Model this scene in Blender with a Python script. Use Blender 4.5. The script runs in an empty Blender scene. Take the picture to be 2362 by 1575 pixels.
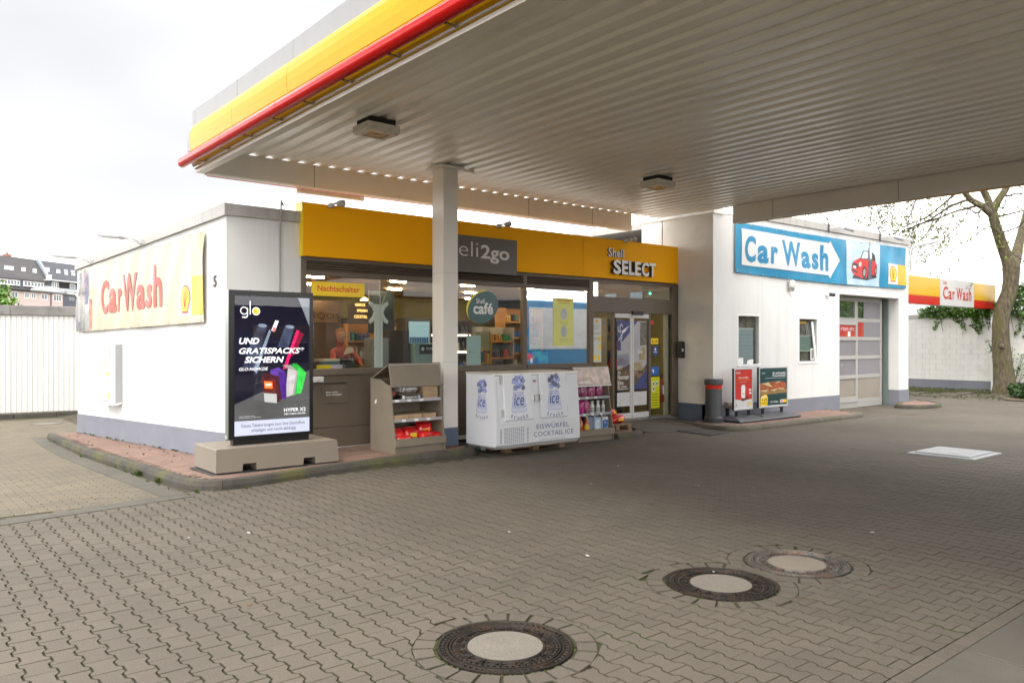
import bpy, bmesh, math, random
import numpy as np
from mathutils import Vector, Matrix, noise
R = math.radians
SC = bpy.context.scene
COL = SC.collection
rnd = random.Random(7)

# ---------------------------------------------------------------- camera
cam_d = bpy.data.cameras.new('camera')
cam = bpy.data.objects.new('camera', cam_d)
COL.objects.link(cam)
cam_d.sensor_width = 36.0
cam_d.lens = 1805.0 / 2362.0 * 36.0
cam_d.shift_y = 2.5 / 2362.0
cam_d.clip_start = 0.05
cam_d.clip_end = 2000
cam.location = (0, 0, 1.77)
cam.rotation_euler = (R(90), 0, R(50.62 - 90))
SC.camera = cam

# ---------------------------------------------------------------- world, overcast daylight
SUN_EL, SUN_AZ = 58.0, 204.0       # azimuth measured from +X counter clockwise: the light comes from the left and in front of the shop
W = bpy.data.worlds.new('World'); SC.world = W; W.use_nodes = True
wn, wl = W.node_tree.nodes, W.node_tree.links
wn.clear()
w_out = wn.new('ShaderNodeOutputWorld'); w_bg = wn.new('ShaderNodeBackground')
w_sky = wn.new('ShaderNodeTexSky'); w_sky.sky_type = 'NISHITA'; w_sky.sun_disc = False
w_sky.sun_elevation = R(SUN_EL); w_sky.sun_rotation = R(90 - SUN_AZ)
w_sky.air_density = 1.0; w_sky.dust_density = 3.0; w_sky.ozone_density = 1.0
SKY_A, SKY_B, SKY_O = 0.30, 0.56, (3.1, 0.0, 0.0)
w_tc = wn.new('ShaderNodeTexCoord'); w_map = wn.new('ShaderNodeMapping')
w_map.inputs['Scale'].default_value = (1, 1, 2.6); w_map.inputs['Location'].default_value = SKY_O
w_no = wn.new('ShaderNodeTexNoise'); w_no.inputs['Scale'].default_value = 2.3
w_no.inputs['Detail'].default_value = 2.5; w_no.inputs['Roughness'].default_value = 0.4
w_rp = wn.new('ShaderNodeValToRGB')
w_rp.color_ramp.elements[0].position = SKY_A; w_rp.color_ramp.elements[0].color = (0.198, 0.198, 0.199, 1)
e_ = w_rp.color_ramp.elements.new(0.44); e_.color = (0.236, 0.236, 0.236, 1)
w_rp.color_ramp.elements[2].position = SKY_B; w_rp.color_ramp.elements[2].color = (1.45, 1.43, 1.40, 1)
w_sc = wn.new('ShaderNodeVectorMath'); w_sc.operation = 'SCALE'; w_sc.inputs['Scale'].default_value = 7.6
w_mx = wn.new('ShaderNodeMix'); w_mx.data_type = 'RGBA'; w_mx.inputs[0].default_value = 0.96
wl.new(w_tc.outputs['Generated'], w_map.inputs['Vector']); wl.new(w_map.outputs['Vector'], w_no.inputs['Vector'])
wl.new(w_no.outputs['Fac'], w_rp.inputs['Fac']); wl.new(w_rp.outputs['Color'], w_sc.inputs[0])
wl.new(w_sky.outputs['Color'], w_mx.inputs[6]); wl.new(w_sc.outputs['Vector'], w_mx.inputs[7])
wl.new(w_mx.outputs[2], w_bg.inputs['Color']); w_bg.inputs['Strength'].default_value = 0.15
wl.new(w_bg.outputs['Background'], w_out.inputs['Surface'])

sun_d = bpy.data.lights.new('sun', 'SUN'); sun_d.energy = 0.75; sun_d.angle = R(28); sun_d.color = (1.0, 0.95, 0.87)
sun = bpy.data.objects.new('sun', sun_d); COL.objects.link(sun)
sd = Vector((math.cos(R(SUN_EL)) * math.cos(R(SUN_AZ)), math.cos(R(SUN_EL)) * math.sin(R(SUN_AZ)), math.sin(R(SUN_EL))))
sun.rotation_euler = sd.to_track_quat('Z', 'Y').to_euler(); sun.location = (-10, -5, 20)

SC.view_settings.view_transform = 'Standard'; SC.view_settings.look = 'None'
SC.view_settings.gamma = 1.0; SC.view_settings.use_curve_mapping = False
SC.view_settings.exposure = 1.92
SC.render.engine = 'CYCLES'
SC.cycles.use_denoising = True
SC.cycles.max_bounces = 7; SC.cycles.diffuse_bounces = 4; SC.cycles.glossy_bounces = 3
SC.cycles.transparent_max_bounces = 16; SC.cycles.transmission_bounces = 4
SC.cycles.caustics_reflective = False; SC.cycles.caustics_refractive = False
SC.cycles.sample_clamp_indirect = 4.0

# ---------------------------------------------------------------- materials
MATS = {}
def srgb(r, g, b):
    f = lambda c: (c / 255 / 12.92) if c / 255 <= 0.04045 else ((c / 255 + 0.055) / 1.055) ** 2.4
    return (f(r), f(g), f(b))
def M(name, col, rough=0.5, metal=0.0, var=0.10, vscale=3.0, bump=0.0, bscale=80.0, dirt=None, dscale=1.2, dpos=(0.52, 0.68),
      rnd_amt=0.0, coat=0.0, emit=0.0, spec=0.5, streak=0.0, spots=0.0, oil=0.0, speck=0.0, sscale=260.0, damt=1.0, stretch=(1, 1, 1)):
    """Principled paint: base colour, soft noise variation, optional dirt patches, fine bump, per piece tone."""
    if name in MATS: return MATS[name]
    m = bpy.data.materials.new(name); m.use_nodes = True
    nt = m.node_tree; n, l = nt.nodes, nt.links
    b = n['Principled BSDF']
    b.inputs['Roughness'].default_value = rough; b.inputs['Metallic'].default_value = metal
    b.inputs['Specular IOR Level'].default_value = spec
    if coat: b.inputs['Coat Weight'].default_value = coat; b.inputs['Coat Roughness'].default_value = 0.08
    geo = n.new('ShaderNodeNewGeometry')
    mp = n.new('ShaderNodeMapping'); mp.inputs['Scale'].default_value = stretch
    l.new(geo.outputs['Position'], mp.inputs['Vector'])
    pos = mp.outputs['Vector']
    cur = None
    def rgb(c): 
        q = n.new('ShaderNodeRGB'); q.outputs[0].default_value = (*c, 1); return q.outputs[0]
    cur = rgb(col)
    def mulval(cur, val):
        v = n.new('ShaderNodeVectorMath'); v.operation = 'SCALE'; l.new(cur, v.inputs[0]); l.new(val, v.inputs['Scale']); return v.outputs[0]
    def mrange(src, a, b2, c, d):
        q = n.new('ShaderNodeMapRange'); l.new(src, q.inputs[0])
        for i, x in enumerate((a, b2, c, d)): q.inputs[i + 1].default_value = x
        return q.outputs[0]
    if var:
        no = n.new('ShaderNodeTexNoise'); no.inputs['Scale'].default_value = vscale; no.inputs['Detail'].default_value = 5
        l.new(pos, no.inputs['Vector'])
        cur = mulval(cur, mrange(no.outputs['Fac'], 0.3, 0.7, 1 - var, 1 + var))
    if speck:
        ns = n.new('ShaderNodeTexNoise'); ns.inputs['Scale'].default_value = sscale; ns.inputs['Detail'].default_value = 1
        l.new(pos, ns.inputs['Vector'])
        cur = mulval(cur, mrange(ns.outputs['Fac'], 0.32, 0.68, 1 - speck, 1 + speck))
    if rnd_amt:
        oi = n.new('ShaderNodeObjectInfo')
        ad = n.new('ShaderNodeMath'); ad.operation = 'ADD'; l.new(oi.outputs['Random'], ad.inputs[0]); l.new(geo.outputs['Random Per Island'], ad.inputs[1])
        fr = n.new('ShaderNodeMath'); fr.operation = 'FRACT'; l.new(ad.outputs[0], fr.inputs[0])
        cur = mulval(cur, mrange(fr.outputs[0], 0, 1, 1 - rnd_amt, 1 + rnd_amt))
    if dirt:
        nd = n.new('ShaderNodeTexNoise'); nd.inputs['Scale'].default_value = dscale; nd.inputs['Detail'].default_value = 8; nd.inputs['Roughness'].default_value = 0.62
        l.new(pos, nd.inputs['Vector'])
        mx = n.new('ShaderNodeMix'); mx.data_type = 'RGBA'
        l.new(mrange(nd.outputs['Fac'], dpos[0], dpos[1], 0, damt), mx.inputs[0])
        l.new(cur, mx.inputs[6]); mx.inputs[7].default_value = (*dirt, 1); cur = mx.outputs[2]
    if streak:
        m2 = n.new('ShaderNodeMapping'); m2.inputs['Scale'].default_value = (7, 7, .45); l.new(geo.outputs['Position'], m2.inputs['Vector'])
        n2 = n.new('ShaderNodeTexNoise'); n2.inputs['Scale'].default_value = 1.0; n2.inputs['Detail'].default_value = 6; l.new(m2.outputs['Vector'], n2.inputs['Vector'])
        cur = mulval(cur, mrange(n2.outputs['Fac'], 0.52, 0.78, 1.0, 1.0 - streak))
    if spots:
        vo = n.new('ShaderNodeTexVoronoi'); vo.inputs['Scale'].default_value = 2.1; vo.inputs['Randomness'].default_value = 1.0; l.new(geo.outputs['Position'], vo.inputs['Vector'])
        sz = n.new('ShaderNodeSeparateColor'); l.new(vo.outputs['Color'], sz.inputs[0])
        th = n.new('ShaderNodeMath'); th.operation = 'MULTIPLY'; l.new(sz.outputs[0], th.inputs[0]); l.new(sz.outputs[1], th.inputs[1])
        rr_ = mrange(th.outputs[0], 0.25, 1.0, 0.0, 0.11)
        df = n.new('ShaderNodeMath'); df.operation = 'SUBTRACT'; l.new(vo.outputs['Distance'], df.inputs[0]); l.new(rr_, df.inputs[1])
        cur = mulval(cur, mrange(df.outputs[0], -0.015, 0.02, 1.0 - spots, 1.0))
    if oil:
        wp = n.new('ShaderNodeTexNoise'); wp.inputs['Scale'].default_value = 1.7; wp.inputs['Detail'].default_value = 4; l.new(geo.outputs['Position'], wp.inputs['Vector'])
        ad2 = n.new('ShaderNodeVectorMath'); ad2.operation = 'ADD'; sc2 = n.new('ShaderNodeVectorMath'); sc2.operation = 'SCALE'; sc2.inputs['Scale'].default_value = .9
        l.new(wp.outputs['Color'], sc2.inputs[0]); l.new(geo.outputs['Position'], ad2.inputs[0]); l.new(sc2.outputs[0], ad2.inputs[1])
        v2 = n.new('ShaderNodeTexVoronoi'); v2.inputs['Scale'].default_value = 0.42; l.new(ad2.outputs[0], v2.inputs['Vector'])
        s2 = n.new('ShaderNodeSeparateColor'); l.new(v2.outputs['Color'], s2.inputs[0])
        d2 = n.new('ShaderNodeMath'); d2.operation = 'SUBTRACT'; l.new(v2.outputs['Distance'], d2.inputs[0]); l.new(mrange(s2.outputs[0], .35, 1.0, -.06, .20), d2.inputs[1])
        cur = mulval(cur, mrange(d2.outputs[0], -0.05, 0.09, 1.0 - oil, 1.0))
    l.new(cur, b.inputs['Base Color'])
    if emit:
        l.new(cur, b.inputs['Emission Color']); b.inputs['Emission Strength'].default_value = emit
    if bump:
        nb = n.new('ShaderNodeTexNoise'); nb.inputs['Scale'].default_value = bscale; nb.inputs['Detail'].default_value = 3
        l.new(pos, nb.inputs['Vector'])
        bp = n.new('ShaderNodeBump'); bp.inputs['Strength'].default_value = bump; bp.inputs['Distance'].default_value = 0.01
        l.new(nb.outputs['Fac'], bp.inputs['Height']); l.new(bp.outputs['Normal'], b.inputs['Normal'])
    MATS[name] = m
    return m
def glass_mat(name, tint=(0.9, 0.93, 0.92), refl=0.08, rough=0.0):
    m = bpy.data.materials.new(name); m.use_nodes = True
    nt = m.node_tree; n, l = nt.nodes, nt.links
    n.remove(n['Principled BSDF'])
    out = n['Material Output']
    t = n.new('ShaderNodeBsdfTransparent'); t.inputs[0].default_value = (*tint, 1)
    g = n.new('ShaderNodeBsdfGlossy'); g.inputs['Roughness'].default_value = rough; g.inputs[0].default_value = (1, 1, 1, 1)
    lw = n.new('ShaderNodeLayerWeight'); lw.inputs['Blend'].default_value = 0.5
    pw = n.new('ShaderNodeMath'); pw.operation = 'POWER'; l.new(lw.outputs['Facing'], pw.inputs[0]); pw.inputs[1].default_value = 5.0
    mr = n.new('ShaderNodeMapRange'); l.new(pw.outputs[0], mr.inputs[0])
    mr.inputs[3].default_value = refl; mr.inputs[4].default_value = 1.0
    ge = n.new('ShaderNodeNewGeometry'); iv = n.new('ShaderNodeMath'); iv.operation = 'SUBTRACT'; iv.inputs[0].default_value = 1.0; l.new(ge.outputs['Backfacing'], iv.inputs[1])
    ml = n.new('ShaderNodeMath'); ml.operation = 'MULTIPLY'; l.new(mr.outputs[0], ml.inputs[0]); l.new(iv.outputs[0], ml.inputs[1])
    mx = n.new('ShaderNodeMixShader'); l.new(ml.outputs[0], mx.inputs[0]); l.new(t.outputs[0], mx.inputs[1]); l.new(g.outputs[0], mx.inputs[2])
    l.new(mx.outputs[0], out.inputs['Surface'])
    return m
def emis(name, col, s):
    if name in MATS: return MATS[name]
    m = bpy.data.materials.new(name); m.use_nodes = True
    b = m.node_tree.nodes['Principled BSDF']; b.inputs['Base Color'].default_value = (*col, 1)
    b.inputs['Emission Color'].default_value = (*col, 1); b.inputs['Emission Strength'].default_value = s
    MATS[name] = m; return m

# ---------------------------------------------------------------- mesh building
class MB:
    def __init__(s): s.v = []; s.f = []; s.mi = []; s.smooth = []; s.cur = 0
    def add(s, vs, fs, smooth=False):
        k = len(s.v); s.v.extend([tuple(map(float, p)) for p in vs])
        for f in fs:
            s.f.append(tuple(k + i for i in f)); s.mi.append(s.cur); s.smooth.append(smooth)
        return s
    def box(s, x0, x1, y0, y1, z0, z1, c=0.0):
        x0, x1 = min(x0, x1), max(x0, x1); y0, y1 = min(y0, y1), max(y0, y1); z0, z1 = min(z0, z1), max(z0, z1)
        return s.fbox(Frame((x0, y0, z0), (1, 0, 0), (0, 1, 0)), 0, x1 - x0, 0, y1 - y0, 0, z1 - z0, c)
    def fbox(s, F, x0, x1, y0, y1, d0, d1, c=0.0):
        """box in frame F; c chamfers the four long edges on the outer (d1) face"""
        P = F.p
        if c <= 0:
            vs = [P(x, y, d) for d in (d0, d1) for (x, y) in ((x0, y0), (x1, y0), (x1, y1), (x0, y1))]
            fs = [(3, 2, 1, 0), (4, 5, 6, 7), (0, 1, 5, 4), (1, 2, 6, 5), (2, 3, 7, 6), (3, 0, 4, 7)]
            return s.add(vs, fs)
        a = [(x0, y0), (x1, y0), (x1, y1), (x0, y1)]; b = [(x0 + c, y0 + c), (x1 - c, y0 + c), (x1 - c, y1 - c), (x0 + c, y1 - c)]
        vs = [P(x, y, d0) for x, y in a] + [P(x, y, d1 - c) for x, y in a] + [P(x, y, d1) for x, y in b]
        fs = [(3, 2, 1, 0), (8, 9, 10, 11)]
        for k in (0, 4):
            for i in range(4): j = (i + 1) % 4; fs.append((k + i, k + j, k + 4 + j, k + 4 + i))
        return s.add(vs, fs)
    def poly(s, F, pts, d0, d1, smooth=False):
        """extruded polygon, counter clockwise seen from the front"""
        n = len(pts)
        if F.warp: return s.cloth_poly(F, [pts], None, d1)
        ar = sum(pts[i][0] * pts[(i + 1) % n][1] - pts[(i + 1) % n][0] * pts[i][1] for i in range(n))
        if ar < 0: pts = pts[::-1]
        vs = [F.p(x, y, d0) for x, y in pts] + [F.p(x, y, d1) for x, y in pts]
        fs = [tuple(range(n - 1, -1, -1)), tuple(range(n, 2 * n))]
        k = len(s.v); s.add(vs, fs)
        for i in range(n):
            j = (i + 1) % n
            s.f.append((k + i, k + j, k + n + j, k + n + i)); s.mi.append(s.cur); s.smooth.append(smooth)
        return s
    def cloth_poly(s, F, polys, tris, d):
        """a flat print laid on hanging cloth: cut fine enough to follow its folds"""
        bm = bmesh.new()
        if polys is not None:
            for P in polys: bm.faces.new([bm.verts.new((x, y, 0)) for x, y in P])
        else:
            vv = [bm.verts.new((x, y, 0)) for x, y in tris[0]]
            for f in tris[1]:
                try: bm.faces.new([vv[i] for i in f])
                except ValueError: pass
        bmesh.ops.triangulate(bm, faces=bm.faces[:])
        for _ in range(6):
            e = [q for q in bm.edges if q.calc_length() > .09]
            if not e: break
            bmesh.ops.subdivide_edges(bm, edges=e, cuts=1, use_grid_fill=False)
            bmesh.ops.triangulate(bm, faces=bm.faces[:])
        bm.normal_update(); bm.verts.index_update()
        fs = [tuple(v.index for v in (f.verts if f.normal.z > 0 else reversed(f.verts))) for f in bm.faces]
        s.add([F.p(v.co.x, v.co.y, d) for v in bm.verts], fs); bm.free()
        return s
    def tube(s, pts, r, n=8, caps=True, smooth=True):
        pts = [Vector(p) for p in pts]; rs = r if isinstance(r, (list, tuple)) else [r] * len(pts)
        vs = []; up = None
        for i, p in enumerate(pts):
            d = (pts[min(i + 1, len(pts) - 1)] - pts[max(i - 1, 0)]).normalized()
            if up is None:
                up = Vector((0, 0, 1)) if abs(d.z) < 0.9 else Vector((1, 0, 0))
            a = d.cross(up).normalized(); b = a.cross(d).normalized(); up = b
            for k in range(n):
                t = 2 * math.pi * k / n
                vs.append(p + (a * math.cos(t) + b * math.sin(t)) * rs[i])
        fs = []
        for i in range(len(pts) - 1):
            for k in range(n):
                k2 = (k + 1) % n
                fs.append((i * n + k, i * n + k2, (i + 1) * n + k2, (i + 1) * n + k))
        k0 = len(s.v); s.add(vs, fs, smooth)
        if caps:
            s.add(vs[:n], [tuple(range(n - 1, -1, -1))]); s.add(vs[-n:], [tuple(range(n))])
        return s
    def lathe(s, c, prof, n=16, smooth=True, axis=None):
        """profile [(radius, height)] turned round a vertical axis at c"""
        c = Vector(c); vs = []; fs = []
        for r, h in prof:
            for k in range(n):
                t = 2 * math.pi * k / n
                vs.append(c + Vector((r * math.cos(t), r * math.sin(t), h)))
        for i in range(len(prof) - 1):
            for k in range(n):
                k2 = (k + 1) % n; fs.append((i * n + k, i * n + k2, (i + 1) * n + k2, (i + 1) * n + k))
        s.add(vs, fs, smooth)
        if prof[0][0] > 1e-4: s.add(vs[:n], [tuple(range(n - 1, -1, -1))])
        if prof[-1][0] > 1e-4: s.add(vs[-n:], [tuple(range(n))])
        return s
    def build(s, name, mat, parent=None, origin=None, **tags):
        me = bpy.data.meshes.new(name)
        if origin is None: origin = (0, 0, 0) if parent is None else tuple(WP(parent))
        o = Vector(origin)
        vs = np.array(s.v, dtype=float).reshape(-1, 3) - np.array(origin)
        me.from_pydata(vs.tolist(), [], s.f)
        ml = mat if isinstance(mat, (list, tuple)) else [mat]
        for m in ml: me.materials.append(m)
        me.polygons.foreach_set('material_index', s.mi); me.polygons.foreach_set('use_smooth', s.smooth)
        me.validate(); me.update()
        if any(s.smooth): me.set_sharp_from_angle(angle=R(38))
        return link(name, me, parent, origin, **tags)
LOC = {}
def WP(o): return LOC[o.name]
def link(name, me, parent=None, origin=(0, 0, 0), **tags):
    ob = bpy.data.objects.new(name, me); COL.objects.link(ob)
    LOC[ob.name] = Vector(origin)
    if parent is not None:
        ob.parent = parent; ob.location = Vector(origin) - WP(parent)
    else: ob.location = origin
    for k, v in tags.items(): ob[k] = v
    return ob
def thing(name, loc, label, category, group=None):
    o = link(name, None, None, loc, label=label, category=category)
    o.empty_display_size = 0.2
    if group: o['group'] = group
    return o
def copy_at(root, loc, rotz=0.0, label=None):
    """a copy of a thing with copies of its parts and sub parts"""
    c = root.copy(); COL.objects.link(c); c.location = loc; c.rotation_euler = (0, 0, rotz); LOC[c.name] = Vector(loc)
    if label: c['label'] = label
    def rec(a, b):
        for ch in list(a.children):
            q = ch.copy(); COL.objects.link(q); q.parent = b; LOC[q.name] = Vector(loc); rec(ch, q)
    rec(root, c)
    return c
class Frame:
    def __init__(s, o, x, y):
        s.o = Vector(o); s.x = Vector(x).normalized(); s.y = Vector(y).normalized(); s.n = s.x.cross(s.y).normalized(); s.warp = None
    def p(s, x, y, d=0.0):
        if s.warp: d = d + s.warp(x, y)
        return s.o + s.x * x + s.y * y + s.n * d
def text(mb, F, string, x, y, w, h, d0=0.0, d1=0.002, bold=0.0, shear=0.0, spacing=1.0):
    """write a string so that its ink exactly fills the box x, y, w, h of frame F"""
    cu = bpy.data.curves.new('t', 'FONT'); cu.body = string; cu.size = 1.0; cu.offset = bold; cu.shear = shear
    cu.space_character = spacing; cu.resolution_u = 3; cu.fill_mode = 'BOTH' if False else cu.fill_mode
    ob = bpy.data.objects.new('t', cu); COL.objects.link(ob)
    dg = bpy.context.evaluated_depsgraph_get(); dg.update()
    me = bpy.data.meshes.new_from_object(ob.evaluated_get(dg))
    vs = np.array([v.co[:2] for v in me.vertices])
    fs = [tuple(p.vertices) for p in me.polygons]
    ec = {}
    for p in me.polygons:
        vv = list(p.vertices)
        for i in range(len(vv)):
            ec[(vv[i], vv[(i + 1) % len(vv)])] = 1
    bpy.data.objects.remove(ob); bpy.data.curves.remove(cu); bpy.data.meshes.remove(me)
    if len(vs) == 0: return mb
    mn, mxx = vs.min(0), vs.max(0); sc = np.array([w, h]) / np.maximum(mxx - mn, 1e-6)
    q = (vs - mn) * sc + np.array([x, y]); n = len(q)
    if F.warp: return mb.cloth_poly(F, None, ([tuple(p_) for p_ in q], fs), d1)
    P = [F.p(a, b, d1) for a, b in q]
    a0 = sum(1 for f in fs[:1])
    f0 = fs[0]; nn = (Vector((*vs[f0[1]], 0)) - Vector((*vs[f0[0]], 0))).cross(Vector((*vs[f0[2]], 0)) - Vector((*vs[f0[0]], 0))).z
    if d1 - d0 > 0.006:
        P2 = [F.p(a, b, d0) for a, b in q]
        side = []
        for (a, b) in ec:
            if (b, a) not in ec: side.append((b, a, a + n, b + n) if nn > 0 else (a, b, b + n, a + n))
        mb.add(P + P2, fs + side)
    else: mb.add(P, fs)
    return mb
ZUP = (0, 0, 1)
def circ(cx, cy, rx, ry=None, n=20, a0=0, a1=360):
    ry = rx if ry is None else ry
    full = abs(a1 - a0) >= 360
    return [(cx + rx * math.cos(R(a0 + (a1 - a0) * k / (n if full else n - 1))), cy + ry * math.sin(R(a0 + (a1 - a0) * k / (n if full else n - 1)))) for k in range(n)]
def G(u, v):
    """height of the yard: it falls gently to the back and a little more on the left"""
    d = 0.6344 * u + 0.7729 * v
    z = -0.004 * min(max(0.0, d - 7), 30)
    return z - 0.022 * min(max(v - 9.5, 0.0), 10.0) * min(1.0, max(0.0, (6 - u) / 2.0))
def inpoly(x, y, P):
    c = False; j = len(P) - 1
    for i in range(len(P)):
        xi, yi = P[i]; xj, yj = P[j]
        if (yi > y) != (yj > y) and x < (xj - xi) * (y - yi) / (yj - yi) + xi: c = not c
        j = i
    return c
def smooth_path(P, it=2):
    for _ in range(it):
        Q = [P[0]]
        for a, b in zip(P[:-1], P[1:]):
            Q += [(a[0] * .75 + b[0] * .25, a[1] * .75 + b[1] * .25), (a[0] * .25 + b[0] * .75, a[1] * .25 + b[1] * .75)]
        P = Q + [P[-1]]
    return P
def pecten(mb, F, cx, cy, w, h, d):
    """scallop emblem, red outline and ribs (slot 0) on yellow (slot 1)"""
    def out(s):
        P = []
        N = 7
        for k in range(N * 5 + 1):
            t = -28 + (236) * k / (N * 5)
            r = 1.0 - 0.035 * abs(math.cos(math.pi * k / 5.0)) 
            P.append((cx + s * w / 2 * r * math.cos(R(t)), cy + h * 0.07 + s * h * 0.46 * r * math.sin(R(t))))
        P += [(cx - s * w * 0.27, cy - s * h * 0.37), (cx - s * w * 0.27, cy - s * h * 0.5), (cx + s * w * 0.27, cy - s * h * 0.5), (cx + s * w * 0.27, cy - s * h * 0.37)]
        return P
    mb.cur = 0; mb.poly(F, out(1.0), d - 0.001, d)
    mb.cur = 1; mb.poly(F, out(0.86), d, d + 0.001)
    mb.cur = 0
    for t in (40, 57, 74, 90, 106, 123, 140):
        bx, by = cx + w * 0.02 * math.cos(R(t)), cy - h * 0.33
        ex, ey = cx + w * 0.36 * math.cos(R(t)), cy + h * 0.07 + h * 0.34 * math.sin(R(t))
        wd = w * 0.016
        mb.poly(F, [(bx - wd * .6, by), (bx + wd * .6, by), (ex + wd, ey), (ex - wd, ey)], d + 0.001, d + 0.002)
    mb.cur = 0
    return mb

# common colours
WHITE = M('white_render', (0.70, 0.695, 0.685), 0.85, var=0.03, vscale=1.3, bump=0.25, bscale=140, streak=.10, dirt=(0.55, 0.54, 0.51), dscale=1.1, dpos=(0.62, 0.9))
PLINTH = M('blue_grey_plinth', (0.195, 0.203, 0.240), 0.8, var=0.06, vscale=2.5, bump=0.2, bscale=120, dirt=(0.2, 0.21, 0.25), dscale=2.3, dpos=(0.58, 0.78), damt=0.6)
PLINTHD = M('dark_blue_plinth', (0.085, 0.11, 0.155), 0.7, var=0.08)
COPING = M('grey_coping', (0.42, 0.405, 0.38), 0.55, streak=.25, var=0.05, vscale=2, dirt=(0.3, 0.28, 0.25), dscale=3.0, dpos=(0.62, 0.85), stretch=(1, 1, 0.25))
FASC = M('orange_yellow_panel', (0.98, 0.44, 0.002), 0.6, spec=.15, var=0.04, vscale=0.9, bump=0.05, bscale=20)
FRAME = M('brown_grey_frame', (0.130, 0.100, 0.073), 0.5, var=0.07, vscale=3, bump=0.05)
BIN = M('taupe_powder_coat', (0.205, 0.170, 0.125), 0.55, var=0.06, vscale=4, bump=0.08, bscale=200)
BLACK = M('black_plastic', (0.018, 0.018, 0.02), 0.4, var=0.1)
DARK = M('dark_gap', (0.02, 0.018, 0.016), 0.9, var=0.1)
RED = M('sign_red', (0.72, 0.02, 0.008), 0.35, var=0.03)
YEL = M('sign_yellow', (0.92, 0.62, 0.004), 0.35, var=0.03)
SIGNW = M('sign_white', (0.80, 0.80, 0.79), 0.4, var=0.02)
STEEL = M('grey_steel', (0.42, 0.42, 0.41), 0.4, metal=0.6, var=0.08)
LIGHTGREY = M('light_grey_paint', (0.60, 0.60, 0.60), 0.45, var=0.04, dirt=(0.25, 0.22, 0.18), dscale=7, dpos=(0.6, 0.8), damt=.6)
GLASS = glass_mat('window_glass', refl=0.022)
GLASSR = glass_mat('reflecting_glass', refl=0.45)
# ================================================================ GROUND
PAV = M('paver_concrete', (0.099, 0.083, 0.064), 0.86, spots=.5, oil=.22, var=0.13, vscale=0.55, speck=0.30, sscale=150, rnd_amt=0.07, bump=0.35, bscale=260, dirt=(0.13, 0.115, 0.095), dscale=0.9, dpos=(0.60, 0.9), damt=0.6)
SAND = M('joint_sand', (0.050, 0.042, 0.024), 0.95, var=0.25, vscale=9, dirt=(0.036, 0.044, 0.012), dscale=1.6, dpos=(0.50, 0.66))
MOSS = M('moss', (0.045, 0.055, 0.012), 0.95, var=0.4, vscale=30, bump=0.5, bscale=200)
BRICKP = M('beige_brick_paver', (0.125, 0.106, 0.074), 0.88, var=0.12, vscale=0.5, speck=0.25, sscale=140, rnd_amt=0.12, bump=0.3, bscale=240)
REDB = M('red_paving_brick', (0.20, 0.125, 0.097), 0.88, var=0.14, vscale=1.2, speck=0.18, sscale=120, rnd_amt=0.13, bump=0.3, bscale=200, dirt=(0.2, 0.15, 0.11), dscale=1.6, dpos=(0.6, 0.85))
KERB = M('weathered_kerb', (0.062, 0.056, 0.045), 0.9, var=0.2, vscale=3, speck=0.25, sscale=90, bump=0.5, bscale=90, dirt=(0.085, 0.085, 0.03), dscale=1.7, dpos=(0.5, 0.62))
KERB2 = M('pale_kerb', (0.12, 0.105, 0.082), 0.9, var=0.2, vscale=3, speck=0.25, sscale=90, bump=0.5, bscale=90, dirt=(0.10, 0.10, 0.055), dscale=2.4, dpos=(0.5, 0.68))
CONC = M('yard_concrete', (0.085, 0.076, 0.062), 0.9, oil=.3, var=0.15, vscale=1.1, speck=0.15, sscale=120, bump=0.3, bscale=120, dirt=(0.11, 0.10, 0.08), dscale=1.5, dpos=(0.5, 0.75))
ASPH = M('far_ground', (0.12, 0.105, 0.085), 0.95, var=0.12, vscale=0.3, speck=0.2, sscale=40)

# one sheet out to the horizon, following the fall of the yard
def axis(lo, hi, near_lo, near_hi, st):
    a = list(np.arange(near_lo, near_hi + 1e-6, st)); d = st; x = near_hi
    while x < hi: d *= 1.6; x += d; a.append(min(x, hi))
    x = near_lo; d = st
    while x > lo: d *= 1.6; x -= d; a.insert(0, max(x, lo))
    return a
ax = axis(-400, 400, -4, 40, 2.0); ay = axis(-400, 400, -4, 32, 2.0)
mb = MB(); vs = [(x, y, G(x, y) - 0.05) for y in ay for x in ax]; nx = len(ax)
mb.add(vs, [(j * nx + i, j * nx + i + 1, (j + 1) * nx + i + 1, (j + 1) * nx + i) for j in range(len(ay) - 1) for i in range(nx - 1)])
mb.build('ground', ASPH, kind='structure')

# joint bed of the forecourt
mb = MB(); bx = list(np.arange(-4, 40.1, 1.0)); by = list(np.arange(-2, 32.1, 1.0)); nx = len(bx)
mb.add([(x, y, G(x, y) - 0.013) for y in by for x in bx], [(j * nx + i, j * nx + i + 1, (j + 1) * nx + i + 1, (j + 1) * nx + i) for j in range(len(by) - 1) for i in range(nx - 1)])
forecourt = mb.build('forecourt', SAND, kind='structure')

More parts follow.
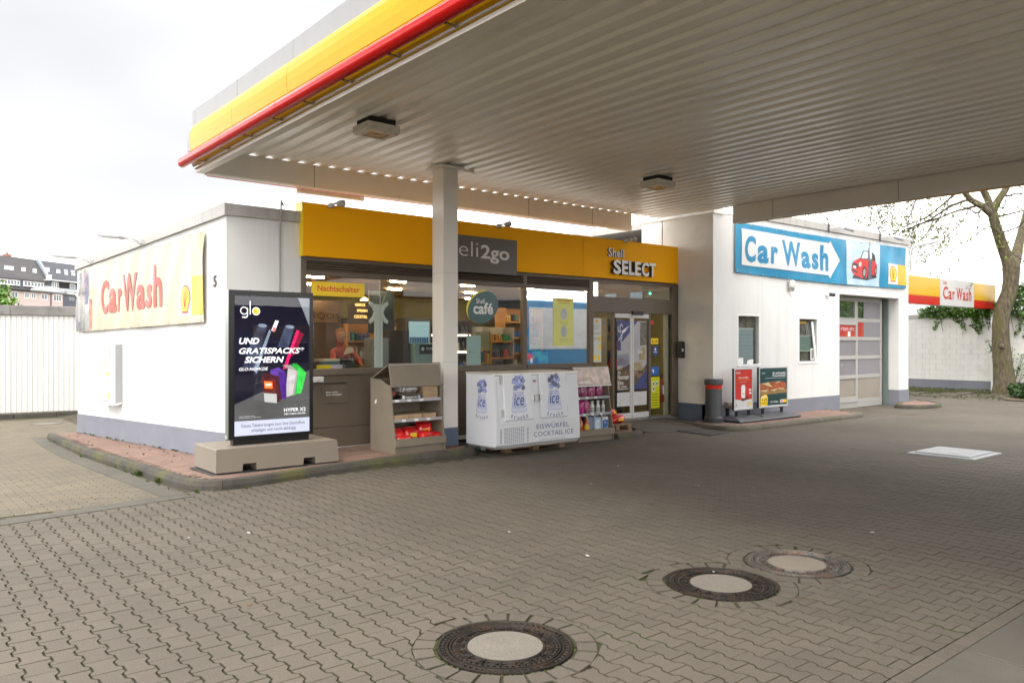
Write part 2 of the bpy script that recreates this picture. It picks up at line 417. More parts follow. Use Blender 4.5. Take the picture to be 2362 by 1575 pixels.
MANH = [(2.875, 3.565, 0.4), (4.845, 3.48, 0.42), (5.76, 3.41, 0.4)]
MR = 0.4; RING = 0.545
CU, SU = 0.7729, 0.6344
def camxy(u, v): return u * CU - v * SU, u * SU + v * CU
def seen(u, v, m=60):
    x, y = camxy(u, v)
    if y < 3.2: return False
    px = 1181 + 1805 * x / y; py = 790 + 1805 * 1.8 / y
    return -m < px < 2362 + m and py < 1575 + 90
LI_OUT = [(2.85, 18.7), (2.74, 15.0), (2.89, 12.24), (2.93, 10.7), (2.97, 9.93), (3.09, 9.6), (3.40, 9.44), (4.43, 9.70), (5.88, 9.93), (7.25, 9.93), (7.58, 10.08), (7.75, 10.45), (7.78, 11.5)]
RI_OUT = [(13.95, 11.5), (13.62, 10.6), (13.42, 9.87), (13.46, 9.5), (13.7, 9.32), (14.03, 9.26), (16.09, 9.29), (18.72, 9.31), (18.95, 9.45), (19.2, 10.5)]
def stone_outline(L, w0, w1):
    """double T paving stone, L along v, flange half width w0, waist half width w1"""
    a, b, h = 0.036, 0.062, L / 2
    e = [(w0, h), (w0, b), (w1, a), (w1, -a), (w0, -b), (w0, -h)]
    P = e + [(-x, y) for x, y in reversed(e)]
    return P
g = 0.0022
TOP = stone_outline(0.1945, 0.0825 - 0.0072, 0.0589 - 0.0072)
OUT = stone_outline(0.1985, 0.0825 - 0.0042, 0.0589 - 0.0042)
PU, PL = 0.1414, 0.2012
def clipc(x, y):
    if y < 1.929 and x < 9.6: y = 1.929
    for (cx, cy, r) in MANH:
        d = math.hypot(x - cx, y - cy)
        if d < RING:
            return cx + (x - cx) / d * RING, cy + (y - cy) / d * RING
    return x, y
stones = []
i0, i1 = int(-3 / PU), int(33 / PU)
for i in range(i0, i1):
    u = i * PU
    for j in range(int(1.4 / PL), int(12.6 / PL)):
        v = j * PL + (PL / 2 if i % 2 else 0)
        if v < 1.86 and u < 9.5: continue
        if not seen(u, v): continue
        if v > 9.30 + (u - 1) * 0.12 and u < 2.8: continue
        if v > 9.75 and u < 7.6: continue
        if v > 11.4 and u < 22.5: continue
        if inpoly(u, v, RI_OUT + [(13.95, 10.6)]) and v > 9.55: continue
        if 12.96 < u < 14.15 and 4.74 < v < 5.74: continue
        x, y = camxy(u, v)
        if y > 33: continue
        if any(math.hypot(u - c[0], v - c[1]) < RING - 0.06 for c in MANH): continue
        stones.append((y, u, v, i, j))
stones.sort()
tops_me = {}
def stone_mesh(var):
    rr = random.Random(var)
    mbs = MB()
    n = 12
    t = [(x, y, 0.0) for x, y in TOP]; o = [(x, y, -0.0035) for x, y in OUT]; bq = [(x, y, -0.02) for x, y in OUT]
    fs = [tuple(range(n))[::-1]]
    for k in range(n):
        q = (k + 1) % n
        fs += [(k, q, n + q, n + k), (n + k, n + q, 2 * n + q, 2 * n + k)]
    me = bpy.data.meshes.new('paver'); me.from_pydata(t + o + bq, [], fs); me.materials.append(PAV); me.materials.append(SAND)
    me.polygons.foreach_set('material_index', [0] + [1] * (len(fs) - 1)); me.update()
    return me
sm = stone_mesh(1)
near, rest = [], []
for s in stones:
    (y, u, v, i, j) = s
    touched = any(math.hypot(u - c[0], v - c[1]) < RING + 0.14 for c in MANH) or v < 2.06
    if len(near) < 300 and not touched and seen(u, v, 10): near.append(s)
    else: rest.append((s, touched))
rs = random.Random(3)
for (y, u, v, i, j) in near:
    ob = bpy.data.objects.new('paver', sm); COL.objects.link(ob); ob.parent = forecourt
    ob.location = (u, v, G(u, v) + rs.uniform(-0.0014, 0.0012))
    ob.rotation_euler = (rs.gauss(0, 0.004), rs.gauss(0, 0.004), rs.gauss(0, 0.004))
V, F_, MI = [], [], []
for (s, touched) in rest:
    (y, u, v, i, j) = s; k = len(V); n = 12
    z = G(u, v) + rs.uniform(-0.0014, 0.0012); ta, tb, tc = rs.gauss(0, 0.004), rs.gauss(0, 0.004), rs.gauss(0, 0.005)
    def tr(x, yy, dz):
        X, Y = u + x - yy * tc, v + yy + x * tc
        if touched: X, Y = clipc(X, Y)
        return (X, Y, z + dz + ta * x + tb * yy)
    if y < 12:
        V += [tr(a, b, 0) for a, b in TOP] + [tr(a, b, -0.0035) for a, b in OUT] + [tr(a, b, -0.02) for a, b in OUT]
        F_.append(tuple(range(k, k + n))[::-1])
        for q0 in range(n):
            q = (q0 + 1) % n
            F_ += [(k + q0, k + q, k + n + q, k + n + q0), (k + n + q0, k + n + q, k + 2 * n + q, k + 2 * n + q0)]
        MI += [0] + [1] * 24
    else:
        V += [tr(a, b, 0) for a, b in TOP]; F_.append(tuple(range(k, k + n))[::-1]); MI.append(0)
me = bpy.data.meshes.new('paver'); me.from_pydata(V, [], F_); me.materials.append(PAV); me.materials.append(SAND); me.polygons.foreach_set('material_index', MI); me.update()
ob = bpy.data.objects.new('paver', me); COL.objects.link(ob); ob.parent = forecourt; ob['kind'] = 'stuff'

# border course and concrete slabs of the pump island side (near right corner)
mb0 = None
u = 3.2
while u < 9.4:
    mb = MB(); mb.box(u + .003, u + .157, 1.838, 1.925, G(u, 1.9) - .02, G(u, 1.9) + rs.uniform(-.001, .001), 0.004); mb.build('border_stone', PAV, forecourt); u += 0.16
slab = MB(); slab.box(4.883, 9.5, 0.2, 1.832, -0.02, 0.001, 0.003)
pump_apron = slab.build('pump_apron', CONC, kind='structure')
mb = MB(); mb.box(3.0, 4.875, 0.2, 1.832, -0.02, 0.000, 0.003); mb.build('slab', CONC, pump_apron)

# rings of small cut stones round the manholes
def ring_stones(cx, cy, seed):
    r = random.Random(seed); n = 22
    for k in range(n):
        a0 = 2 * math.pi * (k + 0.04) / n; a1 = 2 * math.pi * (k + 0.90 + r.uniform(-.05, .06)) / n
        ri, ro = 0.412 + r.uniform(0, .01), 0.535
        ro2 = ri + (ro - ri)
        w = (a1 - a0) * ri * 0.98
        am = (a0 + a1) / 2
        F = Frame((cx, cy, G(cx, cy)), (math.cos(am), math.sin(am), 0), (-math.sin(am), math.cos(am), 0))
        mb = MB(); z = r.uniform(-.001, .0015)
        P = [(ri, -w / 2), (ro, -w / 2 * 1.26), (ro, w / 2 * 1.26), (ri, w / 2)]
        mb.poly(F, P, -.02, z)
        mb.build('ring_stone', PAV, forecourt)
for q, c in enumerate(MANH):
    if q == 2: 
        pass
    ring_stones(c[0], c[1], q)

# ---------------------------------------------------------------- manhole covers
IRON = M('rusty_cast_iron', (0.028, 0.022, 0.018), 0.55, metal=0.55, var=0.3, vscale=14, bump=0.5, bscale=120, dirt=(0.075, 0.038, 0.02), dscale=7, dpos=(0.5, 0.72), damt=0.8)
IRONW = M('worn_cast_iron', (0.12, 0.105, 0.09), 0.45, metal=0.6, var=0.3, vscale=14, bump=0.4, bscale=120, dirt=(0.17, 0.08, 0.04), dscale=6, dpos=(0.5, 0.7), damt=0.8)
INSERT = M('concrete_insert', (0.165, 0.147, 0.122), 0.85, var=0.07, vscale=6, speck=0.35, sscale=170, bump=0.3, bscale=200)
def manhole(cx, cy, label, iron, insm, rot=0.0):
    z = G(cx, cy)
    t = thing('manhole_cover', (cx, cy, z), label, 'manhole cover', 'round manhole covers in the forecourt')
    fr = MB(); fr.lathe((cx, cy, z), [(0.398, -.03), (0.398, .004), (0.385, .006), (0.378, -.006), (0.352, -.006), (0.348, .003), (0.338, .003), (0.332, -.012)], 64, False)
    for k in range(60):
        a = 2 * math.pi * k / 60
        if k % 15 in (0, 1): continue
        F = Frame((cx, cy, z), (math.cos(a), math.sin(a), 0), (-math.sin(a), math.cos(a), 0))
        fr.fbox(F, .354, .378, -.009, .009, -.008, .003, .003)
    fr.build('frame', iron, t)
    cv = MB(); cv.lathe((cx, cy, z), [(0.328, -.03), (0.328, .002), (0.318, .003), (0.312, -.009), (0.238, -.009), (0.233, .003), (0.224, .003), (0.222, -.03)], 64, False)
    for k in range(54):
        a = 2 * math.pi * (k + .5) / 54 + rot
        F = Frame((cx, cy, z), (math.cos(a), math.sin(a), 0), (-math.sin(a), math.cos(a), 0))
        cv.fbox(F, .294, .311, -.011, .011, -.010, .002, .004)
    for k in range(16):
        a = 2 * math.pi * k / 16 + rot
        F = Frame((cx, cy, z), (math.cos(a), math.sin(a), 0), (-math.sin(a), math.cos(a), 0))
        cv.fbox(F, .236, .290, -.004, .004, -.010, .002, .001)
        a += math.pi / 16
        F = Frame((cx, cy, z), (math.cos(a), math.sin(a), 0), (-math.sin(a), math.cos(a), 0))
        cv.fbox(F, .276, .284, -.034, .034, -.010, .001, .002)
        for s in (-1, 1):
            cv.fbox(F, .244, .256, s * .030 - .006, s * .030 + .006, -.010, .001, .003)
    cv.lathe((cx, cy, z), [(0.288, -.010), (0.290, .001), (0.294, .001), (0.294, -.010)], 64, False)
    cover = cv.build('cover', iron, t)
    ho = MB()
    for k in range(16):
        a = 2 * math.pi * (k + .5) / 16 + rot
        ho.lathe((cx + .254 * math.cos(a), cy + .254 * math.sin(a), z - .0085), [(0.0135, 0), (0.0, .0006)], 10)
    ho.build('vent_hole', DARK, cover, kind='stuff')
    ins = MB(); ins.lathe((cx, cy, z), [(0.2215, -.02), (0.2215, .001), (0.0, .002)], 64, False)
    ins.build('concrete_insert', insm, t)
    return t
manhole(MANH[0][0], MANH[0][1], 'nearest round manhole cover, dark rusty iron ring with pale concrete centre', IRON, INSERT)
manhole(MANH[1][0], MANH[1][1], 'rusty round manhole cover with pale centre, touching the duller one behind it', IRON, INSERT, .3)
manhole(MANH[2][0], MANH[2][1], 'dull worn manhole cover furthest right of the three, brown centre', IRONW, M('brown_insert', (0.21, 0.18, 0.145), 0.85, var=0.1, speck=0.2), .1)
# moss round the manholes
mb = MB(); rm = random.Random(5)
for c in MANH[:2]:
    for k in range(90):
        a = rm.uniform(math.pi * .72, math.pi * 1.55) if rm.random() < .8 else rm.uniform(0, 6.28)
        r = 0.402 + rm.uniform(0, .016); 
        mb.lathe((c[0] + r * math.cos(a), c[1] + r * math.sin(a), G(*c[:2]) - .012), [(rm.uniform(.006, .014), 0), (.006, .010), (0, rm.uniform(.010, .014))], 6)
mb.build('moss', MOSS, kind='stuff', label='green moss in the gaps round the two nearest manhole covers', category='moss')

# ---------------------------------------------------------------- side yard of rectangular pavers, gutter, kerbs
mb = MB(); mb.add([(x, y, G(x, y) - .006) for y in np.arange(9.0, 26.1, 1) for x in np.arange(-6, 6.1, 1)], [(j * 13 + i, j * 13 + i + 1, (j + 1) * 13 + i + 1, (j + 1) * 13 + i) for j in range(17) for i in range(12)])
side_yard = mb.build('side_yard', SAND, kind='structure')
bricks = []
for i in range(-30, 60):
    for j in range(0, 160):
        u = -2.0 + i * 0.105; v = 9.2 + j * 0.1 ; 
        # 21 x 10.5 cm bricks laid lengthwise across, half bond
        if i % 2: continue
        uu = u + (0.105 if j % 2 else 0)
        if not seen(uu, v, 30): continue
        if v < 9.42 + (uu - 1) * 0.06: continue
        if uu > 2.62 and v < 19.2: continue
        if v > 24.1: continue
        if inpoly(uu, v, LI_OUT + [(4.2, 11.5), (3.4, 18.7)]): continue
        if uu > 3.1 and v < 19.0: continue
        x, y = camxy(uu, v); bricks.append((y, uu, v))
bricks.sort()
bm0 = MB(); bm0.fbox(Frame((0, 0, 0), (1, 0, 0), (0, 1, 0)), -.1022, .1022, -.0475, .0475, -.02, 0, .003)
V, F_ = [], []
me0 = None
for q, (y, u, v) in enumerate(bricks):
    z = G(u, v) + rs.uniform(-.001, .001)
    if q < 300:
        if me0 is None:
            me0 = bpy.data.meshes.new('paver'); me0.from_pydata(bm0.v, [], bm0.f); me0.materials.append(BRICKP); me0.update()
        ob = bpy.data.objects.new('paver', me0); COL.objects.link(ob); ob.parent = side_yard; ob.location = (u, v, z); ob.rotation_euler = (0, 0, rs.gauss(0, .008))
    else:
        k = len(V); V += [(u + x, v + yy, z) for x, yy in ((-.102, -.0475), (.102, -.0475), (.102, .0475), (-.102, .0475))]; F_.append((k, k + 1, k + 2, k + 3))
me = bpy.data.meshes.new('paver'); me.from_pydata(V, [], F_); me.materials.append(BRICKP); me.update()
ob = bpy.data.objects.new('paver', me); COL.objects.link(ob); ob.parent = side_yard; ob['kind'] = 'stuff'
# grass tufts in the joints
mb = MB(); rg = random.Random(11)
GR = M('joint_grass', (0.055, 0.085, 0.012), 0.8, var=0.4, vscale=20)
def tuft(mb, u, v, z, s, n, r):
    for _ in range(n):
        a = r.uniform(0, 6.28); l = s * r.uniform(.5, 1.2); w = s * .16
        x, y = u + r.uniform(-.4, .4) * s, v + r.uniform(-.4, .4) * s
        dx, dy = math.cos(a) * l * .6, math.sin(a) * l * .6
        mb.add([(x - w * math.sin(a), y + w * math.cos(a), z), (x + w * math.sin(a), y - w * math.cos(a), z), (x + dx, y + dy, z + l)], [(0, 1, 2)])
for q, (y, u, v) in enumerate(bricks):
    if rg.random() < (0.42 if y < 11.5 else 0.2) * (1.0 if noise.noise(Vector((u * .7, v * .5, 3))) > -.25 else .25):
        tuft(mb, u + .104, v + rg.uniform(-.03, .03), G(u, v) - .006, .016, 5, rg)
for k in range(60):
    s = rg.uniform(0, 1); u = 2.84 - .02 + rg.gauss(0, .02); v = 10 + 8.5 * s
    tuft(mb, u, v, G(u, v) - .004, rg.uniform(.015, .05), 9, rg)
for (u, v, s) in ((2.86, 11.6, .09), (2.88, 10.75, .07), (2.9, 12.4, .05), (3.0, 9.55, .05), (3.55, 9.42, .03), (2.72, 14.6, .05)):
    tuft(mb, u, v, G(u, v), s, 40, rg)
for k in range(70):
    v = rg.uniform(10.6, 18.4); f = (v - 11.5) / 7.1; uw = 4.03 - .63 * f - .03; u = rg.choice([uw, uw, rg.uniform(uw - .7, uw)])
    tuft(mb, u, v, G(u, v) + .118, rg.uniform(.012, .035), 10, rg)
tuft(mb, 3.93, 11.95, G(3.9, 11.9) + .12, .10, 60, rg)
mb.build('joint_grass', GR, kind='stuff', label='small green tufts in the joints of the side yard paving', category='grass')

# gutter strip between forecourt and side yard
mb = MB()
def strip(mb, P, w, h, z0=-0.03, seg=1.0):
    pass
ga, gb = Vector((-1.5, 8.72)), Vector((2.86, 9.44))
gd = (gb - ga).normalized(); gn = Vector((-gd.y, gd.x))
L = (gb - ga).length; k = 0; s = 0
gut = None
while s < L:
    e = min(s + .5, L); a = ga + gd * (s + .003); b = ga + gd * (e - .003)
    mb = MB(); P = [a + gn * -.13, b + gn * -.13, b + gn * .13, a + gn * .13]
    zz = [G(p.x, p.y) for p in P]
    mb.add([(p.x, p.y, z + .006) for p, z in zip(P, zz)] + [(p.x, p.y, z - .03) for p, z in zip(P, zz)], [(0, 1, 2, 3), (4, 5, 1, 0), (5, 6, 2, 1), (6, 7, 3, 2), (7, 4, 0, 3)])
    if gut is None: gut = mb.build('gutter', CONC, kind='structure')
    else: mb.build('gutter_stone', CONC, gut)
    s = e
P = [(2.60, 9.5), (2.56, 10.9), (2.50, 13), (2.45, 15.5), (2.62, 18.9)]
for a, b in zip(smooth_path(P, 1)[:-1], smooth_path(P, 1)[1:]):
    mb = MB(); Q = [(a[0], a[1]), (a[0] + .28, a[1]), (b[0] + .28, b[1] - .006), (b[0], b[1] - .006)]
    mb.add([(x, y, G(x, y) + .007) for x, y in Q] + [(x, y, G(x, y) - .03) for x, y in Q], [(0, 1, 2, 3), (4, 5, 1, 0), (5, 6, 2, 1), (6, 7, 3, 2), (7, 4, 0, 3)])
    mb.build('gutter_stone', CONC, gut)

def kerb_run(parent, path, stones_, w, h, mat, side=1, batter=0.02, name='kerb_stone'):
    """path: dense outer line; stones_: list of index pairs. side: +1 interior on the left of the walking direction"""
    P = [Vector(p) for p in path]; N = []
    for i in range(len(P)):
        d = (P[min(i + 1, len(P) - 1)] - P[max(i - 1, 0)]).normalized(); N.append(Vector((-d.y, d.x)) * side)
    for (a, b) in stones_:
        pts = []
        idx = list(range(a, b + 1))
        rows = []
        for q, i in enumerate(idx):
            p = P[i].copy(); 
            if q == 0 and i + 1 < len(P): p = p + (P[i + 1] - P[i]).normalized() * .003
            if q == len(idx) - 1: p = p + (P[i - 1] - P[i]).normalized() * .003
            n = N[i]; g0 = G(p.x, p.y)
            prof = [(0, -.05), (0, h * .45), (batter, h - .012), (batter + .014, h), (w, h), (w, -.05)]
            rows.append([(p.x + n.x * o, p.y + n.y * o, g0 + z) for o, z in prof])
        mb = MB(); m = 6; vs = [v for r in rows for v in r]; fs = []
        for q in range(len(rows) - 1):
            for k in range(m):
                k2 = (k + 1) % m
                f = (q * m + k, (q + 1) * m + k, (q + 1) * m + k2, q * m + k2)
                fs.append(f if side > 0 else f[::-1])
        fs += [tuple(range(m)), tuple(range(len(vs) - m, len(vs)))[::-1]]
        mb.add(vs, fs); mb.build(name, mat, parent)
def resample(path, st):
    Q = [path[0]]; 
    for a, b in zip(path[:-1], path[1:]):
        n = max(1, int(round(math.hypot(b[0] - a[0], b[1] - a[1]) / st)))
        Q += [(a[0] + (b[0] - a[0]) * k / n, a[1] + (b[1] - a[1]) * k / n) for k in range(1, n + 1)]
    return Q
def groups(path, L):
    out = []; a = 0; acc = 0
    for i in range(1, len(path)):
        acc += math.hypot(path[i][0] - path[i - 1][0], path[i][1] - path[i - 1][1])
        if acc >= L: out.append((a, i)); a = i; acc = 0
    if a < len(path) - 1: out.append((a, len(path) - 1))
    return out
def brick_field(parent, poly, zoff, mat, along_u=True, name='brick', limit=300, inset=0.05):
    us = [p[0] for p in poly]; vs_ = [p[1] for p in poly]; L_, W_ = 0.2, 0.1; out = []
    for j in range(int((max(vs_) - min(vs_)) / W_) + 2):
        for i in range(int((max(us) - min(us)) / L_) + 3):
            u = min(us) + i * L_ - (L_ / 2 if j % 2 else 0); v = min(vs_) + j * W_
            if all(inpoly(u + dx, v + dy, poly) for dx in (-.09, .09) for dy in (-.045, .045)):
                out.append((camxy(u, v)[1], u, v))
    out.sort(); bm_ = None; V, F_ = [], []
    for q, (y, u, v) in enumerate(out):
        z = G(u, v) + zoff + rs.uniform(-.0015, .0015)
        if q < limit:
            if bm_ is None:
                m_ = MB(); m_.fbox(Frame((0, 0, 0), (1, 0, 0), (0, 1, 0)), -.0975, .0975, -.0475, .0475, -.02, 0, .003)
                bm_ = bpy.data.meshes.new(name); bm_.from_pydata(m_.v, [], m_.f); bm_.materials.append(mat); bm_.update()
            ob = bpy.data.objects.new(name, bm_); COL.objects.link(ob); ob.parent = parent; ob.location = Vector((u, v, z)) - WP(parent); ob.rotation_euler = (0, 0, rs.gauss(0, .006))
        else:
            k = len(V); V += [(u + x, v + yy, z) for x, yy in ((-.0975, -.0475), (.0975, -.0475), (.0975, .0475), (-.0975, .0475))]; F_.append((k, k + 1, k + 2, k + 3))
    if V:
        m_ = bpy.data.meshes.new(name); o = WP(parent); m_.from_pydata([(a - o.x, b - o.y, c - o.z) for a, b, c in V], [], F_); m_.materials.append(mat); m_.update()
        ob = bpy.data.objects.new(name, m_); COL.objects.link(ob); ob.parent = parent; ob['kind'] = 'stuff'
def island(name, outline, h, bed_poly, kerbm, w=.13, st=.2, klen=.95, batter=.02, side=1):
    poly = bed_poly
    us = [p[0] for p in poly]; vs_ = [p[1] for p in poly]
    mb = MB(); cells = []
    xs = np.arange(min(us), max(us) + .2, .2); ys = np.arange(min(vs_), max(vs_) + .2, .2)
    idx = {}; V = []; F_ = []
    def gi(i, j):
        if (i, j) not in idx: idx[(i, j)] = len(V); V.append((xs[i], ys[j], G(xs[i], ys[j]) + h - .012))
        return idx[(i, j)]
    for i in range(len(xs) - 1):
        for j in range(len(ys) - 1):
            if inpoly(xs[i] + .1, ys[j] + .1, poly) and all(inpoly(xs[i] + a, ys[j] + b, outline_closed(outline, poly)) for a in (0, .2) for b in (0, .2)): F_.append((gi(i, j), gi(i + 1, j), gi(i + 1, j + 1), gi(i, j + 1)))
    mb.add(V, F_); isl = mb.build(name, SAND, kind='structure')
    path = resample(smooth_path(outline, 2), st)
    kerb_run(isl, path, groups(path, klen), w, h, kerbm, side=side, batter=batter)
    brick_field(isl, poly, h - .004, REDB)
    return isl
def outline_closed(o, poly): return poly
LPOLY = [(2.93, 18.6), (2.82, 15.0), (2.97, 12.24), (3.01, 10.7), (3.05, 9.98), (3.17, 9.68), (3.42, 9.53), (4.43, 9.79), (5.88, 10.02), (7.2, 10.02), (7.5, 10.15), (7.66, 10.5), (7.68, 11.6), (4.1, 11.6), (3.46, 18.7)]
island('pavement', LI_OUT, .12, LPOLY, KERB)
RPOLY = [(14.0, 11.0), (13.72, 10.6), (13.53, 9.87), (13.57, 9.58), (13.8, 9.42), (14.03, 9.36), (16.09, 9.39), (18.7, 9.41), (18.85, 9.5), (19.15, 10.55), (14.3, 10.55)]
island('pavement', RI_OUT, .10, RPOLY, KERB2)
SI = [(23.3, 10.5), (22.3, 10.25), (22.1, 9.95), (22.25, 9.55), (22.9, 9.38), (23.6, 9.42), (24.4, 9.9), (24.6, 10.5)]
island('pavement', SI, .10, [(23.2, 10.52), (22.4, 10.2), (22.25, 9.95), (22.4, 9.65), (22.95, 9.5), (23.6, 9.55), (24.2, 9.95), (24.4, 10.52)], KERB)
DI = [(10.75, 9.98), (11.2, 10.0), (11.6, 10.12), (11.9, 10.4), (12.0, 10.8), (12.0, 11.45)]
island('pavement', DI, .10, [(10.75, 10.1), (11.2, 10.1), (11.55, 10.22), (11.8, 10.45), (11.9, 10.8), (11.9, 11.45), (10.75, 11.45)], KERB)
# concrete patch under and behind the freezer, smooth floor of the entrance
mb = MB(); mb.add([(u, v, G(u, v) + .006) for u, v in ((7.8, 9.86), (10.72, 9.98), (10.72, 11.48), (7.8, 11.48))], [(0, 1, 2, 3)])
for a, b, c, d in ((7.8, 9.84, 10.72, 9.96),): pass
mb.build('service_strip', CONC, kind='structure')
mb = MB(); mb.add([(12.02, 10.3, G(12, 10.3) + .006), (13.5, 9.9, G(13.5, 10) + .006), (13.95, 11.0, .06), (13.95, 11.48, .075), (12.02, 11.48, .075)], [(0, 1, 2, 3, 4)])
mb.build('entrance_ramp', CONC, kind='structure')
MAT = M('rubber_mat', (0.045, 0.042, 0.04), 0.85, var=0.2, vscale=5, bump=0.4, bscale=150)
mb = MB(); mb.poly(Frame((0, 0, -.035), (1, 0, 0), (0, 1, 0)), [(12.55, 9.25), (13.36, 9.38), (13.38, 10.0), (13.55, 10.7), (13.2, 10.95), (12.75, 10.6)], 0, .018)
mb.build('ramp_mat', MAT, origin=(13, 10, 0), label='dark rubber ramp mat lying against the kerb corner by the pier', category='mat')

# square steel inspection hatch
z = G(13.5, 5.2)
t = thing('inspection_hatch', (13.55, 5.24, z), 'white chequer plate hatch set in the paving on the right', 'hatch')
HW = M('white_steel_hatch', (0.36, 0.37, 0.385), 0.35, metal=0.35, var=0.1, vscale=5, bump=0.5, bscale=70)
mb = MB(); mb.box(12.94, 14.18, 4.66, 5.84, z - .03, z + .002); mb.build('surround', CONC, t)
mb = MB(); mb.box(12.97, 14.10, 4.74, 5.73, z + .0, z + .018, .006); mb.build('frame', HW, t)
mb = MB(); mb.box(13.06, 14.0, 4.83, 5.65, z + .018, z + .04, .006); lid = mb.build('lid', HW, t)
mb = MB()
for i in range(22):
    for j in range(19):
        x, y = 13.09 + i * .0415, 4.86 + j * .0415
        s = .012 if (i + j) % 2 else -.012
        mb.add([(x - .012, y - s, z + .0402), (x + .0, y - .003, z + .0402), (x + .012, y + s, z + .0402), (x, y + .003, z + .043)], [(0, 1, 3), (1, 2, 3), (2, 0, 3)])
mb.build('tread_pattern', HW, lid, kind='stuff')
# oval manhole in side yard
t = thing('manhole_cover', (3.45, 22.7, G(3.45, 22.7)), 'small round manhole cover in the far side yard near the white fence', 'manhole cover')
mb = MB(); mb.lathe((3.45, 22.7, G(3.45, 22.7)), [(.36, -.02), (.36, .006), (.27, .008), (.265, 0.002)], 32); mb.build('frame', IRONW, t)
mb = MB(); mb.lathe((3.45, 22.7, G(3.45, 22.7)), [(.26, 0), (.26, .006), (0, .008)], 32); mb.build('cover', INSERT, t)
# litter: paper scraps, leaves
LIT = M('litter_paper', (0.7, 0.7, 0.68), 0.7); LEAFB = M('dry_leaf', (0.12, 0.06, 0.025), 0.8, var=0.3)
rl = random.Random(21)
for k in range(16):
    u, v = rl.uniform(1.0, 9), rl.uniform(2.2, 8.5); s = rl.uniform(.010, .024)
    mb = MB(); a = rl.uniform(0, 3.1); F = Frame((u, v, G(u, v) + .002), (math.cos(a), math.sin(a), 0), (-math.sin(a), math.cos(a), .1))
    mb.poly(F, [(-s, -s * .5), (s * .8, -s * .6), (s, s * .3), (-s * .6, s * .6)], 0, .002)
    o_ = mb.build('paper_scrap' if k % 3 else 'dry_leaf', LIT if k % 3 else LEAFB, origin=(u, v, G(u, v)),
        label='tiny white paper scrap lying on the forecourt paving' if k % 3 else 'small curled brown leaf lying on the forecourt paving', category='paper scrap' if k % 3 else 'leaf', group='white scraps on the paving' if k % 3 else 'brown leaves on the paving')
# ================================================================ LEFT / SHOP BUILDING
V0 = 11.5; VC = 10.507; UP = 14.354
SA, SB = Vector((3.40, 18.6)), Vector((4.032, 11.5))
SL = (SB - SA).length
FW = Frame((SA.x, SA.y, 0), (SB.x - SA.x, SB.y - SA.y, 0), ZUP)      # left side wall, x runs from the far end to the corner
FS = Frame((0, V0, 0), (1, 0, 0), ZUP)                               # shop front, x = u
FC = Frame((0, VC, 0), (1, 0, 0), ZUP)                               # car wash front
shop = thing('shop_building', (4.03, 11.5, 0), 'white flat roofed shop with brown window front and orange fascia under the canopy', 'building')
def wall_top(s): return 3.30 + (3.63 - 3.30) * s / SL
def wall_pl(s): return 0.27 + (0.445 - 0.27) * s / SL
mb = MB(); mb.poly(FW, [(0, wall_pl(0)), (SL, wall_pl(SL)), (SL, wall_top(SL)), (0, wall_top(0))], -.3, 0); mb.build('side_wall', WHITE, shop)
mb = MB(); mb.poly(FW, [(-.01, -.3), (SL + .005, -.3), (SL + .005, wall_pl(SL)), (-.01, wall_pl(0))], -.29, .012); mb.build('plinth', PLINTH, shop)
mb = MB(); mb.fbox(FS, 4.035, 5.188, .445, 3.63, -.3, 0); mb.build('front_wall', WHITE, shop)
mb = MB(); mb.fbox(FS, 4.02, 5.19, -.3, .445, -.29, .012); mb.build('plinth', PLINTH, shop)
# coping, both directions, mitred at the corner
mb = MB(); mb.poly(FW, [(-.06, wall_top(0) - .0), (SL + .045, wall_top(SL)), (SL + .045, wall_top(SL) + .175), (-.06, wall_top(0) + .165)], -.34, .045); 
mb.build('coping', COPING, shop)
mb = MB(); mb.fbox(FS, 4.045, 5.158, 3.632, 3.803, -.34, .045, .0); mb.build('coping', COPING, shop)
for s in (1.2, 3.4, 5.6):
    mb = MB(); mb.poly(FW, [(s, wall_top(s) - .002), (s + .015, wall_top(s) - .002), (s + .015, wall_top(s) + .172), (s, wall_top(s) + .172)], .040, .0475); mb.build('coping_joint', STEEL, shop)
# back parts so that the block is a body from other sides
mb = MB(); mb.poly(Frame((0, 0, 3.2), (1, 0, 0), (0, 1, 0)), [(3.7, 18.5), (4.3, 11.85), (14.3, 11.85), (14.3, 18.5)], 0, .12); mb.build('roof', COPING, shop)
mb = MB(); mb.box(3.42, 14.3, 18.45, 18.6, -.3, 3.3); mb.build('rear_wall', WHITE, shop)
# orange fascia of three panels
for a, b in ((5.185, 8.16), (8.165, 11.23), (11.235, 14.27)):
    mb = MB(); mb.fbox(FS, a, b, 3.115, 3.945, -.12, .10, .004); mb.build('fascia_panel', FASC, shop)
mb = MB(); mb.fbox(FS, 5.16, 5.183, 3.11, 3.95, -.14, .104); mb.build('fascia_end', YEL, shop)
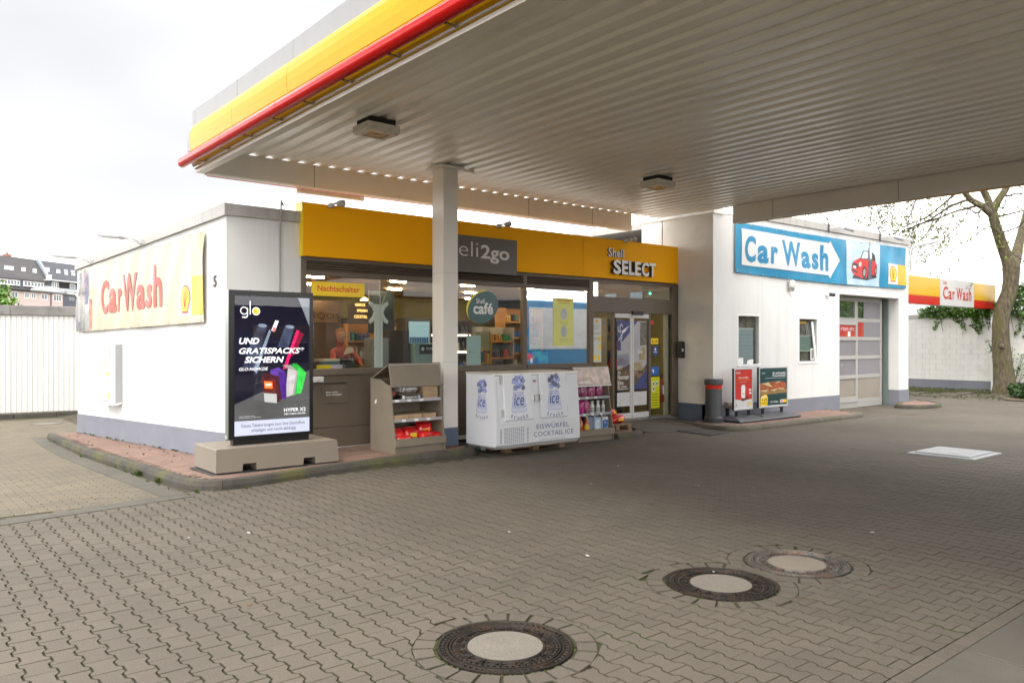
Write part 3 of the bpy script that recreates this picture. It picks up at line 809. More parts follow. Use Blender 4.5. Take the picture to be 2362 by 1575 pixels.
# frame work of the window front
def frame_bar(x0, x1, y0, y1, d1=.03, d0=-.06, name='frame_bar', mat=None, c=.004):
    mb = MB(); mb.fbox(FS, x0, x1, y0, y1, d0, d1, c); return mb.build(name, mat or FRAME, shop)
frame_bar(5.19, 14.353, 3.085, 3.122, .02)
frame_bar(5.19, 5.27, .09, 3.083, .035)
frame_bar(8.02 - .09, 8.02 + .09, .09, 3.083, .036)
frame_bar(9.695, 9.79, .09, 3.083, .036)
frame_bar(11.48, 11.60, .09, 3.083, .037)
frame_bar(14.14, 14.353, .09, 3.083, .036)
bays = [(5.272, 7.928), (8.112, 9.693), (9.792, 11.478)]
for (a, b) in bays:
    frame_bar(a, b, 2.82, 2.90, .03); 
    lt = MB(); lt.fbox(FS, a, b, 2.90, 3.083, -.06, -.03)
    lv = lt.build('louvre_backing', DARK, shop)
    top = MB(); top.fbox(FS, a, b, 3.055, 3.084, -.05, .026); top.build('frame_bar', FRAME, shop)
    for k in range(4):
        z = 2.905 + k * .038
        mb = MB(); mb.add([FS.p(a + .01, z, .02), FS.p(b - .01, z, .02), FS.p(b - .01, z + .026, .003), FS.p(a + .01, z + .026, .003), FS.p(a + .01, z + .006, -.02), FS.p(b - .01, z + .006, -.02)],
                          [(0, 1, 2, 3), (1, 0, 4, 5), (3, 2, 5, 4)]); mb.build('louvre_slat', FRAME, shop)
    frame_bar(a, b, 1.25, 1.352, .05)
    # panels below the sill
    n = 2 if b - a > 2 else 1
    for q in range(n):
        x0 = a + (b - a) * q / n; x1 = a + (b - a) * (q + 1) / n
        mb = MB(); mb.fbox(FS, x0 + .003, x1 - .003, .42, 1.245, -.05, .016, .003); mb.build('parapet_panel', FRAME, shop)
        mb = MB(); mb.fbox(FS, x0 + .003, x1 - .003, .10, .414, -.05, .022, .003); mb.build('kick_panel', FRAME, shop)
    mb = MB(); mb.fbox(FS, a + .002, b - .002, 1.354, 2.818, -.02, -.008); mb.build('window_pane', GLASSR if a > 9.7 else GLASS, shop)
    mb = MB(); mb.fbox(FS, a, b, .03, .098, -.05, .045); mb.build('base_rail', LIGHTGREY, shop)
# vertical joint of the first window
mb = MB(); mb.fbox(FS, 6.585, 6.60, 1.354, 2.818, -.007, -.003); mb.build('pane_joint', STEEL, shop)
# door bay: transom window, lintel with sensor, side lights, sliding leaves
frame_bar(11.602, 14.138, 3.03, 3.083, .03)
mb = MB(); mb.fbox(FS, 11.61, 14.13, 2.735, 3.028, -.02, -.008); mb.build('window_pane', GLASSR, shop)
frame_bar(11.602, 14.138, 2.405, 2.733, .034)
mb = MB(); mb.fbox(FS, 12.76, 13.10, 2.37, 2.45, .036, .10, .015); mb.build('door_sensor', BLACK, shop)
frame_bar(12.20, 12.25, .10, 2.403, .02); frame_bar(13.345, 13.42, .10, 2.403, .02)
mb = MB(); mb.fbox(FS, 11.602, 12.198, .12, 2.403, -.03, -.018); mb.build('side_light', GLASS, shop)
mb = MB(); mb.fbox(FS, 13.422, 14.138, .12, 2.403, -.03, -.018); mb.build('side_light', GLASS, shop)
frame_bar(13.98, 14.10, .12, 2.403, -.05, -.10, mat=M('beige_post', (.45, .40, .31), .7))
mb = MB(); mb.fbox(FS, 11.6, 14.353, .0, .115, -.4, -.0); mb.build('threshold', STEEL, shop)
POST = M('poster_white', (0.62, 0.62, 0.62), 0.4, var=.03)
for (a, b) in ((12.262, 12.785), (12.80, 13.335)):
    door = MB(); door.fbox(FS, a, b, .13, .25, .0, .03, .003)
    d = door.build('sliding_door', LIGHTGREY, shop)
    mb = MB(); mb.fbox(FS, a, b, 2.30, 2.395, .0, .03, .003); mb.build('door_rail', LIGHTGREY, d)
    mb = MB(); mb.fbox(FS, (b - .05) if a < 12.5 else a, b if a < 12.5 else a + .05, .252, 2.298, .001, .031, .003); mb.build('door_stile', LIGHTGREY, d)
    mb = MB(); mb.fbox(FS, a if a < 12.5 else b - .02, (a + .02) if a < 12.5 else b, .252, 2.298, .001, .026); mb.build('door_stile', BLACK, d)
    mb = MB(); mb.fbox(FS, a + .05, b - .05, .27, 2.29, .010, .016); mb.build('door_glass', GLASS, d)
    mb = MB(); mb.fbox(FS, a + .06, b - .06, .40, .70, .017, .020); mb.build('white_notice', POST, d)
    mb = MB(); mb.fbox(FS, a + .2, a + .33, .545, .553, .0205, .022); mb.build('notice_line', STEEL, d)

# night counter: tray, drawer
mb = MB(); mb.fbox(FS, 5.29, 5.50, 1.15, 1.235, .017, .16, .01); mb.build('night_tray', LIGHTGREY, shop)
mb = MB(); mb.fbox(FS, 5.52, 5.99, .80, 1.16, .0165, .028, .004); dr = mb.build('night_drawer', FRAME, shop)
mb = MB(); mb.fbox(FS, 5.56, 5.95, 1.11, 1.13, .0285, .036); mb.build('drawer_slot', BLACK, dr)
mb = MB(); text(mb, FS, 'Bitte rechts', 5.60, .965, .20, .03, .028, .0295, .01); text(mb, FS, 'Lärm vermeiden!', 5.60, .925, .27, .032, .028, .0295, .01); mb.build('lettering', SIGNW, dr)
# downpipe cable on front wall
mb = MB(); mb.tube([FS.p(4.88, 3.86, .05), FS.p(4.845, 3.93, .06), FS.p(4.84, 3.80, .06), FS.p(4.84, 3.62, .06), FS.p(4.84, 3.55, .02), FS.p(4.84, 1.2, .02)], .014, 6); mb.build('conduit', COPING, shop)
mb = MB(); mb.tube([FS.p(4.88, 3.86, .05), FS.p(4.91, 3.90, .05), FS.p(4.96, 3.86, .04)], .008, 5); mb.build('conduit', COPING, shop)

def tag(o, label, cat, group=None, kind=None):
    o['label'] = label; o['category'] = cat
    if group: o['group'] = group
    return o
# ---------------------------------------------------------------- signs on the shop front
F2 = Frame((-.11, V0 - .102, -.015), (1, 0, 0), ZUP)
SIGNB = M('deli_sign_brown', (0.105, 0.088, 0.070), 0.45, var=.04)
OFF = M('letter_offwhite', (0.66, 0.63, 0.60), 0.5, var=.02)
t = thing('deli_sign', (8.3, V0 - .11, 3.04), 'dark brown deli2go sign hanging on the orange fascia behind the column', 'sign')
# fascia depth shifts the sign a little, so it is placed on the front of the panels
mb = MB(); mb.fbox(F2, 7.80, 9.55, 3.045, 3.705, .002, .05, .003); mb.build('board', SIGNB, t)
mb = MB(); text(mb, F2, 'deli', 7.93, 3.33, .70, .27, .05, .052, -.012); text(mb, F2, '2go', 8.69, 3.235, .67, .33, .05, .053, .022); mb.build('lettering', OFF, t)
t = thing('shop_name_sign', (13, V0 - .11, 3.2), 'white raised Shell SELECT letters with dark sides on the orange fascia', 'sign')
LET = M('letter_face', (0.80, 0.78, 0.78), 0.4, var=.02); LSD = M('letter_side', (0.055, 0.045, 0.035), 0.6)
def raised(F, s, x, y, w, h, d, bold, th, parent):
    mb = MB(); text(mb, F, s, x, y, w, h, 0.001, d - .001, bold); mb.build('letter_body', LSD, parent)
    mb = MB(); text(mb, F, s, x, y, w, h, d, d + .001, bold); mb.build('letter_face', LET, parent)
wS = [('S', .0, .235), ('E', .262, .19), ('L', .478, .175), ('E', .672, .19), ('C', .885, .235), ('T', 1.135, .215)]
for ch, x, w in wS: raised(F2, ch, 12.14 + x, 3.225 - .004 * x, w, .30, .09, .035, .09, t)
raised(F2, 'Shell', 12.05, 3.585, .48, .185, .03, .012, .03, t)
# spot lights on top of the fascia
SPOT = M('dirty_white_lamp', (0.55, 0.53, 0.50), 0.6, var=.2, vscale=30, dirt=(0.2, 0.18, 0.15), dscale=20)
def spot(u, lab):
    t = thing('spot_light', (u, V0 - .3, 3.93), lab, 'spotlight', 'spotlights on top of the orange fascia')
    mb = MB(); mb.lathe((u, V0 - .16, 3.885), [(.0, 0), (.045, .005), (.05, .04), (.045, .07), (0, .085)], 12); mb.build('base', SPOT, t)
    mb = MB(); mb.tube([(u, V0 - .16, 3.93), (u + .03, V0 - .25, 3.95), (u + .06, V0 - .28, 3.95)], .018, 8); mb.build('arm', SPOT, t)
    mb = MB(); mb.tube([(u + .04, V0 - .27, 3.945), (u + .08, V0 - .28, 3.95), (u + .16, V0 - .27, 3.965), (u + .17, V0 - .27, 3.967)], [.03, .048, .055, .05], 12); mb.build('lamp_head', SPOT, t)
spot(5.62, 'whitish spotlight on the left end of the orange fascia'); spot(9.0, 'whitish spotlight on the fascia above the deli2go sign'); spot(12.45, 'dark spotlight on the fascia above the SELECT letters')

# Nachtschalter, cafe blob, stickers
FG = Frame((0, V0 + .006, 0), (1, 0, 0), ZUP)
t = thing('night_counter_sign', (5.8, V0, 2.5), 'yellow Nachtschalter sign in the window behind the advertising screen', 'sign')
mb = MB(); mb.fbox(FG, 5.36, 6.30, 2.51, 2.735, -.001, .004); mb.build('board', YEL, t)
mb = MB(); text(mb, FG, 'Nachtschalter', 5.465, 2.585, .745, .095, .004, .0055, .013); mb.build('lettering', RED, t)
t = thing('cafe_sticker', (8.7, V0, 2.1), 'dark green Shell café disc with a yellow rim on the shop window', 'sticker')
CG = M('cafe_green', (0.010, 0.085, 0.085), 0.35, var=.12, vscale=4)
F3 = Frame((8.75, V0 + .006, 2.42), (math.cos(R(24)), 0, math.sin(R(24))), (-math.sin(R(24)), 0, math.cos(R(24))))
mb = MB(); mb.poly(F3, circ(0, 0, .37, .285, 40), 0, .003); mb.build('disc', CG, t)
cr = [(0.385 * math.cos(R(a)), .03 + .285 * math.sin(R(a))) for a in range(62, 202, 6)]
ci = [((.385 - .035 * math.sin(R((a - 60) * 180 / 140))) * math.cos(R(a)), .012 + (.285 - .02 * math.sin(R((a - 60) * 180 / 140))) * math.sin(R(a))) for a in range(62, 202, 6)]
F3.o = F3.o + Vector((0, 0, -.012))
mb = MB(); mb.poly(F3, cr + ci[::-1], .003, .005); mb.build('rim', M('cafe_yellow', (0.9, 0.8, 0.01), .4), t)
F4 = Frame((8.75, V0 + .006, 2.42), (1, 0, 0), ZUP)
mb = MB(); text(mb, F4, 'Shell', -.16, .065, .195, .095, .003, .006, .012); text(mb, F4, 'café', -.225, -.13, .46, .22, .003, .006, .03); mb.build('lettering', SIGNW, t)
PG = M('pale_green_panel', (0.28, 0.42, 0.40), 0.5, var=.04)
t = thing('window_notice', (8.53, V0, 1.36), 'pale blue green notice sheet at the foot of the café window', 'notice')
mb = MB(); mb.fbox(FG, 8.375, 8.695, 1.36, 1.895, -.001, .002); mb.build('sheet', PG, t)
mb = MB(); text(mb, FG, 'www...........', 8.40, 1.585, .2, .02, .002, .003, .0); mb.build('lettering', FRAME, t)
PY = M('pale_yellow_poster', (0.72, 0.74, 0.22), 0.5, var=.05, emit=.0)
t = thing('window_poster', (10.8, V0, 1.66), 'tall pale yellow poster with two grey discs in the right window', 'poster')
mb = MB(); mb.fbox(FG, 10.50, 11.06, 1.70, 2.66, -.001, .004); mb.build('sheet', PY, t)
mb = MB(); mb.poly(FG, circ(10.79, 2.34, .085, .115, 24), .004, .0055); mb.poly(FG, circ(10.79, 1.99, .085, .115, 24), .004, .0055); mb.build('disc_print', M('lilac_print', (.50, .52, .58), .6), t, kind='stuff')
mb = MB(); mb.fbox(FG, 10.60, 11.0, 2.60, 2.63, .004, .0055); mb.fbox(FG, 10.63, 10.97, 2.56, 2.575, .004, .0055); mb.build('heading', M('print_orange', (.6, .3, .02), .6), t, kind='stuff')
mb = MB()
for z in (2.18, 2.155, 2.13, 1.84, 1.815, 1.79): mb.fbox(FG, 10.68, 10.90, z, z + .006, .004, .0055)
mb.build('text_lines', M('print_olive', (.45, .47, .2), .6), t, kind='stuff')
# promo print in the window corner
t = thing('window_poster', (10.0, V0, 1.36), 'bright blue and pink poster in the lower corner of the right window', 'poster')
PB = M('blue_poster', (0.02, 0.16, 0.52), 0.4, var=.3, vscale=6, dirt=(0.05, 0.45, 0.6), dscale=5, dpos=(.45, .6))
mb = MB(); mb.fbox(FG, 9.80, 10.36, 1.36, 1.60, -.001, .003); mb.build('sheet', PB, t)
mb = MB(); mb.poly(FG, [(9.80, 1.40), (9.93, 1.45), (10.0, 1.50), (9.9, 1.56), (9.8, 1.57)], .003, .0045); mb.build('pink_shape', M('pink_print', (.65, .12, .2), .5, var=.2, vscale=12), t)
mb = MB(); mb.poly(FG, circ(9.93, 1.42, .035, .05, 14), .0045, .006); mb.build('white_ring', SIGNW, t)
# notices on the door side lights
t = thing('door_notice', (11.73, V0, 1.3), 'narrow white information sheet with a shell emblem left of the entrance', 'notice')
FD = Frame((0, V0 + .012, 0), (1, 0, 0), ZUP)
mb = MB(); mb.fbox(FD, 11.61, 11.87, 1.36, 2.28, -.001, .003); mb.build('sheet', M('notice_paper', (.62, .66, .60), .6, var=.04), t)
mb = MB(); pecten(mb, FD, 11.74, 2.215, .08, .08, .004); mb.build('emblem', [RED, YEL], t)
mb = MB()
for k, z in enumerate((2.12, 2.08, 2.04, 1.97, 1.94, 1.86, 1.83)): mb.fbox(FD, 11.63, 11.85 - .02 * (k % 3), z, z + .012, .003, .0045)
mb.build('text_lines', M('print_grey', (.35, .36, .35), .6), t, kind='stuff')
mb = MB(); 
for x, z in ((11.79, 1.80), (11.79, 1.62), (11.64, 1.40), (11.76, 1.40)): mb.fbox(FD, x, x + .07, z, z + .11, .003, .0045)
mb.build('yellow_fields', YEL, t, kind='stuff')
ST = [((13.455, 1.735, .25, .135), YEL, 'small yellow sticker with black arrows at eye height', 'sticker'),
      ((13.52, 1.45, .17, .24), M('blue_sticker', (.02, .08, .30), .5), 'dark blue pennant shaped sticker on the pane', 'sticker'),
      ((13.465, 1.04, .255, .19), M('blue_sticker2', (.01, .12, .42), .5), 'bright blue sticker with white mark', 'sticker'),
      ((13.46, .30, .29, .70), M('lime_sheet', (.62, .66, .01), .5, var=.05), 'tall lime yellow rules sheet', 'notice'),
      ((13.455, 2.18, .10, .07), RED, 'tiny red sticker near the top', 'sticker')]
FD2 = Frame((0, V0 + .016, 0), (1, 0, 0), ZUP)
for (x, y, w, h), m, lab, cat in ST:
    t = thing('door_' + cat, (x, V0, y), lab + ' right of the sliding doors', cat)
    mb = MB()
    if 'pennant' in lab: mb.poly(FD2, [(x, y + h), (x, y + h * .3), (x + w / 2, y), (x + w, y + h * .3), (x + w, y + h)], -.001, .002)
    else: mb.fbox(FD2, x, x + w, y, y + h, -.001, .002)
    mb.build('sheet', m, t)
    mb = MB()
    if cat == 'notice':
        for a, b in ((.05, .50), (.16, .50), (.05, .38)): mb.fbox(FD2, x + a, x + a + .08, y + b, y + b + .10, .002, .003)
        mb.build('pictogram', SIGNW, t, kind='stuff')
        mb = MB()
        for a, b in ((.07, .52), (.18, .52), (.07, .40)): mb.fbox(FD2, x + a, x + a + .04, y + b, y + b + .06, .003, .004)
        for b in (.30, .24, .18, .12, .06): mb.fbox(FD2, x + .04, x + .24, y + b, y + b + .012, .002, .003)
        mb.build('print', BLACK, t, kind='stuff')
    elif 'arrows' in lab:
        mb.poly(FD2, [(x + .03, y + .06), (x + .07, y + .03), (x + .07, y + .09)], .002, .003); mb.poly(FD2, [(x + .22, y + .06), (x + .18, y + .09), (x + .18, y + .03)], .002, .003); mb.fbox(FD2, x + .06, x + .19, y + .055, y + .065, .002, .003)
        mb.build('print', BLACK, t)
    elif 'mark' in lab:
        mb.poly(FD2, [(x + .03, y + .14), (x + .1, y + .11), (x + .08, y + .04), (x + .05, y + .09)], .002, .003); mb.build('print', SIGNW, t)
    elif 'pennant' in lab:
        mb.fbox(FD2, x + .02, x + .15, y + .10, y + .115, .002, .003); mb.poly(FD2, circ(x + .085, y + .17, .03, .035, 10), .002, .003); mb.build('print', SIGNW, t)
# big poster on the sliding doors
t = thing('door_poster', (12.8, V0, .75), 'large coffee advertisement covering both sliding door panes', 'poster')
FP = Frame((0, V0 - .0175, 0), (1, 0, 0), ZUP)
NAVY = M('poster_navy', (.055, .065, .20), .5, var=.15, vscale=3); PW = M('poster_pale', (.42, .40, .42), .5, var=.1, vscale=3); BRN = M('poster_brown', (.10, .065, .04), .6, var=.35, vscale=5, dirt=(.30, .2, .11), dscale=4, dpos=(.5, .62)); TAN = M('poster_tan', (.36, .29, .17), .6, var=.2, vscale=8)
def two(pts, mat, nm, d):
    """cut a print along the meeting stiles"""
    for lo, hi in ((12.325, 12.725), (12.862, 13.272)):
        q = clip_x(pts, lo, hi)
        if len(q) > 2: mb = MB(); mb.poly(FP, q, d, d + .0012); mb.build(nm, mat, t)
def clip_x(P, lo, hi):
    for s, lim in ((1, lo), (-1, hi)):
        Q = []
        for i in range(len(P)):
            a, b = P[i], P[(i + 1) % len(P)]; ia = s * (a[0] - lim) >= 0; ib = s * (b[0] - lim) >= 0
            if ia: Q.append(a)
            if ia != ib: tt = (lim - a[0]) / (b[0] - a[0]); Q.append((lim, a[1] + (b[1] - a[1]) * tt))
        P = Q
        if not P: break
    return P
two([(12.3, .75), (13.3, .75), (13.3, 2.24), (12.3, 2.24)], PW, 'print_ground', .0)
two([(12.3, 2.24), (12.98, 2.24), (12.86, 2.12), (12.62, 1.90), (12.50, 1.80), (12.44, 1.80), (12.44, 1.60), (12.3, 1.60)], NAVY, 'navy_field', .0013)
two([(12.3, .75), (12.3, 1.18), (12.45, 1.22), (12.60, 1.28), (12.72, 1.30), (12.9, 1.17), (13.1, 1.16), (13.3, 1.32), (13.3, .75)], BRN, 'table_print', .0013)
two([(12.70, 1.16), (12.75, 1.32), (13.12, 1.36), (13.14, 1.17)], TAN, 'box_print', .0026)
two([(13.02, 1.38), (13.03, 1.55), (13.10, 1.66), (13.22, 1.68), (13.24, 1.40)], TAN, 'cup_print', .0026)
two([(13.06, 1.70), (13.06, 2.22), (13.3, 2.22), (13.3, 1.72)], M('poster_grey', (.16, .15, .12), .6, var=.5, vscale=12), 'shelf_print', .0026)
two([(12.74, .75), (12.92, .86), (13.0, .98), (13.12, 1.05), (13.3, 1.22), (13.3, .75)], NAVY, 'navy_field', .0026)
two([(12.33, 1.28), (12.34, 1.50), (12.36, 1.52), (12.66, 1.53), (12.70, 1.49), (12.70, 1.30), (12.55, 1.24)], M('mug_print', (.26, .26, .32), .3, var=.5, vscale=4), 'mug_print', .0026)
mb = MB()
for q, (s, x, z, w, h) in enumerate((('Die', 12.35, 1.105, .085, .05), ('Nummer', 12.345, .98, .355, .10), ('Eins', 12.345, .865, .17, .09), ('für milden', 12.345, .80, .28, .045), )):
    text(mb, FP, s, x, z, w, h, .003, .0042, .012)
text(mb, FP, 'Geschmack.', 12.345, .752, .34, .04, .003, .0042, .012)
text(mb, FP, 'Gold', 12.97, 1.53, .16, .09, .003, .0042, .006)
mb.build('lettering', SIGNW, t)
mb = MB()   # winged emblem, simple strokes
for k in range(6):
    x = 12.50 + k * .022; mb.poly(FP, [(12.47, 1.95 + k * .012), (12.48, 1.965 + k * .012), (x + .08, 2.02 + k * .022), (x + .075, 2.0 + k * .022)], .003, .0042)
for a, b in (((12.42, 1.86), (12.46, 1.95)), ((12.47, 1.86), (12.48, 1.96)), ((12.44, 1.98), (12.37, 2.02)), ((12.44, 2.0), (12.41, 2.12)), ((12.41, 2.12), (12.46, 2.17)), ((12.46, 2.17), (12.50, 2.10)), ((12.36, 2.0), (12.35, 2.12)), ((12.42, 1.87), (12.36, 1.82)), ((12.47, 1.87), (12.43, 1.80))):
    dx, dz = b[0] - a[0], b[1] - a[1]; l = math.hypot(dx, dz); nx, nz = -dz / l * .008, dx / l * .008
    mb.poly(FP, [(a[0] + nx, a[1] + nz), (a[0] - nx, a[1] - nz), (b[0] - nx, b[1] - nz), (b[0] + nx, b[1] + nz)], .003, .0042)
mb.build('emblem', SIGNW, t)
# card reader at the pier and extinguisher inside
t = thing('card_reader', (UP, 11.25, 1.6), 'black box with a white button on the wall beside the entrance', 'switch box')
mb = MB(); mb.box(14.22, 14.352, 11.28, 11.40, 1.42, 1.80, .02); mb.build('housing', BLACK, t)
mb = MB(); mb.box(14.245, 14.29, 11.27, 11.279, 1.57, 1.63); mb.build('button', SIGNW, t)
t = thing('fire_extinguisher', (14.02, V0 + .2, .5), 'red fire extinguisher standing inside the right door pane', 'fire extinguisher')
ER = M('extinguisher_red', (.35, .03, .015), .35, var=.1)
mb = MB(); mb.lathe((13.98, V0 + .16, .42), [(.07, 0), (.08, .02), (.08, .42), (.06, .5), (.025, .54)], 16); mb.build('cylinder', ER, t)
mb = MB(); mb.tube([(13.98, V0 + .16, .95), (13.98, V0 + .16, 1.02), (14.05, V0 + .16, 1.04)], .018, 8); mb.tube([(13.98, V0 + .16, 1.0), (13.9, V0 + .15, .98), (13.885, V0 + .14, .8), (13.89, V0 + .14, .6)], .01, 6); mb.build('valve', BLACK, t)
mb = MB(); mb.fbox(Frame((0, V0 + .16, 0), (1, 0, 0), ZUP), 13.94, 14.03, .60, .80, .075, .084); mb.build('label_sheet', SIGNW, t)

# ---------------------------------------------------------------- side wall: banner, lamps, number, showcase
def clothw(x, y):
    e = max(0, (x - 5.5)) ; f = max(0, 1 - abs(x - .3) * 1.5)
    return .016 * math.sin(3.1 * x + 2.2 * y) * math.sin(1.2 * y + .6 * x) + .022 * e * math.sin((x + (y - 2.2) * .45) * 15) * max(0, (y - 2.5)) + .02 * f * math.sin(x * 18 + y * 3) + .006 * math.sin(x * 9 - y * 5)
FB = Frame(FW.o + FW.n * .05, FW.x, FW.y); FB.warp = clothw
t = thing('car_wash_banner', tuple(FW.p(3.2, 2.0)), 'cream Car Wash banner with red letters on the left side wall', 'banner')
CREAM = M('banner_cream', (0.46, 0.405, 0.29), 0.42, var=.06, vscale=.8, dirt=(0.50, 0.31, 0.12), dscale=.75, dpos=(.56, .8), damt=.5, stretch=(1, .6, 1))
def bt(x): return 3.277 + (3.487 - 3.277) * (x - .07) / 6.39 - .02 * math.sin(x * 4.2) ** 2
def bb(x): return 1.989 + (2.08 - 1.989) * (x - .07) / 6.39
def cloth(x0, x1, f0, f1, d, mat, name, n=90, m=22):
    mb = MB(); vs = []; 
    for i in range(n + 1):
        x = x0 + (x1 - x0) * i / n
        for j in range(m + 1):
            y = bb(x) + (bt(x) - bb(x)) * (f0 + (f1 - f0) * j / m); vs.append(FB.p(x, y, d))
    mb.add(vs, [(i * (m + 1) + j, (i + 1) * (m + 1) + j, (i + 1) * (m + 1) + j + 1, i * (m + 1) + j + 1) for i in range(n) for j in range(m)], True)
    return mb.build(name, mat, t)
cloth(.07, 6.46, 0, 1, 0, CREAM, 'cloth', 160, 26)
cloth(.075, .93, .01, .96, .003, M('banner_car_dark', (.16, .16, .17), .35, var=.5, vscale=2.2, dirt=(.42, .40, .36), dscale=1.6, dpos=(.45, .65)), 'car_print', 20, 20)
cloth(.93, 1.10, .02, .5, .003, M('banner_orange', (.45, .2, .12), .5, var=.5, vscale=5), 'car_print', 5, 12)
cloth(.62, .86, .42, .9, .006, M('banner_person', (.20, .20, .32), .6, var=.6, vscale=6, dirt=(.5, .3, .2), dscale=6), 'figure_print', 8, 12)
cloth(5.545, 6.00, .09, .52, .004, M('banner_white', (.55, .55, .56), .45, var=.02), 'white_field', 14, 10)
cloth(6.00, 6.458, .09, .52, .004, M('banner_yellow', (.60, .40, .02), .45, var=.03), 'yellow_field', 16, 10)
BR = M('banner_red', (.42, .055, .035), .45, var=.06, vscale=2)
def ctext(s, x, y, w, h, bold, d=.009):
    mb = MB(); text(mb, FB, s, x, y, w, h, d - .002, d, bold)
    return mb
mb = MB()
for ch, a_, b_, c_, d_ in (('C', 1.75, 2.31, 0.37, 0.66), ('a', 2.16, 2.33, 0.37, 0.47), ('r', 2.60, 2.34, 0.21, 0.44), ('W', 2.90, 2.34, 0.75, 0.68), ('a', 3.67, 2.35, 0.38, 0.44), ('s', 4.10, 2.36, 0.26, 0.42), ('h', 4.43, 2.37, 0.35, 0.72)): text(mb, FB, ch, a_, b_, c_, d_, .007, .009, .03)
mb.build('lettering', BR, t)
mb = MB(); pecten(mb, FB, 5.775, 2.455, .38, .44, .008); mb.build('shell_emblem', [M('banner_red2', (.66, .03, .02), .45), M('banner_yellow2', (.9, .55, .02), .45)], t)
ey = MB()
for k in range(15):
    x = .2 + k * .44
    for y, s in ((bt(x) - .03, 1), (bb(x) + .03, -1)): ey.fbox(FB, x - .011, x + .011, y - .011, y + .011, .002, .008); 
ey.build('eyelet', STEEL, t, kind='stuff')
def led_lamp(F, x, z, lab, dirx=-1):
    t = thing('flood_light', tuple(F.p(x, z, .1)), lab, 'floodlight', 'floodlights along the left parapet')
    mb = MB(); mb.fbox(F, x - .05, x + .05, z - .05, z + .02, .045, .10, .01); mb.tube([F.p(x, z - .02, .09), F.p(x, z + .03, .2), F.p(x + dirx * .05, z + .04, .35)], .02, 6); mb.build('bracket', LIGHTGREY, t)
    A = Frame(F.p(x + dirx * .03, z + .05, .32), F.x * dirx + F.n * .35 - F.y * .05, F.n); 
    mb = MB(); q = Frame(F.p(x, z + .03, .34), (F.x * dirx).cross(Vector((0, 0, 0))) if False else F.x * dirx * .85 + F.n * .52 + F.y * .10, F.n * .85 - F.x * dirx * .5)
    mb.fbox(q, 0, .46, -.12, .12, -.02, .03, .02); h = mb.build('lamp_head', M('lamp_grey', (.30, .31, .31), .5, var=.1), t)
    mb = MB(); mb.fbox(q, .08, .44, -.10, .10, -.03, -.0205) if q.n.z > 0 else mb.fbox(q, .08, .44, -.10, .10, .031, .04); mb.build('lens', M('lamp_lens', (.55, .52, .45), .3), h)
led_lamp(FW, 3.85, wall_top(3.8) + .08, 'grey floodlight on the left parapet above the middle of the cream banner')
led_lamp(FW, 1.05, wall_top(1.0) + .08, 'grey floodlight at the far end of the left parapet')
t = thing('house_number', tuple(FW.p(6.76, 2.69)), 'black house number 5 on the white side wall', 'house number')
mb = MB(); text(mb, FW, '5', 6.71, 2.60, .10, .17, .001, .014, .02); mb.build('digit', M('number_black', (.03, .03, .03), .5), t)
# showcase
t = thing('poster_case', tuple(FW.p(2.2, .6)), 'white wall mounted poster showcase with rounded top on the side wall', 'showcase')
CW = M('case_white', (.78, .78, .78), .35, var=.02)
x0, x1, z0, z1 = 1.94, 2.73, .60, 1.875
arc = [(x0, z0), (x1, z0), (x1, z1 - .16)] + [(x1 - .0 - .0, z1 - .16)] + [(x1, z1 - .10), (x1, z1 - .02), (x1 - .0, z1), (x0, z1)]
Fc = Frame(FW.p(x0, 0, 0), FW.n, ZUP)   # profile in depth / height
prof = [(.002, z0 + .03), (.10, z0), (.155, z0), (.16, z0 + .01), (.16, z1 - .12)] + [(.16 - .11 * (1 - math.cos(R(a))), z1 - .12 + .12 * math.sin(R(a))) for a in (15, 30, 45, 60, 75, 90)] + [(.002, z1)]
mb = MB(); mb.poly(Fc, prof, -(x1 - x0) , 0); body = mb.build('case_body', CW, t)
mb = MB(); mb.poly(Fc, [(.004, z0 + .06), (.125, z0 + .04), (.125, z1 - .14), (.004, z1 - .14)], -(x1 - x0) - .003, -(x1 - x0) - .0005); mb.build('side_panel', M('case_grey', (.36, .36, .37), .5, var=.03), t)
FWc = Frame(FW.p(0, 0, .16), FW.x, FW.y)
mb = MB(); mb.fbox(FWc, 1.985, 2.56, .68, 1.71, .001, .004); mb.build('poster_sheet', M('case_poster', (.50, .48, .45), .5, var=.25, vscale=7, dirt=(.62, .62, .62), dscale=4, dpos=(.45, .6)), t)
mb = MB(); mb.fbox(FWc, 2.0, 2.54, .68, .97, .0045, .006); mb.build('poster_foot', M('case_poster2', (.66, .67, .68), .5), t)
mb = MB(); mb.fbox(FWc, 2.42, 2.53, .72, .84, .0065, .008); mb.fbox(FWc, 2.33, 2.54, 1.16, 1.21, .0065, .008); mb.build('yellow_fields', M('case_yel', (.75, .55, .15), .5), t, kind='stuff')
mb = MB(); mb.fbox(FWc, 1.98, 2.58, .66, 1.73, .0002, .0009); mb.build('seal', STEEL, t)
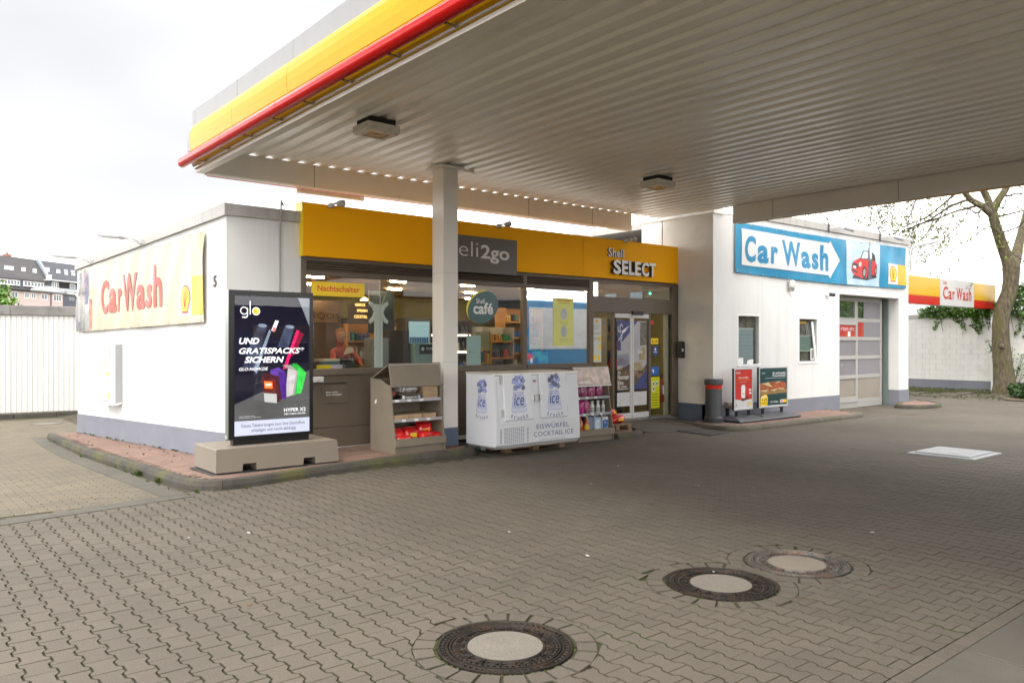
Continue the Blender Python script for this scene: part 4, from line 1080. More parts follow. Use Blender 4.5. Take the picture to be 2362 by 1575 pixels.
# street lamp head on the far corner
t = thing('wall_street_lamp', tuple(FW.p(-.02, 2.7, .05)), 'grey street lamp head on an arm at the far corner of the side wall', 'street lamp')
A0, A1 = Vector((3.36, 18.4, 2.76)), Vector((3.18, 18.62, 2.80))
E0 = Vector((2.60, 18.95, 2.87))
mb = MB(); mb.tube([(3.39, 18.35, 2.2), (3.38, 18.35, 2.70), (3.33, 18.4, 2.77), tuple(A1)], .028, 8); mb.build('arm', STEEL, t)
mb = MB(); P = [A1.lerp(E0, k / 6) for k in range(7)]
d = (E0 - A1).normalized(); sx = d.cross(Vector((0, 0, 1))).normalized()
ws = [.05, .10, .12, .125, .12, .10, .03]; hs = [.04, .09, .11, .11, .09, .06, .02]
vs = []; 
for p, w_, h_ in zip(P, ws, hs):
    vs += [p + sx * w_, p + sx * w_ * .7 + Vector((0, 0, h_)), p - sx * w_ * .7 + Vector((0, 0, h_)), p - sx * w_, p - sx * w_ * .7 - Vector((0, 0, .03)), p + sx * w_ * .7 - Vector((0, 0, .03))]
mb.add(vs, [(i * 6 + k, i * 6 + (k + 1) % 6, (i + 1) * 6 + (k + 1) % 6, (i + 1) * 6 + k) for i in range(6) for k in range(6)], True); mb.build('lamp_head', M('street_lamp_grey', (.36, .38, .40), .4, var=.05), t)
# ================================================================ CANOPY
CAN = M('canopy_offwhite', (0.88, 0.86, 0.82), 0.3, var=.05, vscale=1.0, dirt=(0.42, 0.38, 0.32), dscale=2.2, dpos=(0.56, 0.8), damt=.5, stretch=(1, .3, 1))
CANB = M('canopy_beam', (0.76, 0.73, 0.68), 0.5, var=.04, vscale=1.5, dirt=(0.30, 0.26, 0.21), dscale=14, dpos=(0.66, 0.74), damt=.6)
CY = M('canopy_yellow', (0.56, 0.315, 0.002), 0.35, var=.02, spec=.10)
CGY = M('canopy_grey_top', (0.26, 0.262, 0.27), 0.5, metal=.0, var=.04, dirt=(0.25, 0.24, 0.22), dscale=6, dpos=(0.62, 0.8), damt=.5, stretch=(3, 3, .3))
CRED = M('canopy_red_pipe', (0.50, 0.006, 0.005), 0.22, var=.04, spec=.12, dirt=(.25, .02, .02), dscale=8, dpos=(.62, .75), damt=.5)
canopy = thing('forecourt_canopy', (3.9, 12.0, 4.3), 'large flat canopy with ribbed white underside and yellow edge over the forecourt', 'canopy')
zb = 4.66; per = .265; h = .040
prof = []
u = 3.86
while u < 14.3:
    prof += [(u, zb), (u + .020, zb - .0), (u + .125, zb), (u + .150, zb + h), (u + .24, zb + h)]; u += per
prof = [p for p in prof if p[0] <= 14.32]
mb = MB(); vs = []
for v in (-9, 11.97): vs += [(x, v, z) for x, z in prof]
vs2 = []
for v in (-9, 11.97): vs2 += [(x, v, z + .003) for x, z in prof]
n = len(prof)
mb.add(vs, [(i + 1, i, n + i, n + i + 1) for i in range(n - 1)]); mb.add(vs2, [(i, i + 1, n + i + 1, n + i) for i in range(n - 1)])
mb.build('ribbed_deck', CAN, canopy)
mb = MB(); mb.box(3.76, 14.2, -9, 11.7, 4.95, 5.05); mb.build('roof', COPING, canopy)  # slab above the ribs, out of view, added to block light
mb = MB(); mb.box(3.87, 13.25, 11.90, 11.948, 4.292, 4.658, .0); mb.build('rear_beam', CANB, canopy)
mb = MB(); mb.box(3.87, 13.25, 11.95, 12.02, 4.282, 4.32); mb.build('rear_trim', CANB, canopy)
mb = MB(); mb.tube([(3.95, 12.10, 4.33), (12.3, 12.10, 4.33)], .045, 10); mb.build('rear_pipe', CRED, canopy)
mb = MB(); mb.box(14.15, 14.20, -9, 9.86, 4.295, 4.658); mb.build('right_beam', CANB, canopy)
for v in (8.9, 6.4, 3.9, 1.4):
    mb = MB(); mb.box(14.146, 14.1495, v, v + .006, 4.296, 4.657); mb.build('beam_joint', DARK, canopy)
for u in (5.6, 7.9, 10.2, 12.0):
    mb = MB(); mb.box(u, u + .006, 11.896, 11.8995, 4.293, 4.657); mb.build('beam_joint', DARK, canopy)
mb = MB(); mb.box(14.24, 14.34, -9, 9.8, 4.29, 5.2); mb.build('right_fascia', CY, canopy)
# left edge: bottom lip, flat strip beside the deck, yellow panels, grey top, red pipe
def ext(prof, v0, v1, name, mat, parent=canopy, smooth=False):
    F = Frame((0, v1, 0), (1, 0, 0), ZUP)       # normal -v
    mb = MB(); mb.poly(F, prof, 0, v1 - v0, smooth); return mb.build(name, mat, parent)
ext([(3.75, 4.296), (3.87, 4.296), (3.87, 4.34), (3.75, 4.34)], -8, 12.0, 'bottom_lip', CANB)
ext([(3.865, 4.345), (3.93, 4.345), (4.02, 4.655), (3.865, 4.655)], -8, 11.89, 'inner_flashing', CAN)
edges = [12.0, 11.87, 10.16, 8.42, 5.0, 1.6, -1.8, -5.2, -8]
yo = [(3.715, 4.965), (3.672, 4.945), (3.642, 4.88), (3.628, 4.79), (3.628, 4.70), (3.638, 4.58)]
yi = [(3.70, 4.58), (3.70, 4.965)]
lo = [(3.64, 4.575), (3.66, 4.50), (3.70, 4.40), (3.74, 4.344), (3.80, 4.344), (3.80, 4.575)]
for k in range(len(edges) - 1):
    a, b = edges[k + 1] + .004, edges[k] - .004
    if k: ext(yo + yi, a, b, 'yellow_panel', CY); ext(lo, a, b, 'lower_yellow_strip', CY)
    else: ext(yo + yi, a, b, 'end_cap', CGY); ext(lo, a, b, 'end_cap', CGY)
    ext([(3.705, 4.968), (3.76, 4.968), (3.76, 5.205), (3.705, 5.205)], a, b, 'grey_top_panel', CGY)
ext([(3.72, 4.35), (3.76, 4.35), (3.76, 5.20), (3.72, 5.20)], -8, 11.98, 'edge_frame', STEEL)
pj = [12.04, 10.27, 8.47, 5.73, 2.9, 0.1, -2.7, -5.4, -8]
for a, b in zip(pj[:-1], pj[1:]):
    mb = MB(); mb.tube([(3.575, a - .004, 4.425), (3.575, b + .004, 4.425)], .072, 24); mb.build('red_pipe', CRED, canopy)
    mb = MB(); mb.tube([(3.575, b + .012, 4.425), (3.575, b - .012, 4.425)], .0745, 24, caps=False); mb.build('pipe_sleeve', CRED, canopy)
for v in (11.43, 10.5, 9.67, 8.74, 7.92, 7.02, 6.13, 5.24, 4.35, 3.46):
    mb = MB(); mb.box(3.60, 3.70, v - .012, v + .012, 4.352, 4.362); mb.box(3.60, 3.612, v - .012, v + .012, 4.345, 4.375); mb.box(3.69, 3.72, v - .018, v + .018, 4.35, 4.38); mb.build('pipe_bracket', M('bracket_brass', (.25, .16, .06), .5, metal=.5), canopy)
# ceiling lamps
LB = M('ceiling_lamp_body', (.68, .64, .57), .5, var=.12, vscale=12, dirt=(.14, .11, .08), dscale=12, dpos=(.58, .7))
def ceil_lamp(u, v, lab, big=1.0):
    t = thing('ceiling_lamp', (u, v, 4.66), lab, 'ceiling lamp', 'square lamps under the canopy')
    mb = MB(); mb.box(u - .19, u + .19, v - .17, v + .17, 4.585, 4.659); mb.build('mounting_plate', DARK, t)
    F = Frame((u, v, 4.585), (1, 0, 0), (0, -1, 0))   # normal -z
    mb = MB(); a, b = .235, .20
    vs = [F.p(x * a * s, y * b * s, d) for d, s in ((0, .96), (.0, 1), (.085, 1), (.11, .93), (.11, .62)) for x, y in ((-1, -1), (1, -1), (1, 1), (-1, 1))]
    mb.add(vs, [(i * 4 + k, i * 4 + (k + 1) % 4, (i + 1) * 4 + (k + 1) % 4, (i + 1) * 4 + k) for i in range(4) for k in range(4)] + [(3, 2, 1, 0)]); mb.build('housing', LB, t)
    mb = MB(); mb.fbox(F, -a * .62, a * .62, -b * .62, b * .62, .09, .106); mb.build('lens', M('lamp_glass', (.28, .25, .20), .15, var=.2), t)
    mb = MB(); mb.fbox(F, -.03, .03, -.012, .012, .1065, .112); mb.build('bulb', SIGNW, t)
ceil_lamp(5.113, 9.02, 'nearer square ceiling lamp, on the left above the advertising screen')
ceil_lamp(10.665, 8.97, 'farther square ceiling lamp, nearer to the white pier')
t = thing('tube_light', (5.9, 12.02, 4.25), 'tube light under the rear edge of the canopy left of the column', 'tube light')
mb = MB(); mb.tube([(5.37, 12.03, 4.235), (6.53, 12.03, 4.235)], .035, 12); mb.build('tube', M('tube_plastic', (.62, .58, .54), .35), t)
for u in (5.37, 6.53):
    mb = MB(); mb.tube([(u - .03, 12.03, 4.235), (u + .03, 12.03, 4.235)], .042, 12); mb.build('end_cap', SIGNW, t)
# column
t = thing('column', (7.33, 10.66, .09), 'square white steel column with blue foot standing beside the brown bin', 'column')
mb = MB(); mb.box(7.183, 7.467, 10.50, 10.82, .385, 4.60, .0); mb.build('shaft', CANB, t)
mb = MB(); mb.box(7.175, 7.475, 10.492, 10.828, .06, .384); mb.build('foot', M('column_foot_blue', (.10, .135, .19), .6, var=.06), t)
mb = MB(); mb.box(7.10, 7.55, 10.42, 10.90, 4.60, 4.64); mb.box(7.0, 7.12, 10.60, 10.72, 4.64, 4.658); mb.box(7.5, 7.9, 10.62, 10.70, 4.63, 4.659); mb.build('head_plate', CANB, t)
for z in (1.45, 2.9):
    mb = MB(); mb.box(7.1815, 7.4685, 10.4985, 10.8215, z, z + .004); mb.build('weld_line', COPING, t)

# ================================================================ CAR WASH BUILDING with the pier beside the entrance
UE = 23.87
wash = thing('car_wash_building', (14.36, 10.51, 0), 'white car wash building with sectional garage door and blue banner', 'building')
GD = (19.83, 23.26)
for (a, b, c, d) in ((14.356, 15.24, .385, 4.645), (16.18, 17.81, .385, 4.645), (18.78, 19.83, .385, 4.645), (15.2401, 16.1799, .385, 1.21), (15.2401, 16.1799, 2.44, 4.645), (17.8101, 18.7799, .385, 1.24), (17.8101, 18.7799, 2.42, 4.645)):
    mb = MB(); mb.fbox(FC, a, b, c, d, -.3, 0); mb.build('front_wall', WHITE, wash)
mb = MB(); mb.fbox(FC, 19.832, 23.258, 3.057, 4.645, -.3, 0); mb.build('lintel', WHITE, wash)
mb = MB(); mb.fbox(FC, 23.26, UE, .385, 4.645, -.6, 0); mb.build('right_jamb', WHITE, wash)
PLD = .012
mb = MB(); mb.fbox(FC, 14.345, 19.83, -.3, .385, -.29, PLD); mb.build('plinth', PLINTH, wash)
mb = MB(); mb.fbox(FC, 23.25, UE + .01, -.3, .385, -.59, PLD); mb.build('plinth', PLINTH, wash)
mb = MB(); mb.box(14.354, 14.65, 10.508, 12.57, .40, 4.62); mb.build('pier_wall', M('pier_white', (.70, .675, .625), .85, var=.05, vscale=1.2, bump=.25, bscale=130, dirt=(.42, .38, .32), dscale=1.6, dpos=(.56, .8), damt=.5), wash)
mb = MB(); mb.box(14.345, 14.65, 10.50, 12.57, -.1, .398); mb.build('pier_plinth', PLINTHD, wash)
mb = MB(); mb.box(14.325, 14.70, 10.47, 12.60, 4.62, 4.745); mb.build('pier_cap', CANB, wash)
mb = MB(); mb.box(14.348, 14.3535, 11.93, 11.945, 3.95, 4.62); mb.build('pier_joint', DARK, wash)
mb = MB(); mb.fbox(FC, 15.6, UE + .05, 4.655, 4.835, -.34, .045); mb.build('coping', COPING, wash)
mb = MB(); mb.fbox(FC, 14.7, UE, 4.646, 4.66, -.29, .01); mb.build('coping', COPING, wash)
mb = MB(); mb.box(23.57, UE, 10.81, 18, -.3, 4.645); mb.build('side_wall', WHITE, wash)
mb = MB(); mb.box(14.4, UE, 10.85, 18, 4.5, 4.64); mb.build('roof', COPING, wash)
mb = MB(); mb.box(14.36, UE, 17.8, 18, -.3, 4.6); mb.build('rear_wall', WHITE, wash)
mb = MB(); mb.fbox(FC, 23.20, 23.262, -.2, 3.055, -.46, -.30); mb.build('door_rail', M('rail_green_grey', (.16, .2, .19), .5), wash)
mb = MB(); mb.fbox(FC, 23.13, 23.199, -.2, 3.055, -.5, -.44); mb.build('door_rail', DARK, wash)
# garage door: 5 rows of 4 fields
FD_ = Frame((0, 10.93, 0), (1, 0, 0), ZUP)
DFR = M('door_frame_aluminium', (.40, .388, .37), .45, metal=.15, var=.03)
garage = [0]
gd = MB(); rows = [-.05, .22, .80, 1.27, 1.80, 2.28, 2.92, 3.05]
zz = [(-.06, .17), (.76, .86), (1.30, 1.40), (1.83, 1.93), (2.35, 2.46), (2.93, 3.056)]
for a, b in zz: gd.fbox(FD_, 19.85, 23.12, a, b, -.04, 0, .004)
gdo = gd.build('garage_door', DFR, wash)
cols = [19.85, 20.52, 20.66, 21.50, 21.70, 22.98, 23.12]
# fields between the rails; the uprights butt between them
xs_fields = [(19.85, 20.44), (20.60, 21.50), (21.66, 22.98)]
UPR = [(20.44, 20.60), (21.50, 21.66), (22.98, 23.12)]
MILK = M('milky_pane', (.22, .208, .225), .35, var=.08, vscale=1.0)
MILKB = M('milky_pane_beige', (.29, .255, .215), .4, var=.12, vscale=1.0)
CLEAR = glass_mat('garage_glass', refl=.30)
PURP = M('pane_poster_red', (.42, .03, .02), .5, var=.25, vscale=4, dirt=(.5, .22, .04), dscale=2.5, dpos=(.52, .66))
for r in range(5):
    z0, z1 = zz[r][1], zz[r + 1][0]
    for a, b in UPR:
        mb = MB(); mb.fbox(FD_, a, b, z0 + .001, z1 - .001, -.038, -.001, .004); mb.build('stile', DFR, gdo)
    for (a, b) in xs_fields:
        mat = MILKB if r == 0 else MILK if r < 3 else (CLEAR)
        mb = MB(); mb.fbox(FD_, a + .002, b - .002, z0 + .001, z1 - .001, -.03, -.018); mb.build('pane', mat, gdo)
# wicket door in the garage door
WD = M('wicket_frame', (.43, .418, .40), .45, metal=.15, var=.03)
mb = MB()
mb.fbox(FD_, 20.50, 20.585, .10, 2.36, .002, .022, .003); mb.fbox(FD_, 21.515, 21.60, .10, 2.36, .002, .022, .003)
for a, b in ((.10, .25), (.76, .86), (1.30, 1.40), (1.83, 1.93), (2.26, 2.36)): mb.fbox(FD_, 20.586, 21.514, a, b, .002, .022, .003)
wk = mb.build('wicket_door', WD, wash)
mb = MB(); mb.fbox(FD_, 20.52, 20.56, .98, 1.22, .0225, .032); mb.tube([FD_.p(20.54, 1.14, .03), FD_.p(20.54, 1.14, .07), FD_.p(20.66, 1.14, .07)], .012, 6); mb.build('handle', STEEL, wk)
mb = MB(); mb.fbox(FD_, 20.62, 21.5, 1.935, 2.255, -.012, -.006); mb.build('red_poster', PURP, wash)
for a, b in ((19.86, 20.42), (21.67, 21.98)):
    mb = MB(); mb.fbox(FD_, a, b, 1.935, 2.345, -.012, -.006); mb.build('red_poster', PURP, wash)
mb = MB(); mb.fbox(FD_, 22.0, 22.97, 1.935, 2.345, -.012, -.006); mb.fbox(FD_, 22.0, 22.97, 2.47, 2.925, -.012, -.006); mb.build('milky_film', MILK, wash, kind='stuff')
mb = MB(); text(mb, FD_, 'ron-m', 20.72, 2.10, .70, .09, -.005, -.004, .01); mb.build('poster_lettering', M('faded_white', (.6, .5, .55), .6), wash)
t = thing('door_notice', tuple(FD_.p(21.2, 1.95)), 'small white note on the red poster of the garage door', 'notice')
mb = MB(); mb.fbox(FD_, 21.10, 21.24, 1.94, 2.08, -.004, -.001); mb.build('sheet', SIGNW, t)
t = thing('door_notice', tuple(FD_.p(20.3, 1.5)), 'white card with red figure on the left of the garage door', 'notice')
mb = MB(); mb.fbox(FD_, 20.12, 20.40, 1.38, 1.76, .002, .012); mb.build('sheet', SIGNW, t)
mb = MB(); mb.fbox(FD_, 20.24, 20.32, 1.54, 1.60, .0125, .0135); mb.build('print', RED, t)
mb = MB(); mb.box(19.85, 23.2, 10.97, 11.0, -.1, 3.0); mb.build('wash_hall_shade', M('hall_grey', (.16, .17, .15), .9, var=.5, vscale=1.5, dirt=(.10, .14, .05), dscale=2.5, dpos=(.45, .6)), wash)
# windows
CLEARG = glass_mat('small_window_glass', refl=0.06)
def small_window(x0, x1, z0, z1, tilt, lab):
    w = None
    fr = MB(); s = .06
    s = .058
    fr.fbox(FC, x0 - s, x1 + s, z1, z1 + s, -.10, .003, .003); fr.fbox(FC, x0 - s, x1 + s, z0 - s, z0, -.10, .012, .003)
    fr.fbox(FC, x0 - s, x0, z0 + .001, z1 - .001, -.10, .003, .003); fr.fbox(FC, x1, x1 + s, z0 + .001, z1 - .001, -.10, .003, .003)
    w = fr.build('window', M('window_white', (.78, .78, .78), .35, var=.01), wash)
    mb = MB(); mb.fbox(FC, x0, x1, z0, z1, -.12, -.10); mb.build('window_recess', M('room_dark', (.075, .07, .06), .8, var=.3, vscale=4, dirt=(.16, .14, .12), dscale=3, dpos=(.5, .6)), w)
    Fp = FC
    if tilt:
        Fp = Frame((0, VC, z0), (1, 0, 0), (0, -.0, 1)); 
    mb = MB(); mb.fbox(FC, x0 + .002, x1 - .002, z0 + .002, z1 - .002, -.045, -.038); mb.build('pane', CLEARG, w)
    return w
BLIND = M('blind_grey', (.42, .47, .50), .6, var=.04)
w1 = small_window(15.30, 16.12, 1.27, 2.38, False, '')
for k in range(26):
    z = 1.28 + k * .032
    if z > 2.08: break
    mb = MB(); mb.fbox(FC, 15.305, 15.96, z, z + .016, -.075, -.055); mb.add([FC.p(15.305, z + .016, -.075), FC.p(15.96, z + .016, -.075), FC.p(15.96, z + .032, -.055), FC.p(15.305, z + .032, -.055)], [(0, 1, 2, 3)]); mb.build('blind_pleat', BLIND, w1)
mb = MB(); mb.fbox(FC, 15.30, 15.98, 2.085, 2.10, -.08, -.05); mb.build('blind_rail', SIGNW, w1)
mb = MB(); mb.fbox(FC, 15.31, 15.53, 1.275, 1.42, -.036, -.032); mb.build('paper_sheet', SIGNW, w1)
mb = MB(); mb.poly(FC, [(15.68, 1.275), (15.92, 1.275), (15.94, 1.38), (15.70, 1.36)], -.036, -.032); mb.build('paper_sheet', SIGNW, w1)
w2 = small_window(17.87, 18.72, 1.30, 2.36, True, '')
mb = MB(); mb.fbox(FC, 17.872, 18.30, 2.24, 2.30, -.09, -.07); mb.build('orange_blind', M('blind_orange', (.6, .3, .02), .6), w2)
for k in range(11):
    z = 1.57 + k * .033
    mb = MB(); mb.fbox(FC, 17.875, 18.50, z, z + .017, -.075, -.055); mb.add([FC.p(17.875, z + .017, -.075), FC.p(18.50, z + .017, -.075), FC.p(18.50, z + .033, -.055), FC.p(17.875, z + .033, -.055)], [(0, 1, 2, 3)]); mb.build('blind_pleat', M('blind_green', (.24, .33, .30), .6, var=.2, vscale=4), w2)
for z in (1.555, 1.935):
    mb = MB(); mb.fbox(FC, 17.872, 18.52, z, z + .012, -.08, -.05); mb.build('blind_rail', SIGNW, w2)
# tilted open sash of the right window
Ft = Frame((0, VC - .0, 1.31), (1, 0, 0), (0, -.075 * 0, 1)); 
sash = MB(); P0, P1 = (18.60, 1.31), (18.44, 2.30)
sash.poly(FC, [(18.62, 1.31), (18.70, 1.31), (18.52, 2.30), (18.44, 2.30)], -.02, .0); sash.build('tilted_sash', M('window_white', (.78, .78, .78), .35), w2)
mb = MB(); mb.fbox(FC, 18.45, 18.62, 1.33, 1.62, -.036, -.030); mb.build('paper_sheet', SIGNW, w2)
mb = MB(); mb.fbox(FC, 18.48, 18.59, 1.36, 1.59, -.0295, -.028); mb.build('print', M('print_dark', (.25, .22, .22), .6, var=.5, vscale=60), w2)
for k in range(4):
    mb = MB(); x = 18.26 + k * .05; mb.poly(FC, [(x, 2.28), (x + .03, 2.28), (x + .13, 1.95), (x + .10, 1.95)], -.09 + (k % 2) * .01, -.08 + (k % 2) * .01); mb.build('curtain_fold', M('curtain_grey', (.35, .34, .33), .8), w2)

# blue banner
def cw2(x, y):
    return .012 * math.sin(2.3 * x + 1.7 * y) + .008 * math.sin(5.5 * y + 1.1 * x) + .004 * math.sin(9 * x - 3 * y)
FBL = Frame(FC.o + FC.n * .05, FC.x, FC.y); FBL.warp = cw2
t = thing('car_wash_banner', tuple(FC.p(19, 4.0)), 'bright blue Car Wash banner with white arrow and small red car', 'banner')
BLU = M('banner_blue', (0.008, 0.20, 0.37), 0.35, var=.08, vscale=1.0, dirt=(0.015, 0.30, 0.50), dscale=.8, dpos=(.45, .7))
def grid(F, x0, x1, z0f, z1f, d, mat, name, par, n=60, m=14):
    mb = MB(); vs = []
    for i in range(n + 1):
        x = x0 + (x1 - x0) * i / n
        for j in range(m + 1): vs.append(F.p(x, z0f(x) + (z1f(x) - z0f(x)) * j / m, d))
    mb.add(vs, [(i * (m + 1) + j, (i + 1) * (m + 1) + j, (i + 1) * (m + 1) + j + 1, i * (m + 1) + j + 1) for i in range(n) for j in range(m)], True); return mb.build(name, mat, par)
sag = lambda x: -.05 * math.sin(math.pi * (x - 15.1) / 8.5)
zt = lambda x: 4.50 + .05 * (x - 15.1) / 8.5 + sag(x) * .7
zbm = lambda x: 3.355 + sag(x)
grid(FBL, 15.11, 23.61, zbm, zt, 0, BLU, 'cloth', t, 120, 18)
sk = M('banner_pale_blue', (.42, .60, .78), .4, var=.2, vscale=.8, dirt=(.72, .76, .84), dscale=.9, dpos=(.42, .6))
grid(FBL, 20.1, 21.95, lambda x: zbm(x) + .015, lambda x: zt(x) - .01, .003, sk, 'cloud_print', t, 26, 12)
WB = M('banner_print_white', (.62, .63, .64), .4, var=.02)
mb = MB(); n_ = 40
mb.poly(FBL, [(15.345, 3.54), (19.18, 3.505), (19.22, 3.42), (19.72, 3.925), (19.20, 4.40), (19.16, 4.335), (15.345, 4.37)], .002, .012)
mb.build('arrow', WB, t)
BT = M('banner_letter_blue', (.012, .20, .38), .4, var=.03)
mb = MB()
for ch, x, y, w_, h_, bd in (('C', 15.46, 3.62, .44, .61, .035), ('a', 15.96, 3.62, .45, .42, .04), ('r', 16.50, 3.64, .28, .41, .045), ('W', 16.97, 3.63, .86, .61, .035), ('a', 17.86, 3.62, .43, .42, .04), ('s', 18.36, 3.62, .33, .41, .04), ('h', 18.75, 3.61, .41, .65, .04)):
    text(mb, FBL, ch, x, y, w_, h_, .013, .016, bd)
mb.build('lettering', BT, t)
mb = MB(); mb.poly(FBL, [(22.43, 3.44), (23.02, 3.44), (23.02, 4.03), (22.43, 4.03)], .002, .010); mb.build('white_field', WB, t)
mb = MB(); mb.poly(FBL, [(23.02, 3.44), (23.608, 3.44), (23.608, 4.03), (23.02, 4.03)], .002, .010); mb.build('yellow_field', M('banner_yellow', (.60, .40, .02), .45), t)
mb = MB(); pecten(mb, FBL, 22.73, 3.735, .46, .44, .013); mb.build('shell_emblem', [RED, YEL], t)
# printed red car with a person leaning on it
CRD = M('print_car_red', (.60, .03, .025), .35, var=.15, vscale=6); CDK = M('print_car_dark', (.03, .03, .035), .4, var=.4, vscale=20); CGL = M('print_car_glass', (.55, .62, .60), .3, var=.3, vscale=10)
cx0 = 20.35
def pp(pts, mat, nm, d0_=.004, th=.004):
    mb = MB(); mb.poly(FBL, [(cx0 + x, 3.50 + y) for x, y in pts], d0_, d0_ + th); mb.build(nm, mat, t)
pp([(.05, .0), (.9, -.02), (1.45, .08), (1.4, .16), (.2, .12)], CDK, 'car_shadow_print', .001, .004)
pp([(.02, .20), (.04, .36), (.14, .46), (.30, .52), (.60, .60), (1.02, .58), (1.32, .53), (1.42, .42), (1.44, .22), (1.36, .14), (1.0, .16), (.86, .04), (.60, .03), (.12, .12)], CRD, 'car_body_print', .005, .003)
pp([(.50, .54), (.66, .78), (1.10, .80), (1.30, .70), (1.34, .54), (1.0, .55)], CDK, 'car_roof_print', .0085, .002)
pp([(.54, .56), (.68, .755), (.93, .77), (.92, .58)], CGL, 'car_windscreen_print', .011, .001)
pp([(.06, .30), (.08, .42), (.38, .40), (.40, .26)], CDK, 'car_grille_print', .009, .001)
pp([(.10, .28), (.10, .35), (.28, .34), (.29, .27)], WB, 'car_plate_print', .0105, .001)
pp([(.05, .20), (.36, .14), (.36, .20), (.06, .26)], CDK, 'car_grille_print', .009, .001)
for x, y, r1, r2 in ((.74, .19, .13, .17), (1.36, .27, .07, .13)):
    pp([(x + r1 * math.cos(R(a)), y + r2 * math.sin(R(a))) for a in range(0, 360, 24)], CDK, 'car_wheel_print', .0092, .001)
    pp([(x + .6 * r1 * math.cos(R(a)), y + .6 * r2 * math.sin(R(a))) for a in range(0, 360, 30)], M('print_grey2', (.3, .3, .3), .4), 'car_rim_print', .0108, .001)
pp([(.50 + .07 * math.cos(R(a)), .40 + .07 * math.sin(R(a))) for a in range(0, 360, 30)], CGL, 'car_headlight_print', .009, .001)
pp([(.96, .02), (1.02, .02), (1.06, .45), (1.08, .02), (1.14, .02), (1.16, .50), (1.12, .86), (1.02, .90), (.94, .84), (.90, .56), (.96, .5)], M('print_person_dark', (.10, .10, .14), .5, var=.5, vscale=25), 'person_print', .0125, .001)
pp([(1.03 + .045 * math.cos(R(a)), 1.0 + .075 * math.sin(R(a))) for a in range(0, 360, 30)], M('print_skin', (.55, .38, .30), .5), 'head_print', .0125, .001)
pp([(1.0, .86), (1.06, .88), (1.12, .84), (1.14, .62), (1.06, .56), (1.02, .60)], WB, 'shirt_print', .014, .001)
ey = MB()
for k in range(17):
    x = 15.18 + k * .522
    for z in (zt(x) - .03, zbm(x) + .03): ey.fbox(FBL, x - .014, x + .014, z - .014, z + .014, .002, .012)
ey.build('eyelet', STEEL, t, kind='stuff')
def roof_lamp(u, lab):
    t = thing('banner_lamp', (u, VC, 4.83), lab, 'lamp', 'small lamps on the car wash parapet')
    mb = MB(); mb.tube([(u - .16, VC - .2, 4.94), (u - .1, VC - .05, 4.98), (u, VC - .04, 4.95), (u + .02, VC - .07, 4.80), (u, VC - .07, 4.60)], .018, 6); mb.build('cable', M('cable_dark', (.06, .05, .05), .6), t)
    mb = MB(); mb.tube([(u + .02, VC - .06, 4.72), (u + .25, VC - .2, 4.76), (u + .42, VC - .3, 4.72)], .015, 6); mb.build('arm', LIGHTGREY, t)
    mb = MB(); mb.tube([(u + .36, VC - .28, 4.76), (u + .62, VC - .42, 4.70)], [.055, .07], 10); mb.build('lamp_head', LIGHTGREY, t)
roof_lamp(19.15, 'small white lamp above the arrow tip of the blue banner'); roof_lamp(21.95, 'small white lamp above the printed red car of the blue banner')
t = thing('wall_lamp', (17.38, VC, 3.1), 'small round white wall lamp under the blue banner', 'wall lamp')
mb = MB(); mb.lathe((17.38, VC - .10, 3.09), [(.0, 0), (.07, .02), (.085, .09), (.075, .16), (.03, .20), (0, .205)], 14); mb.build('globe', M('lamp_white', (.66, .66, .64), .3), t)
mb = MB(); mb.lathe((17.38, VC - .10, 3.02), [(.03, 0), (.05, .03), (.05, .07)], 12); mb.box(17.34, 17.42, VC - .1, VC - .001, 3.05, 3.12); mb.build('bracket', STEEL, t)
t = thing('security_camera', (19.2, VC, 3.0), 'small dark security camera on the wall left of the garage door', 'camera')
mb = MB(); mb.tube([(19.12, VC - .002, 3.0), (19.13, VC - .09, 3.0)], .03, 8); mb.build('mount', SIGNW, t)
mb = MB(); mb.tube([(19.16, VC - .10, 3.01), (19.28, VC - .16, 3.0)], .045, 12); mb.build('body', BLACK, t)
t = thing('wall_street_lamp', (23.93, 10.5, 4.6), 'grey street lamp head on a thin arm at the right corner of the car wash', 'street lamp')
mb = MB(); mb.tube([(23.90, 10.46, 3.9), (23.90, 10.46, 4.5), (23.95, 10.44, 4.60), (24.25, 10.36, 4.66)], .035, 8); mb.build('arm', STEEL, t)
A1 = Vector((24.2, 10.37, 4.65)); E0 = Vector((25.05, 10.12, 4.86)); P = [A1.lerp(E0, k / 6) for k in range(7)]; d = (E0 - A1).normalized(); sx = d.cross(Vector((0, 0, 1))).normalized(); vs = []
for p, w_, h_ in zip(P, [.04, .10, .125, .13, .13, .10, .03], [.04, .07, .09, .10, .09, .06, .02]):
    vs += [p + sx * w_, p + sx * w_ * .7 + Vector((0, 0, h_)), p - sx * w_ * .7 + Vector((0, 0, h_)), p - sx * w_, p - sx * w_ * .7 - Vector((0, 0, .03)), p + sx * w_ * .7 - Vector((0, 0, .03))]
mb = MB(); mb.add(vs, [(i * 6 + k, i * 6 + (k + 1) % 6, (i + 1) * 6 + (k + 1) % 6, (i + 1) * 6 + k) for i in range(6) for k in range(6)], True); mb.build('lamp_head', M('street_lamp_grey', (.36, .38, .40), .4), t)

